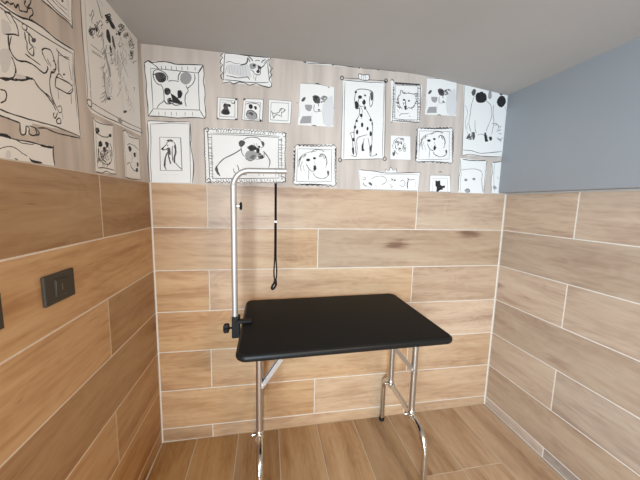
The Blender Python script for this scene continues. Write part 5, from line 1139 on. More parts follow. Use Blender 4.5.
["s",3,2.72,-430,1990,-428,1989,-424,1987,-420,1988,-415,1997,-410,2009,-405,2017,-401,2017,-399,2014,-399,2008,-404,1999,-412,1987,-417,1978,-416,1974,-411,1972,-407,1971],
["s",3,2.72,-430,1939,-424,1945,-416,1952,-409,1956,-405,1955,-403,1951,-403,1945,-408,1938,-415,1930,-421,1924],
["s",3,2.72,-394,1958,-393,1952,-391,1944,-388,1941,-382,1948,-374,1962,-368,1972],
["s",3,2.72,-374,1990,-370,1995,-365,2002,-360,2008,-353,2010,-345,2009,-341,2007,-345,2002,-353,1995,-358,1990,-356,1988,-351,1987,-347,1987],
["f",3,0,-417,1952,-409,1957,-401,1962,-398,1960,-399,1955,-406,1950,-414,1947,-416,1949],
["f",3,0,-411,1925,-412,1922,-416,1920,-419,1919,-420,1920,-419,1923,-415,1925,-412,1926],
["s",3,2.72,-202,2084,-199,2081,-194,2078,-187,2077,-179,2083,-170,2093,-163,2098,-160,2095,-159,2088,-159,2083],
["s",3,2.72,-173,2060,-167,2060,-158,2060,-150,2062,-144,2069,-138,2077,-134,2083],
["s",3,2.72,-113,2097,-107,2079],
["s",3,2.72,-166,2030,-150,2022],
["s",3,2.72,-105,2044,-99,2050,-91,2059,-84,2065,-79,2063,-76,2058,-77,2052,-85,2046,-98,2038,-107,2033],
["s",3,2.72,-123,2020,-120,2016,-116,2012,-110,2011,-100,2017,-89,2027,-82,2034],
["s",3,2.72,-117,2002,-109,2004,-98,2006,-92,2006,-96,2001,-105,1994,-112,1988],
["s",4,2.04,-436,1892,-428,1892,-418,1892,-406,1893,-391,1894,-374,1895,-361,1897],
["s",4,2.04,-433,1870,-367,1881],
["s",2,2.04,-343,1977,-346,1967,-350,1954,-351,1942,-349,1932,-345,1923,-342,1917],
["s",2,2.72,-215,1981,-204,1948],
["s",2,5.44,-326,1942,-329,1933,-334,1921,-339,1909,-343,1898,-348,1886,-351,1877],
["s",4,2.72,-424,1927,-423,1930,-422,1933,-421,1935,-420,1936,-418,1938,-417,1939,-416,1938,-416,1936,-417,1932,-418,1929,-422,1928,-424,1928],
["s",4,2.72,-436,1939,-433,1940,-430,1940,-431,1937,-433,1934,-435,1932,-437,1930,-440,1929,-441,1930,-439,1934,-436,1938,-432,1939,-429,1940],
["s",4,2.72,-415,1944,-418,1941,-421,1938,-424,1939,-425,1941,-422,1945,-419,1949,-417,1949,-416,1948,-414,1947,-414,1946,-415,1944,-416,1942],
["s",4,2.72,-430,1922,-431,1924,-431,1926,-428,1928,-425,1930,-424,1930,-424,1928,-425,1925,-427,1922,-429,1921,-431,1921,-431,1923,-430,1926],
["s",4,2.72,-438,1929,-436,1931,-433,1932,-431,1931,-431,1928,-433,1925,-436,1922,-438,1923,-439,1925,-439,1926,-439,1927,-438,1929,-436,1931],
["s",4,2.72,-423,1953,-423,1950,-424,1947,-425,1945,-426,1944,-427,1943,-429,1943,-431,1942,-432,1943,-432,1944,-431,1947,-428,1950,-426,1952],
["s",4,2.72,-435,1925,-434,1928,-432,1932,-428,1933,-425,1933,-424,1931,-425,1929,-429,1926,-432,1924,-433,1925,-433,1926,-433,1929,-432,1930],
["s",4,2.72,-428,1931,-430,1933,-431,1935,-427,1939,-422,1942,-421,1940,-422,1937,-423,1935,-425,1933,-426,1934,-427,1935,-427,1937,-426,1939],
["s",4,2.72,-428,1944,-428,1941,-429,1938,-432,1934,-436,1931,-437,1932,-437,1934,-437,1936,-436,1938,-432,1941,-428,1942,-428,1939,-430,1936],
["s",4,2.72,-396,1962,-394,1964,-391,1966,-388,1966,-387,1964,-390,1959,-394,1955,-397,1957,-398,1961,-395,1964,-392,1966,-390,1967,-388,1967],
["s",4,2.72,-386,1961,-386,1963,-386,1966,-384,1968,-382,1971,-379,1972,-377,1973,-375,1973,-375,1971,-377,1968,-380,1965,-383,1964,-385,1964],
["s",4,2.72,-392,1975,-390,1974,-388,1973,-388,1970,-389,1967,-392,1965,-394,1964,-394,1969,-394,1974,-391,1975,-389,1975,-388,1974,-388,1972],
["s",4,2.72,-390,1958,-390,1959,-390,1961,-389,1964,-387,1967,-386,1967,-385,1966,-383,1965,-382,1963,-385,1958,-389,1954,-391,1956,-392,1959],
["s",4,2.72,-385,1969,-387,1969,-388,1970,-387,1973,-385,1976,-382,1978,-379,1978,-378,1977,-378,1975,-381,1972,-384,1969,-386,1970,-388,1972],
["s",4,2.72,-378,1991,-377,1989,-376,1987,-378,1984,-381,1981,-382,1981,-383,1983,-384,1984,-384,1987,-383,1990,-380,1992,-378,1991,-376,1988],
["s",4,2.72,-392,1958,-392,1961,-391,1964,-388,1967,-385,1968,-383,1966,-383,1964,-386,1961,-389,1958,-392,1958,-394,1959,-391,1964,-386,1968],
["s",4,2.72,-394,1976,-392,1976,-391,1975,-392,1973,-393,1970,-394,1967,-396,1965,-399,1966,-401,1969,-399,1973,-396,1976,-393,1976,-391,1975],
["s",4,2.72,-205,2051,-205,2055,-203,2059,-199,2062,-195,2064,-193,2064,-192,2064,-191,2062,-192,2058,-197,2053,-201,2050,-204,2051,-206,2053],
["s",4,2.72,-196,2066,-203,2063,-210,2062,-207,2067,-201,2073,-195,2077,-191,2077,-190,2073,-192,2068,-195,2066,-199,2065,-203,2064,-205,2064],
["s",4,2.72,-181,2092,-185,2088,-190,2083,-193,2082,-196,2082,-197,2084,-196,2086,-189,2090,-183,2092,-182,2091,-183,2088,-186,2084,-189,2081],
["s",4,2.72,-207,2078,-205,2077,-203,2076,-204,2073,-207,2070,-214,2065,-220,2063,-218,2067,-213,2072,-208,2077,-205,2079,-204,2077,-205,2073],
["s",4,2.72,-219,2045,-217,2049,-213,2054,-208,2056,-204,2056,-205,2053,-206,2050,-208,2046,-211,2043,-217,2041,-222,2042,-220,2045,-217,2049],
["s",4,2.72,-176,2083,-179,2081,-184,2078,-188,2077,-191,2078,-190,2083,-186,2088,-178,2092,-171,2095,-169,2092,-171,2088,-176,2083,-180,2079],
["s",4,2.72,-186,2064,-188,2065,-189,2067,-192,2069,-192,2072,-183,2077,-175,2080,-174,2078,-176,2074,-178,2070,-180,2067,-184,2065,-188,2065],
["s",4,2.72,-173,2074,-176,2074,-179,2073,-182,2073,-183,2075,-180,2080,-176,2084,-170,2085,-165,2084,-166,2081,-168,2077,-172,2075,-176,2074],
["s",4,2.04,-169,2060,-163,2061,-159,2060,-160,2056,-164,2052,-169,2049,-174,2047,-176,2048,-176,2051,-174,2053,-171,2056,-167,2058,-163,2059],
["s",4,2.04,-130,2073,-133,2073,-136,2073,-138,2073,-138,2075,-134,2078,-130,2080,-126,2081,-124,2080,-125,2077,-129,2073,-134,2071,-138,2070],
["s",4,2.04,-140,2076,-143,2071,-147,2066,-154,2062,-160,2061,-162,2063,-161,2067,-157,2071,-152,2075,-147,2077,-144,2077,-145,2071,-148,2064],
["s",4,2.04,-163,2066,-158,2066,-154,2066,-155,2063,-158,2059,-161,2056,-165,2054,-170,2051,-173,2051,-172,2054,-170,2059,-164,2062,-159,2064],
["s",4,2.04,-132,2078,-137,2072,-143,2068,-146,2069,-147,2073,-147,2074,-145,2077,-137,2082,-130,2085,-130,2082,-133,2077,-137,2075,-139,2073],
["s",4,2.04,-163,2054,-160,2058,-155,2062,-151,2064,-147,2066,-144,2066,-143,2063,-149,2056,-156,2050,-160,2051,-161,2055,-157,2060,-153,2063],
["s",4,2.04,-124,2056,-119,2054,-115,2050,-120,2042,-126,2035,-129,2036,-132,2039,-133,2043,-132,2047,-126,2053,-119,2057,-117,2053,-116,2047],
["s",4,2.04,-115,2062,-110,2062,-107,2060,-109,2056,-112,2051,-116,2048,-120,2046,-124,2046,-127,2048,-126,2051,-123,2056,-117,2061,-111,2065],
["s",4,2.04,-95,2070,-97,2066,-101,2063,-105,2062,-109,2064,-107,2069,-103,2074,-100,2077,-96,2079,-91,2079,-88,2076,-92,2068,-97,2061],
["s",4,2.04,-85,2048,-87,2050,-89,2052,-90,2055,-90,2058,-86,2061,-81,2063,-75,2068,-71,2070,-73,2066,-77,2059,-82,2053,-85,2048],
["s",4,2.04,-99,2076,-101,2071,-103,2066,-108,2064,-113,2064,-116,2066,-116,2070,-110,2076,-104,2080,-102,2078,-102,2072,-106,2066,-109,2062],
["s",4,2.04,-127,2037,-122,2042,-115,2046,-109,2047,-107,2045,-110,2041,-116,2036,-120,2031,-124,2027,-127,2030,-129,2034,-124,2041,-119,2047],
["s",4,2.04,-94,2053,-99,2050,-104,2049,-105,2051,-104,2055,-101,2061,-98,2065,-95,2067,-91,2067,-89,2063,-89,2059,-95,2054,-102,2050],
["s",4,2.04,-122,1997,-119,1999,-115,2000,-113,1996,-114,1991,-117,1987,-122,1985,-126,1986,-129,1989,-125,1994,-120,1998,-116,1999,-113,1998],
["s",4,2.04,-106,2015,-102,2015,-98,2013,-99,2008,-101,2003,-105,2002,-109,2003,-109,2004,-109,2006,-109,2008,-107,2010,-104,2013,-101,2016],
["s",4,2.04,-97,2004,-100,2006,-102,2010,-101,2015,-98,2019,-92,2020,-87,2019,-87,2017,-89,2014,-94,2010,-99,2006,-103,2005,-106,2006],
["s",4,2.04,-114,2019,-111,2018,-108,2016,-111,2013,-115,2010,-119,2007,-122,2005,-123,2009,-122,2014,-120,2017,-116,2020,-111,2020,-105,2020],
["s",4,2.04,-106,2020,-103,2019,-102,2017,-105,2011,-110,2006,-114,2007,-117,2010,-114,2015,-109,2019,-105,2019,-102,2018,-103,2015,-106,2013],
["s",4,2.04,-109,2017,-108,2014,-108,2010,-113,2006,-118,2004,-122,2005,-123,2007,-120,2009,-116,2012,-110,2015,-105,2016,-108,2011,-112,2004],
["s",4,3.4000000000000004,-280,2050,-286,2047,-291,2046,-289,2049,-285,2054,-282,2059,-279,2063,-274,2062,-271,2059,-275,2054,-282,2049,-287,2047,-291,2046],
["s",4,3.4000000000000004,-287,2052,-293,2048,-300,2045,-301,2048,-299,2053,-295,2057,-289,2060,-282,2062,-277,2061,-282,2055,-290,2049,-295,2046,-298,2045],
["s",4,3.4000000000000004,-307,2054,-305,2053,-302,2052,-302,2051,-302,2048,-305,2043,-308,2039,-312,2040,-315,2042,-314,2044,-311,2047,-307,2052,-302,2056],
["s",4,3.4000000000000004,-295,2042,-297,2043,-299,2045,-296,2050,-292,2055,-288,2056,-286,2054,-285,2052,-285,2049,-290,2045,-295,2041,-299,2041,-302,2042],
["s",4,3.4000000000000004,-280,2071,-282,2067,-285,2063,-292,2060,-298,2058,-298,2061,-295,2065,-288,2071,-281,2075,-279,2072,-280,2067,-286,2063,-291,2060],
["s",4,3.4000000000000004,-277,2073,-283,2067,-289,2060,-294,2057,-299,2056,-300,2059,-299,2064,-294,2067,-287,2070,-280,2073,-276,2074,-279,2069,-283,2065],
["s",4,3.4000000000000004,-293,2060,-291,2059,-290,2057,-291,2053,-293,2049,-298,2048,-302,2048,-303,2048,-304,2049,-304,2050,-303,2053,-296,2058,-290,2062],
["s",4,3.4000000000000004,-320,2028,-316,2032,-310,2036,-304,2040,-299,2042,-298,2041,-298,2039,-303,2033,-310,2028,-314,2027,-317,2029,-315,2032,-311,2035],
["s",4,3.4000000000000004,-243,2025,-238,2027,-233,2029,-231,2029,-232,2027,-236,2025,-240,2023,-243,2022,-243,2023,-242,2025,-239,2028,-237,2029,-235,2029],
["s",4,3.4000000000000004,-211,2045,-212,2044,-215,2042,-219,2039,-223,2037,-223,2039,-222,2041,-220,2043,-217,2045,-215,2045,-213,2044,-215,2041,-217,2039],
["s",4,3.4000000000000004,-216,2037,-219,2035,-223,2033,-224,2033,-224,2035,-223,2037,-221,2040,-217,2041,-214,2042,-213,2041,-213,2039,-216,2037,-218,2035],
["s",4,3.4000000000000004,-214,2039,-218,2038,-221,2036,-222,2037,-222,2038,-220,2040,-219,2042,-217,2043,-215,2044,-214,2043,-213,2042,-216,2039,-220,2036],
["s",4,3.4000000000000004,-219,2032,-222,2032,-225,2033,-222,2036,-217,2039,-214,2040,-212,2040,-213,2038,-215,2035,-218,2034,-221,2034,-222,2034,-222,2035],
["s",4,2.72,-302,1937,-302,1938,-302,1940,-299,1942,-296,1945,-296,1944,-296,1942,-296,1940,-297,1939,-299,1937,-301,1937,-301,1938,-301,1939],
["s",4,2.72,-300,1947,-298,1947,-297,1946,-296,1945,-297,1943,-299,1940,-302,1938,-303,1939,-304,1941,-303,1944,-301,1946,-300,1948,-298,1948],
["s",4,2.72,-293,1954,-294,1952,-296,1949,-298,1949,-300,1950,-301,1950,-302,1951,-300,1954,-297,1956,-295,1956,-294,1954,-295,1951,-297,1948],
["s",4,2.72,-297,1938,-298,1941,-297,1945,-294,1947,-291,1948,-291,1946,-292,1943,-294,1939,-297,1936,-299,1938,-300,1941,-299,1943,-297,1945],
["s",4,2.72,-295,1934,-296,1935,-296,1936,-295,1939,-293,1942,-291,1942,-289,1942,-290,1940,-292,1937,-294,1935,-296,1933,-298,1935,-299,1936],
["s",2,2.72,-351,1947,-346,1945,-343,1942,-348,1935,-354,1928],
["s",2,2.72,-346,1914,-347,1910,-350,1904,-357,1896,-365,1889],
["s",2,2.72,-351,1958,-346,1957,-342,1955,-346,1949,-351,1942],
["s",2,2.72,-351,1952,-349,1949,-346,1945,-347,1938,-348,1932],
["s",2,2.72,-349,1929,-346,1926,-345,1920,-349,1912,-355,1905],
["s",2,2.72,-351,1973,-353,1967,-358,1959,-371,1948,-383,1939],
["s",2,2.72,-347,1918,-347,1913,-347,1906,-350,1898,-354,1891],
["s",2,2.72,-351,1964,-353,1959,-355,1952,-359,1945,-362,1940],
["s",2,2.72,-349,1935,-350,1929,-352,1921,-361,1910,-369,1901],
["s",2,2.72,-351,1977,-350,1973,-350,1967,-357,1957,-365,1949],
["s",2,2.72,-351,1977,-354,1970,-360,1961,-372,1950,-383,1942],
["s",2,2.72,-349,1929,-345,1923,-344,1915,-356,1901,-367,1889],
["s",2,2.72,-273,1946,-277,1938,-284,1928,-295,1918,-306,1909],
["s",2,2.72,-263,1921,-264,1916,-265,1909,-268,1900,-271,1894],
["s",2,2.72,-269,1937,-260,1937,-252,1936,-255,1930,-259,1923],
["s",2,2.72,-266,1929,-268,1921,-272,1910,-280,1898,-288,1888],
["s",2,2.72,-271,1941,-269,1939,-266,1936,-263,1933,-261,1930],
["s",2,2.72,-276,1951,-266,1951,-257,1949,-261,1940,-267,1931],
["s",2,2.72,-269,1937,-266,1933,-265,1927,-273,1917,-281,1908],
["s",2,2.72,-279,1957,-285,1947,-294,1934,-309,1921,-321,1911],
["s",2,2.72,-282,1962,-273,1962,-265,1960,-265,1953,-267,1946],
["s",2,2.72,-265,1926,-261,1924,-258,1920,-260,1913,-263,1907],
["s",2,2.72,-186,1955,-191,1947,-199,1936,-211,1924,-221,1915],
["s",2,2.72,-190,1974,-189,1969,-192,1961,-203,1949,-214,1940],
["s",2,2.72,-196,1993,-179,1995,-161,1994,-159,1983,-162,1972],
["s",2,2.72,-210,2027,-199,2025,-191,2019,-196,2004,-204,1991],
["s",2,2.72,-208,2023,-211,2014,-217,2003,-228,1991,-237,1980],
["s",2,2.72,-187,1959,-179,1955,-171,1949,-171,1937,-174,1927],
["s",2,2.72,-187,1959,-174,1961,-161,1961,-162,1952,-167,1944],
["s",2,2.72,-186,1955,-185,1947,-188,1935,-204,1919,-219,1905],
["s",2,2.72,-202,2009,-192,2011,-183,2011,-182,2005,-183,2000],
["s",2,2.72,-193,1987,-194,1980,-198,1971,-211,1959,-223,1949],
["s",2,2.72,-334,1855,-340,1844,-350,1830,-364,1816,-375,1805],
["s",2,2.72,-340,1782,-342,1776,-349,1767,-363,1758,-376,1751],
["s",2,2.72,-332,1797,-341,1784,-355,1768,-375,1753,-393,1741],
["s",2,2.72,-358,1748,-360,1741,-366,1732,-384,1721,-400,1712],
["s",2,2.72,-345,1871,-350,1862,-357,1850,-366,1839,-373,1830],
["s",2,2.72,-325,1835,-325,1826,-326,1814,-334,1799,-341,1788],
["s",2,2.72,-324,1824,-330,1813,-341,1798,-363,1783,-382,1771],
["s",2,2.72,-324,1824,-314,1819,-306,1810,-309,1796,-314,1783],
["s",2,2.72,-332,1797,-322,1793,-313,1787,-319,1774,-327,1762],
["s",2,2.72,-347,1768,-359,1756,-374,1742,-391,1731,-404,1723],
["s",2,2.72,-345,1871,-348,1864,-355,1854,-372,1842,-387,1833],
["s",2,2.72,-327,1811,-322,1808,-320,1803,-331,1794,-341,1786],
["s",2,2.72,-358,1748,-365,1740,-373,1730,-382,1721,-388,1715],
["s",2,2.72,-329,1845,-326,1839,-326,1829,-340,1814,-354,1802],
["s",2,2.72,-239,1944,-227,1940,-218,1932,-227,1914,-238,1898],
["s",2,2.72,-234,1910,-233,1903,-234,1893,-239,1881,-243,1871],
["s",2,2.72,-256,1823,-248,1816,-244,1806,-259,1788,-275,1773],
["s",2,2.72,-234,1910,-223,1910,-214,1907,-218,1897,-224,1888],
["s",2,2.72,-237,1935,-242,1925,-249,1913,-261,1899,-272,1889],
["s",2,2.72,-234,1910,-233,1906,-237,1899,-252,1888,-267,1879],
["s",2,2.72,-234,1886,-233,1881,-233,1874,-232,1867,-232,1861],
["s",2,2.72,-240,1862,-232,1859,-227,1852,-239,1839,-251,1828],
["s",2,2.72,-233,1898,-226,1893,-222,1885,-231,1872,-240,1860],
["s",2,2.72,-249,1839,-238,1836,-228,1829,-236,1814,-247,1801],
["s",2,2.04,-159,1801,-153,1800,-146,1797,-143,1792,-142,1787],
["s",2,2.04,-159,1801,-153,1800,-147,1797,-144,1792,-143,1787],
["s",2,2.04,-184,1848,-183,1842,-183,1834,-187,1824,-192,1816],
["s",2,2.04,-179,1839,-175,1836,-171,1833,-167,1828,-164,1824],
["s",2,2.04,-151,1787,-141,1782,-130,1774,-130,1761,-133,1749],
["s",2,2.04,-151,1787,-144,1782,-141,1773,-156,1759,-172,1747],
["s",2,2.04,-169,1820,-166,1812,-165,1800,-173,1785,-181,1773],
["s",2,2.04,-191,1861,-186,1856,-184,1848,-192,1836,-201,1826],
["s",2,2.04,-154,1793,-152,1788,-153,1782,-167,1772,-182,1764],
["s",2,2.04,-169,1820,-165,1814,-165,1806,-179,1794,-193,1783],
["s",3,2.04,-123,2013,-116,2018,-107,2025,-99,2030,-92,2034],
["s",3,2.04,-93,1977,-88,1983,-79,1991,-67,1999,-57,2005],
["s",3,2.04,-120,2012,-118,2010,-116,2008,-117,2005,-118,2002],
["s",3,2.04,-116,2010,-112,2014,-107,2019,-102,2022,-97,2025],
["s",3,2.04,-101,2005,-115,1999,-129,1993,-139,1993,-145,1993],
["s",3,2.04,-96,1998,-108,1991,-122,1982,-135,1977,-144,1974],
["s",3,2.04,-95,1993,-90,1993,-86,1991,-88,1987,-91,1982],
["s",3,2.04,-116,2010,-109,2016,-99,2023,-91,2029,-85,2032],
["s",4,2.04,-329,1748,-333,1746,-338,1744,-341,1744,-342,1745,-340,1748,-338,1750,-335,1750,-333,1750,-331,1750,-330,1749,-332,1747,-335,1745],
["s",4,2.04,-349,1738,-349,1739,-349,1740,-349,1742,-347,1744,-341,1745,-336,1745,-338,1744,-342,1741,-344,1739,-346,1738,-349,1739,-351,1740],
["s",4,2.04,-338,1741,-341,1741,-343,1742,-341,1744,-338,1746,-332,1748,-327,1749,-328,1746,-331,1744,-336,1742,-340,1742,-341,1742,-341,1743],
["s",4,2.04,-334,1744,-336,1744,-338,1744,-341,1744,-343,1745,-338,1747,-332,1749,-329,1750,-327,1750,-329,1748,-332,1745,-336,1744,-339,1743],
["s",4,2.04,-216,1736,-215,1736,-215,1735,-218,1734,-221,1733,-224,1732,-226,1732,-225,1733,-222,1734,-219,1735,-216,1736,-215,1736,-215,1735],
["s",4,2.04,-226,1727,-222,1729,-218,1731,-217,1731,-216,1731,-214,1730,-214,1729,-218,1728,-222,1726,-225,1726,-225,1727,-223,1729,-221,1730],
["s",4,2.04,-224,1728,-222,1729,-219,1730,-215,1731,-211,1731,-212,1730,-215,1728,-220,1727,-224,1726,-224,1727,-222,1728,-220,1730,-217,1731],
["s",4,2.04,-207,1737,-209,1736,-211,1734,-215,1733,-219,1733,-219,1734,-218,1735,-213,1737,-208,1738,-206,1738,-205,1738,-207,1737,-211,1735],
["f",1,0,-354,1831,-344,1818,-333,1801,-330,1781,-331,1763,-339,1752,-348,1750,-356,1760,-361,1778,-358,1806],
["f",1,0,-233,1948,-225,1934,-218,1913,-226,1885,-236,1865,-244,1873,-247,1894,-241,1923],
["f",0,0,-459,1645,-437,1643,-395,1640,-321,1651,-325,1556,-328,1464,-407,1461,-473,1460,-467,1549],
["s",4,2.04,-459,1645,-461,1620,-463,1585,-465,1550,-467,1516,-469,1483,-471,1460],
["s",4,3.4000000000000004,-459,1645,-456,1642,-451,1639,-443,1636,-431,1635,-415,1635,-396,1637,-371,1641,-342,1647,-321,1651],
["s",4,2.04,-324,1648,-326,1628,-329,1599,-331,1568,-333,1532,-334,1493,-334,1465],
["s",4,2.04,-445,1630,-447,1608,-450,1577,-452,1546,-453,1519,-453,1493,-454,1474],
["s",4,3.4000000000000004,-454,1473,-446,1474,-433,1476,-416,1478,-389,1478,-357,1477,-333,1477],
["s",4,2.72,-469,1459,-458,1458,-443,1457,-429,1457,-419,1460,-410,1465,-400,1467,-389,1467,-378,1464,-366,1462,-351,1462,-335,1463,-324,1463],
["f",3,0,-450,1610,-440,1614,-430,1617,-425,1612,-423,1605,-430,1599,-438,1596,-445,1603],
["s",4,3.4000000000000004,-452,1606,-449,1603,-445,1598,-438,1595,-428,1593,-415,1591,-401,1591,-387,1593,-372,1596,-360,1600,-352,1603,-347,1606,-343,1608],
["f",4,0,-365,1605,-354,1611,-343,1615,-341,1608,-345,1600,-355,1601],
["f",4,0,-437,1564,-429,1569,-420,1573,-414,1569,-411,1563,-412,1558,-417,1554,-426,1550,-434,1550,-436,1556],
["f",4,0,-392,1574,-386,1577,-378,1578,-372,1572,-368,1564,-373,1559,-381,1558,-387,1566],
["f",4,0,-412,1549,-404,1554,-395,1557,-391,1550,-391,1542,-396,1537,-403,1536,-408,1542],
["s",4,3.4000000000000004,-397,1538,-397,1535,-398,1530,-401,1526,-406,1521,-412,1517,-417,1514],
["s",4,3.4000000000000004,-439,1549,-441,1541,-443,1529,-443,1519,-440,1512,-436,1506,-429,1501,-420,1497,-408,1494,-397,1493,-386,1493,-376,1495,-367,1500,-359,1507,-353,1517,-349,1527,-347,1538,-346,1549,-347,1559,-350,1566,-354,1572,-357,1576],
["s",3,5.44,-430,1533,-429,1527,-427,1518,-423,1510,-413,1506,-400,1502,-390,1500],
["s",3,4.760000000000001,-354,1551,-362,1519],
["s",2,4.08,-386,1534,-377,1511],
["s",3,2.04,-383,1551,-385,1546,-389,1540,-395,1539,-401,1540,-403,1544,-402,1549,-396,1552,-390,1554,-385,1554,-382,1552,-387,1545,-393,1538],
["s",3,2.04,-412,1542,-407,1539,-403,1534,-402,1529,-406,1525,-417,1524,-427,1525,-428,1527,-426,1531,-419,1536,-412,1540,-408,1537,-405,1533],
["s",3,2.04,-371,1546,-378,1541,-386,1538,-393,1541,-396,1547,-390,1553,-381,1558,-374,1559,-368,1558,-364,1553,-364,1548,-375,1545,-385,1544],
["s",3,2.04,-369,1540,-378,1537,-387,1533,-392,1533,-395,1534,-397,1537,-396,1541,-387,1544,-378,1546,-375,1545,-376,1541,-380,1535,-383,1530],
["s",3,2.04,-389,1512,-395,1514,-400,1516,-400,1520,-395,1523,-387,1524,-378,1523,-373,1519,-372,1514,-380,1510,-389,1509,-395,1512,-399,1516],
["s",3,2.04,-427,1528,-419,1527,-411,1526,-409,1523,-410,1520,-413,1518,-417,1516,-423,1516,-429,1516,-430,1517,-429,1520,-426,1525,-423,1530],
["s",3,2.04,-431,1514,-421,1519,-411,1523,-408,1518,-410,1510,-413,1505,-418,1502,-426,1503,-431,1508,-428,1513,-421,1518,-415,1520,-410,1520],
["s",3,2.04,-378,1542,-383,1536,-388,1530,-394,1529,-399,1530,-400,1533,-399,1537,-399,1542,-398,1546,-393,1546,-387,1545,-382,1546,-378,1547],
["s",3,2.04,-415,1529,-411,1531,-406,1533,-398,1530,-392,1526,-392,1522,-396,1518,-404,1514,-412,1512,-416,1512,-419,1513,-420,1518,-420,1522],
["s",3,2.04,-442,1526,-441,1524,-440,1521,-442,1518,-444,1515],
["s",3,2.04,-440,1543,-439,1539,-439,1535,-442,1529,-446,1525],
["s",3,2.04,-403,1494,-404,1491,-407,1488,-409,1485,-411,1483],
["s",3,2.04,-424,1498,-422,1496,-420,1494,-422,1492,-425,1490],
["s",3,2.04,-441,1513,-440,1511,-440,1509,-444,1506,-449,1504],
["s",3,2.04,-388,1497,-386,1495,-386,1492,-390,1488,-394,1486],
["s",3,2.04,-435,1504,-433,1502,-432,1499,-433,1495,-435,1492],
["s",3,2.04,-439,1508,-438,1505,-437,1502,-441,1498,-445,1494],
["s",3,2.04,-440,1543,-437,1540,-436,1535,-439,1529,-443,1525],
["s",3,2.04,-441,1513,-441,1511,-442,1508,-447,1506,-451,1504],
["s",3,2.04,-348,1554,-353,1550,-359,1546,-365,1542,-370,1540],
["s",3,2.04,-441,1513,-441,1509,-443,1504,-451,1499,-459,1495],
["s",3,2.04,-350,1537,-350,1535,-352,1531,-359,1527,-365,1525],
["s",3,2.04,-442,1519,-442,1517,-444,1513,-446,1510,-449,1507],
["s",3,2.04,-417,1496,-415,1493,-415,1491,-418,1487,-421,1485],
["s",3,2.04,-440,1539,-438,1537,-436,1535,-439,1532,-442,1530],
["s",3,2.04,-435,1504,-438,1501,-442,1498,-446,1495,-449,1493],
["s",3,2.04,-439,1508,-440,1504,-443,1499,-448,1494,-453,1490],
["s",3,2.04,-365,1508,-368,1504,-374,1499,-381,1495,-387,1492],
["s",3,2.04,-417,1496,-417,1492,-418,1487,-421,1481,-423,1477],
["s",3,2.04,-439,1508,-441,1505,-444,1502,-449,1499,-453,1497],
["s",3,2.04,-388,1497,-386,1494,-386,1489,-390,1485,-394,1481],
["s",3,2.04,-349,1546,-347,1543,-345,1539,-346,1534,-348,1530],
["s",3,2.04,-355,1520,-355,1518,-355,1515,-357,1513,-359,1511],
["s",3,2.04,-441,1533,-441,1531,-441,1527,-442,1524,-443,1521],
["s",3,2.04,-349,1546,-351,1542,-354,1537,-362,1533,-369,1529],
["s",4,2.72,-427,1555,-428,1556,-430,1557,-429,1560,-428,1561,-425,1563,-422,1562,-423,1561,-424,1558,-425,1556,-426,1555,-429,1556,-431,1557],
["s",4,2.72,-436,1557,-434,1558,-432,1559,-431,1558,-430,1557,-431,1555,-432,1553,-434,1552,-436,1552,-438,1553,-439,1554,-437,1555,-434,1556],
["s",4,2.72,-425,1556,-427,1557,-429,1558,-427,1560,-424,1562,-422,1562,-420,1561,-419,1559,-421,1557,-424,1555,-428,1555,-428,1556,-428,1558],
["s",4,2.72,-422,1569,-423,1567,-425,1565,-427,1564,-429,1565,-429,1566,-429,1568,-427,1570,-426,1571,-424,1571,-422,1570,-423,1567,-425,1565],
["s",4,2.72,-420,1567,-421,1564,-423,1562,-427,1562,-430,1563,-430,1565,-429,1567,-426,1568,-423,1568,-421,1566,-421,1564,-424,1564,-428,1563],
["s",4,2.72,-373,1570,-375,1569,-379,1569,-381,1569,-382,1569,-380,1571,-378,1574,-376,1575,-374,1576,-373,1575,-373,1573,-374,1571,-375,1569],
["s",4,2.72,-387,1559,-386,1561,-384,1562,-382,1562,-381,1561,-382,1559,-384,1558,-386,1558,-387,1559,-387,1561,-386,1562,-384,1563,-382,1563],
["s",4,2.72,-387,1574,-387,1572,-386,1570,-386,1569,-387,1567,-389,1566,-391,1566,-391,1568,-391,1569,-391,1571,-390,1572,-388,1572,-386,1572],
["s",4,2.72,-368,1569,-371,1569,-374,1569,-373,1570,-371,1572,-368,1574,-365,1575,-365,1573,-366,1571,-368,1569,-370,1567,-372,1568,-374,1569],
["s",4,2.72,-384,1564,-383,1565,-382,1567,-380,1568,-377,1569,-376,1567,-376,1565,-377,1563,-379,1561,-381,1562,-382,1563,-383,1564,-383,1565],
["s",4,2.72,-445,1598,-443,1599,-442,1599,-441,1599,-441,1598,-442,1596,-443,1594,-444,1594,-445,1595,-446,1596,-446,1598,-444,1600,-441,1601],
["s",4,2.72,-429,1603,-431,1603,-433,1603,-433,1605,-432,1608,-430,1609,-428,1610,-427,1608,-427,1606,-428,1605,-429,1603,-431,1603,-432,1602],
["s",4,2.72,-431,1601,-433,1601,-436,1601,-435,1603,-432,1605,-430,1606,-428,1606,-428,1605,-428,1603,-430,1602,-432,1601,-434,1602],
["s",4,2.72,-445,1597,-444,1598,-442,1599,-441,1598,-440,1597,-442,1595,-445,1594,-447,1595,-448,1596,-445,1598,-442,1599,-440,1599,-439,1598],
["s",4,2.72,-400,1550,-400,1548,-401,1546,-403,1546,-405,1546,-407,1547,-407,1548,-406,1549,-404,1550,-401,1550,-399,1550,-400,1548,-401,1547],
["s",4,2.72,-406,1551,-404,1550,-403,1549,-403,1547,-405,1545,-406,1544,-408,1544,-409,1546,-409,1548,-408,1549,-407,1550,-405,1550,-404,1549],
["s",4,2.72,-389,1550,-391,1549,-392,1548,-394,1547,-397,1548,-398,1549,-399,1550,-396,1552,-392,1553,-391,1551,-391,1549,-392,1549,-393,1548],
["s",4,2.72,-399,1552,-399,1551,-400,1548,-402,1547,-404,1547,-404,1549,-404,1551,-403,1552,-400,1552,-398,1552,-398,1550,-400,1549],
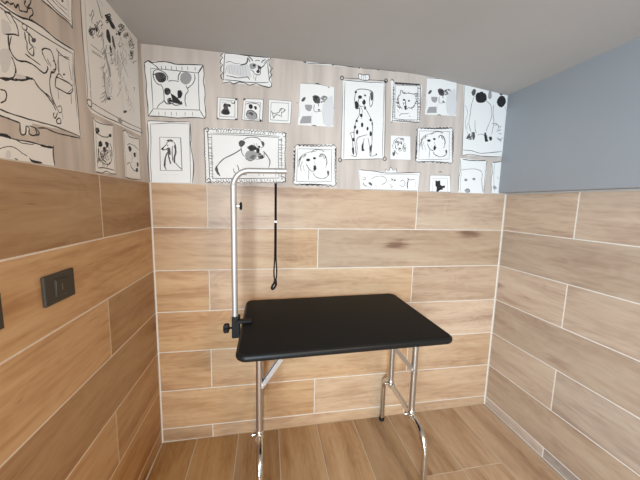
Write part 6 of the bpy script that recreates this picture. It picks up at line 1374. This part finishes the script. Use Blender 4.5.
["f",0,0,-243,1648,-220,1656,-183,1647,-91,1645,-90,1557,-97,1458,-192,1458,-250,1459,-248,1556],
["s",4,3.4000000000000004,-244,1644,-239,1648,-232,1653,-225,1655,-216,1655,-207,1652,-199,1649,-196,1644,-194,1639,-185,1637,-157,1638,-120,1642,-91,1645],
["s",4,2.04,-237,1643,-237,1619,-238,1584,-238,1550,-239,1517,-240,1483,-241,1460],
["s",4,2.04,-82,1651,-86,1626,-93,1591,-97,1556,-98,1522,-97,1488,-96,1464],
["s",4,2.72,-250,1459,-236,1457,-216,1454,-192,1453,-161,1454,-124,1457,-97,1460],
["f",4,0,-206,1590,-197,1594,-187,1597,-177,1593,-172,1585,-181,1576,-193,1570,-201,1579],
["f",4,0,-158,1571,-146,1575,-135,1577,-133,1568,-136,1558,-144,1554,-153,1554,-156,1563],
["s",4,2.72,-213,1596,-208,1599,-199,1603,-189,1606,-174,1607,-157,1607,-140,1606,-124,1602,-109,1598,-98,1594],
["s",4,3.4000000000000004,-228,1513,-220,1517,-209,1522,-199,1524,-194,1519,-191,1511,-186,1504,-176,1499,-165,1495,-154,1493,-144,1494,-134,1497,-128,1499],
["f",4,0,-129,1533,-119,1535,-111,1535,-110,1526,-113,1516,-120,1514,-127,1516,-129,1525],
["f",4,0,-142,1505,-132,1508,-121,1509,-120,1501,-123,1492,-132,1489,-141,1490,-143,1498],
["s",4,2.04,-183,1576,-179,1568,-175,1557,-172,1546,-175,1537,-180,1528,-183,1523],
["s",3,2.72,-126,1582,-113,1547],
["f",0,0,-924,1500,-831,1502,-804,1503,-741,1502,-669,1510,-673,1454,-747,1454,-838,1452,-930,1452],
["s",4,8.16,-857,1503,-850,1503,-840,1504,-831,1505,-826,1505,-823,1505,-820,1505,-817,1504,-813,1503,-811,1502],
["s",4,2.72,-811,1502,-806,1502,-798,1502,-789,1502,-779,1503,-767,1504,-754,1505,-739,1505,-724,1504,-712,1504],
["s",4,2.04,-801,1503,-796,1501,-789,1499,-780,1497,-768,1498,-752,1499,-741,1500],
["s",4,7.48,-720,1503,-713,1503,-703,1503,-694,1503,-685,1504,-676,1505,-670,1506],
["s",4,4.08,-669,1511,-671,1505,-673,1496,-674,1486,-674,1475,-673,1464,-672,1455],
["s",4,2.04,-846,1471,-843,1473,-839,1475,-834,1477,-829,1479,-823,1481,-818,1482,-812,1483,-806,1482,-800,1481,-795,1479,-791,1477,-786,1474,-782,1472,-778,1471,-775,1470,-771,1469,-769,1468,-767,1467],
["f",4,0,-762,1466,-760,1464,-755,1461,-744,1460,-732,1460,-723,1459,-718,1457,-721,1455,-730,1454,-744,1453,-757,1455,-761,1461],
["f",1,0,-827,1470,-823,1472,-819,1474,-816,1469,-816,1462,-818,1458,-821,1455,-827,1454,-832,1455,-830,1462],
["s",3,5.44,-807,1456,-798,1455]]}''')
# ------------------------------------------------------------------ room shell
bm = bmesh.new(); box(bm, -.3, W + .3, .006, .15, -.1, 2.3)
wall_back = struct(obj('wall_back', bm, PLASTER))
bm = bmesh.new(); box(bm, -.006, W + .006, .0012, .006, -.03, ZT - .001)
obj('grout', bm, GROUT, wall_back)
rows = {0: ((.277, 1.477), [(.80, 1), (.98, .95), (.95, .9)]),  # saturation falls to the right: cool daylight put into the tile colour
        1: ((.877,), [(1.0, 1.05), (1.04, .90)]),
        2: ((.277, 1.477), [(1.02, 1.06), (1.04, 1.0), (.99, .92)]),
        3: ((.877,), [(1.02, 1.1), (1.12, .76)]),
        4: ((.277, 1.477), [(1.0, 1.1), (1.03, .93), (.93, .80)]),
        5: ((.877,), [(.92, 1.04), (.81, .82)]),
        6: ((.277, 1.477), [(.97, 1.0), (.97, .82), (.97, .72)])}
def vspan(r, z_floor=0): return (z_floor, Z0) if r == 0 else (Z0 + (r - 1) * ROW, Z0 + r * ROW)
t = []
for r, (j, tones) in rows.items():
    a, b = vspan(r, -.012); t += row(a, b, .004, W - .004, j, tones)
tiling('wall_tiles', wall_back, lambda u, v, d: (u, d, v), t, .006)

bm = bmesh.new(); box(bm, -.15, -.04, -2.25, .006, -.1, 2.3)
wall_left = bm
box(bm, -.15, -.04, DEPTH, -3.45, -.1, 2.3); box(bm, -.15, -.04, -3.45, -2.25, -.1, .12); box(bm, -.15, -.04, -3.45, -2.25, 2.02, 2.3)
box(bm, -.04, -.006, -2.25, .006, -.1, ZT - .001)
wall_left = struct(obj('wall_left', bm, PLASTER))
bm = bmesh.new(); box(bm, -.006, -.0012, -2.2, .006, -.03, ZT - .001); obj('grout', bm, GROUT, wall_left)
lrows = {0: ((.455, 1.655), [(.85, 1.1)]), 1: ((1.055,), [(.88, 1.15), (.95, 1.1)]), 2: ((.455, 1.655), [(.84, 1.08), (.94, 1.06)]),  # left wall's warm light painted in as extra saturation, beside tile variation
         3: ((1.055,), [(.72, 1.06), (.85, 1.1)]), 4: ((.455, 1.655), [(.70, 1.06), (.98, 1.05)]),
         5: ((1.055,), [(.99, 1.06), (1.0, 1.1)]), 6: ((.455, 1.655), [(.70, 1.08), (.70, 1.06)])}
t = []
for r, (j, tones) in lrows.items():
    a, b = vspan(r, -.012); t += row(a, b, .004, 2.2, j, tones)
tiling('wall_tiles', wall_left, lambda u, v, d: (-d, -u, v), t, .006)

bm = bmesh.new(); box(bm, W + .006, W + .15, DEPTH, .006, -.1, 2.3)
wall_right = struct(obj('wall_right', bm, PLASTER))
bm = bmesh.new(); box(bm, W + .0012, W + .006, -2.2, .006, -.03, ZT - .001); obj('grout', bm, GROUT, wall_right)
rrows = {0: ((.438,), [(1.0, .6), (.74, .5)]), 1: ((1.05,), [(.78, .78), (.95, .9)]), 2: ((.45, 1.65), [(.88, .72), (.82, .66)]),  # right wall greyed: cool daylight painted into the saturation, beside tile variation
         3: ((1.05,), [(.76, .74), (.9, .8)]), 4: ((.45, 1.65), [(.97, .70), (.88, .70)]),
         5: ((1.05,), [(.78, .72), (.95, .8)]), 6: ((.45, 1.65), [(.96, .74), (.92, .70)])}
t = []
for r, (j, tones) in rrows.items():
    a, b = vspan(r, .010); t += row(a, b, .004, 2.2, j, tones)
tiling('wall_tiles', wall_right, lambda u, v, d: (W + d, -u, v), t, .006)

bm = bmesh.new()
vs = [bm.verts.new((x, y, floor_z(x) - dz)) for dz in (.0016, .12) for x, y in ((-.2, .1), (W + .2, .1), (W + .2, DEPTH - .1), (-.2, DEPTH - .1))]
for f in ((0, 1, 2, 3), (4, 5, 6, 7), (0, 1, 5, 4), (1, 2, 6, 5), (2, 3, 7, 6), (3, 0, 4, 7)): bm.faces.new([vs[i] for i in f])
floor = struct(obj('floor', bm, FLOORGROUT))
fx = [.003] + [.19 + .2345 * k for k in range(9)] + [W - .003]
fj = [(.75, 1.95), (1.1, 2.3), (.62, 1.8), (.95, 2.1), (.7, 1.9), (1.15, 2.35), (.44, 1.64), (.435, 1.63), (1.05, 2.2), (.43, 1.6)]
ft = [(.70, 1.22), (.74, 1.2), (.62, 1.12), (.78, 1.1), (.86, 1.06), (.68, 1.04), (.78, .98), (.88, .92), (.92, .88), (.7, .6)]  # saturation eases off rightwards, warm-to-cool light put into the row colours
t = []
for k in range(len(fx) - 1):
    t += row(fx[k], fx[k + 1], .003, 3.5, fj[k], [ft[k], (ft[k][0] * 1.04, ft[k][1]), ft[(k + 3) % 8]])
tiling('floor_tiles', floor, lambda u, v, d: (v, -u, floor_z(v) - min(d, .0015)), t)

bm = bmesh.new()
xs = [-.2, 1.2] + [1.25 + .05 * k for k in range(12)] + [W + .2]
sec = [(x, ceil_z(x)) for x in xs] + [(W + .2, 2.24), (-.2, 2.24)]
A = [bm.verts.new((x, .1, z)) for x, z in sec]; B = [bm.verts.new((x, DEPTH - .1, z)) for x, z in sec]
for k in range(len(sec)): bm.faces.new((A[k], A[(k + 1) % len(sec)], B[(k + 1) % len(sec)], B[k]))
bm.faces.new(A); bm.faces.new(B[::-1])
struct(obj('ceiling', bm, CEIL, None, 20))
bm = bmesh.new(); box(bm, -.15, W + .15, DEPTH - .12, DEPTH, -.1, 2.3); struct(obj('wall_front', bm, PLASTER))
bm = bmesh.new()      # the glazed opening behind the camera
for a in ((-.12, -.06, -3.45, -3.39, .12, 2.02), (-.12, -.06, -2.31, -2.25, .12, 2.02), (-.12, -.06, -3.39, -2.31, .12, .18), (-.12, -.06, -3.39, -2.31, 1.96, 2.02)): box(bm, *a)
struct(obj('window_1', bm, GREYPAINT))
# grey painted board over the tiles of the right wall
bm = bmesh.new(); box(bm, W - .056, W + .004, DEPTH + .02, .004, ZT + .005, ceil_z(W) + .03)
bevel(bm, .007, 3)
struct(obj('trim_1', bm, GREYPAINT, None, 40))

# ------------------------------------------------------------------ wallpaper with its printed line drawings
def wallpaper(parent, place, items, u0, u1, top):
    bm = bmesh.new(); n = 48
    lo = [bm.verts.new(place(u0 + (u1 - u0) * k / n, ZT - .001, 0)) for k in range(n + 1)]
    hi = [bm.verts.new(place(u0 + (u1 - u0) * k / n, top(u0 + (u1 - u0) * k / n), 0)) for k in range(n + 1)]
    for k in range(n): bm.faces.new((lo[k], lo[k + 1], hi[k + 1], hi[k]))
    d = .0003
    for it in items:
        kind, tone, w, c = it[0], it[1], it[2], it[3:]; d += 1.5e-6
        p = [Vector((c[i] / 1000, c[i + 1] / 1000)) for i in range(0, len(c), 2)]
        if kind == 'f':
            try: bm.faces.new([bm.verts.new(place(a.x, a.y, d)) for a in p]).material_index = tone + 1
            except ValueError: pass
            continue
        w /= 2000; L = []
        for i in range(len(p)):
            a = p[max(i - 1, 0)]; b = p[min(i + 1, len(p) - 1)]; q = b - a
            if q.length < 1e-9: q = Vector((1, 0))
            q.normalize(); nn = Vector((-q.y, q.x)) * w * (.75 + .5 * random.random()) * (.55 if i in (0, len(p) - 1) else 1)
            L.append((bm.verts.new(place(p[i].x + nn.x, p[i].y + nn.y, d)), bm.verts.new(place(p[i].x - nn.x, p[i].y - nn.y, d))))
        for a, b in zip(L, L[1:]): bm.faces.new((a[0], b[0], b[1], a[1])).material_index = tone + 1
    return obj('wallpaper', bm, [PAPER] + PRINT, parent)
wallpaper(wall_back, lambda u, z, d: (u, .0045 - d, z), DRAW['B'], -.04, W + .005, lambda u: ceil_z(u) + .02)
# the papered part of the left wall leans back a little towards the ceiling
wallpaper(wall_left, lambda u, z, d: (-.004 - .011 * (z - ZT) + d, u, z), DRAW['L'], .006, -2.25, lambda u: 2.13)

# ------------------------------------------------------------------ grooming table
table = empty('grooming_table', (.92, -.33, floor_z(.92)), 'folding grooming table with a black top and chrome tube legs, standing in the tiled corner', 'table')
def outline(q, inset, rad, n=8):
    q = [Vector(a) for a in q]; out = []
    m = len(q); lines = []
    for i in range(m):
        a, b = q[i], q[(i + 1) % m]; d = (b - a).normalized(); nn = Vector((-d.y, d.x)); lines.append((a + nn * inset, d))
    cs = []
    for i in range(m):
        (a, d), (b, e) = lines[i - 1], lines[i]; t = ((b - a).x * e.y - (b - a).y * e.x) / (d.x * e.y - d.y * e.x); cs.append(a + d * t)
    r = max(rad - inset, .004)
    for i in range(m):
        f = fillet([cs[i - 1].to_3d(), cs[i].to_3d(), cs[(i + 1) % m].to_3d()], r, n)[1:-1]; out += [v.to_2d() for v in f]
    return out
TOP = [(.479, -.656), (1.356, -.623), (1.352, -.010), (.476, -.052)]
bm = bmesh.new(); TM, TH = .8185, .0135; loops = []
for k in range(9):
    a = -math.pi / 2 + math.pi * k / 8
    loops.append([bm.verts.new((v.x, v.y, TM + TH * math.sin(a))) for v in outline(TOP, TH * .8 * (1 - math.cos(a)), .042)])
N = len(loops[0])
for a, b in zip(loops, loops[1:]):
    for k in range(N): bm.faces.new((a[k], a[(k + 1) % N], b[(k + 1) % N], b[k])).material_index = 1
bm.faces.new(loops[0][::-1]); bm.faces.new(loops[-1])
obj('tabletop', bm, [RUBBER, EDGE], table, 35)
ZB = TM - TH
STR = .316
for (xr, yr, xf, yf, yfootr, yfootf, bx0, bx1) in ((1.310, -.132, 1.310, -.387, -.034, -.533, 1.297, 1.097), (.549, -.158, .557, -.412, -.060, -.555, .570, .735)):
    bm = bmesh.new(); box(bm, xr - .018, xr + .018, yf - .04, yr + .04, ZB - .006, ZB - .0005); bevel(bm, .002, 1); obj('mounting_plate', bm, GALV, table)
    fzr = floor_z(xr); dx = (xf - xr) / (yf - yr)
    X = lambda y: xr + dx * (y - yr)
    for x, y in ((xr, yr), (xf, yf)):
        bm = bmesh.new(); tube(bm, [(x, y, STR + .006), (x, y, ZB - .005)], .0150, 24)
        lg = obj('upper_leg', bm, STEEL, table, 40)
        bm = bmesh.new(); lathe(bm, (x, y, STR - .016), (0, 0, 1), [(0, .0150), (.002, .0185), (.016, .0198), (.036, .0198), (.040, .018), (.044, .0155)], 24)
        tube(bm, [(x, y - .021, STR), (x, y + .021, STR)], .0182, 20)
        obj('collar', bm, CHROME, lg, 40)
        if x == .549: continue
        bm = bmesh.new(); lathe(bm, (x - .012, y, STR + .006), (-1, 0, 0), [(0, .005), (.014, .005), (.0145, .010), (.020, .011), (.024, .009), (.026, .004)], 16)
        obj('locking_knob', bm, CHROME, lg, 40)
    bm = bmesh.new()
    pts = fillet([(X(yfootr), yfootr, fzr + .02), (X(yfootr), yfootr, STR), (X(yfootf), yfootf, STR), (X(yfootf), yfootf, floor_z(xf) + .02)], [.088, .10], 14)
    tube(bm, pts, .0145, 24); base = obj('leg_base', bm, CHROME, table, 40)
    for y in (yfootr, yfootf):
        bm = bmesh.new(); z = floor_z(X(y)); lathe(bm, (X(y), y, z + .0004), (0, 0, 1), [(0, .0145), (.002, .0165), (.022, .0165), (.024, .015)], 20); obj('rubber_foot', bm, BLACKP, base, 40)
    # folding stay from the front leg to the underside of the top
    bm = bmesh.new(); A = Vector((bx0, yf, .562)); B = Vector((bx1, yf, ZB - .002)); M_ = A.lerp(B, .52); d = (B - A).normalized(); s = Vector((0, 1, 0)); q = d.cross(s) * .0045
    bar(bm, A - d * .012, M_ + d * .02, .020, .004, s); bar(bm, M_ - d * .02 + q, B + q * 0, .020, .004, s)
    for e in (-1, 1):
        bar(bm, A + s * e * .0105 - d * .012, M_ + d * .02 + s * e * .0105, .019, .0025, d.cross(s))
    br = obj('folding_brace', bm, GALV, table)
    for p in (A, M_):
        bm = bmesh.new(); tube(bm, [p - s * .016, p + s * .016], .0055, 12); obj('rivet', bm, CHROME, br, 40)

# ------------------------------------------------------------------ grooming arm clamped to the table edge
PX, PY = .4480, -.33
arm = empty('grooming_arm', (PX, PY, .76), 'bent silver metal grooming arm clamped upright on the left edge of the black table', 'grooming arm')
bm = bmesh.new(); tube(bm, [(PX, PY, .768), (PX, PY, 1.425)], .0130, 28)
pole = obj('pole', bm, ALU, arm, 40)
bm = bmesh.new(); lathe(bm, (PX, PY, 1.421), (0, 0, 1), [(0, .0133), (.001, .0146), (.012, .0146), (.018, .0125)], 24); obj('pole_collar', bm, ALU, pole, 40)
bm = bmesh.new(); tube(bm, fillet([(PX, PY, 1.41), (PX, PY, 1.4965), (.672, PY - .004, 1.502)], .068, 18), .0118, 24)
obj('bent_arm', bm, ALU, arm, 40)
bm = bmesh.new(); tube(bm, [(PX + .012, PY, 1.347), (PX + .026, PY, 1.347)], .004, 12); sc = obj('thumb_screw', bm, CHROME, arm, 40)
bm = bmesh.new()
lathe(bm, (PX + .024, PY, 1.347), (1, 0, 0), [(0, .008), (.002, .016), (.008, .0175), (.011, .014), (.012, .004)], 18)
obj('knob', bm, BLACKP, sc, 40)
# clamp: post socket, upper jaw over the top, lower jaw under it
bm = bevelled_box(PX - .0135, PX + .0215, PY - .020, PY + .020, .755, .853, .003, 2)
cl = obj('clamp', bm, BLACKM, arm)
bm = bevelled_box(PX + .010, PX + .076, PY - .046, PY - .012, TM + TH + .0006, TM + TH + .0135, .003, 2); obj('upper_jaw', bm, BLACKM, cl)
bm = bevelled_box(PX + .012, PX + .066, PY - .013, PY + .013, .758, .770, .003, 2)
tube(bm, [(PX + .05, PY, .735), (PX + .05, PY, .795)], .005, 12); lathe(bm, (PX + .05, PY, .794), (0, 0, 1), [(0, .006), (.002, .014), (.009, .014)], 16)
obj('lower_jaw', bm, BLACKM, cl)
bm = bmesh.new(); tube(bm, [(PX - .014, PY, .797), (PX - .028, PY, .797)], .005, 12)
ck = obj('clamp_screw', bm, BLACKM, cl, 40)
bm = bmesh.new()           # six-lobed star knob
prof = []
for h, k in ((0, .75), (.003, .97), (.018, 1), (.023, .9), (.026, .55)):
    prof.append([bm.verts.new((PX - .026 - h, PY + k * (.0185 + .0035 * math.cos(6 * a)) * math.cos(a), .797 + k * (.0185 + .0035 * math.cos(6 * a)) * math.sin(a))) for a in [2 * math.pi * i / 48 for i in range(48)]])
for a, b in zip(prof, prof[1:]):
    for k in range(48): bm.faces.new((a[k], a[(k + 1) % 48], b[(k + 1) % 48], b[k]))
bm.faces.new(prof[0][::-1]); bm.faces.new(prof[-1])
obj('star_knob', bm, BLACKP, cl, 40)

# ------------------------------------------------------------------ grooming leash hanging from the arm
LX, LY = .6265, PY - .0035
leash = empty('grooming_leash', (LX, LY, .975), 'thin black nylon leash with a small loop hanging from the tip of the silver arm', 'leash')
bm = bmesh.new(); R_ = .0165; cz = 1.4865 + .0125 - .0025
tube(bm, [(LX, LY + R_ * math.sin(a), 1.5005 - .003 + R_ * math.cos(a)) for a in [2 * math.pi * i / 24 for i in range(25)]], .0012, 8)
tube(bm, [(LX, LY, 1.482), (LX, LY, 1.447)], .0011, 8)
obj('wire_hook', bm, ALU, leash, 50)
bm = bmesh.new(); bar(bm, (LX, LY, 1.449), (LX + .0005, LY, 1.284), .0105, .003, (1, 0, 0)); bevel(bm, .0008, 1); obj('strap', bm, STRAP, leash)
bm = bevelled_box(LX - .0062, LX + .0066, LY - .004, LY + .004, 1.277, 1.286, .0015, 2); obj('slider', bm, ALU, leash)
bm = bmesh.new()
for e in (-1, 1):
    pts = [(LX + e * o, LY + e * .001, z) for o, z in ((.0024, 1.276), (.0024, 1.20), (.0026, 1.13), (.0036, 1.10), (.0056, 1.075), (.0064, 1.055), (.0058, 1.035), (.003, 1.018), (.0012, 1.012))]
    tube(bm, pts, .0018, 8, rb=.0032)
obj('loop', bm, STRAP, leash, 50)
bm = bmesh.new()
lathe(bm, (LX + .002, LY, 1.016), (-.35, 0, -1), [(0, .004), (.003, .0075), (.013, .0075), (.016, .005)], 14)
tube(bm, [(LX - .006 + .0085 * math.sin(a) + .005 * math.cos(a), LY, .989 + .015 * math.cos(a) + .003 * math.sin(a)) for a in [2 * math.pi * i / 20 for i in range(21)]], .0050, 10)
obj('snap_hook', bm, BLACKM, leash, 50)

# ------------------------------------------------------------------ wall switches
def switch(y0, y1, label, seed):
    z0, z1 = 1.0715, 1.155
    s = empty('light_switch', (0, (y0 + y1) / 2, (z0 + z1) / 2), label, 'switch', None)
    yc, zc = (y0 + y1) / 2, (z0 + z1) / 2
    bm = bevelled_box(.0004, .0095, y0, y1, z0, z1, .0022, 2); obj('cover_plate', bm, SWITCH, s)
    bm = bevelled_box(.009, .0105, yc - .0255, yc + .0255, zc - .0255, zc + .0255, .0006, 1); fr = obj('insert_frame', bm, SWITCHD, s)
    bm = bmesh.new(); y = [yc - .0235, yc + .0235]; zz = [zc - .0235, zc + .0235]
    vs = [bm.verts.new(p) for p in ((.010, y[0], zz[0]), (.010, y[1], zz[0]), (.010, y[1], zz[1]), (.010, y[0], zz[1]), (.0118, y[0] + .001, zz[0] + .001), (.0118, y[1] - .001, zz[0] + .001), (.0142, y[1] - .001, zz[1] - .001), (.0142, y[0] + .001, zz[1] - .001))]
    for f in ((0, 1, 2, 3), (4, 5, 6, 7), (0, 1, 5, 4), (1, 2, 6, 5), (2, 3, 7, 6), (3, 0, 4, 7)): bm.faces.new([vs[i] for i in f])
    rk = obj('rocker', bm, SWITCH, s)
    bm = bevelled_box(.0128, .0140, yc - .0015, yc + .0015, zc - .010, zc + .010, .0003, 1); obj('indicator_slot', bm, BRASS, rk)
switch(-.772, -.650, 'dark grey rectangular light switch on the wood tiles, seen whole beside the left wall joint', 1)
switch(-1.021, -.899, 'dark grey light switch cut off by the left edge of the photo', 2)

# ------------------------------------------------------------------ light
def area(name, loc, target, sx, sy, power, col, spread=180):
    d = bpy.data.lights.new(name, 'AREA'); d.shape = 'RECTANGLE'; d.size = sx; d.size_y = sy; d.energy = power; d.color = col; d.spread = math.radians(spread)
    o = bpy.data.objects.new(name, d); C.objects.link(o); o.location = loc
    o.rotation_euler = (Vector(target) - Vector(loc)).to_track_quat('-Z', 'Y').to_euler(); return o
area('window_daylight', (-.02, -2.85, 1.1), (1.25, -.1, .55), 1.05, 1.7, 98, (.70, .865, 1.0), 125)
area('warm_fill', (1.45, -2.5, 2.0), (.2, -1.2, .5), .5, .5, 22, (1.0, .72, .46), 130)  # unseen warm fill light, added to tint the left wall
w = bpy.data.worlds.new('sky'); bpy.context.scene.world = w; w.use_nodes = True
bg = w.node_tree.nodes['Background']; bg.inputs['Color'].default_value = (.75, .85, 1, 1); bg.inputs['Strength'].default_value = .8

# ------------------------------------------------------------------ camera
cam = bpy.data.cameras.new('camera'); co = bpy.data.objects.new('camera', cam); C.objects.link(co)
cam.sensor_width = 36; cam.lens = 292.227 * 36 / 640; cam.clip_start = .02
def cam_axes(p, yaw, roll):
    return (Matrix.Rotation(yaw, 3, 'Z') @ Matrix.Rotation(p, 3, 'X') @ Matrix.Rotation(roll, 3, 'Y'))
M3 = cam_axes(-.12618891, -.1784047, -.02388955)
R3 = Matrix((M3.col[0], M3.col[2], -M3.col[1])).transposed()
co.matrix_world = Matrix.Translation((.59253, -1.64120, 1.36819)) @ R3.to_4x4()
sc_ = bpy.context.scene; sc_.camera = co
vs_ = sc_.view_settings; vs_.view_transform = 'Standard'; vs_.look = 'None'; vs_.gamma = 1; vs_.use_curve_mapping = False; vs_.exposure = -.26
sc_.cycles.max_bounces = 10; sc_.cycles.diffuse_bounces = 6; sc_.cycles.glossy_bounces = 5
sc_.cycles.caustics_reflective = False; sc_.cycles.caustics_refractive = False
sc_.cycles.sample_clamp_indirect = 4; sc_.cycles.use_denoising = True
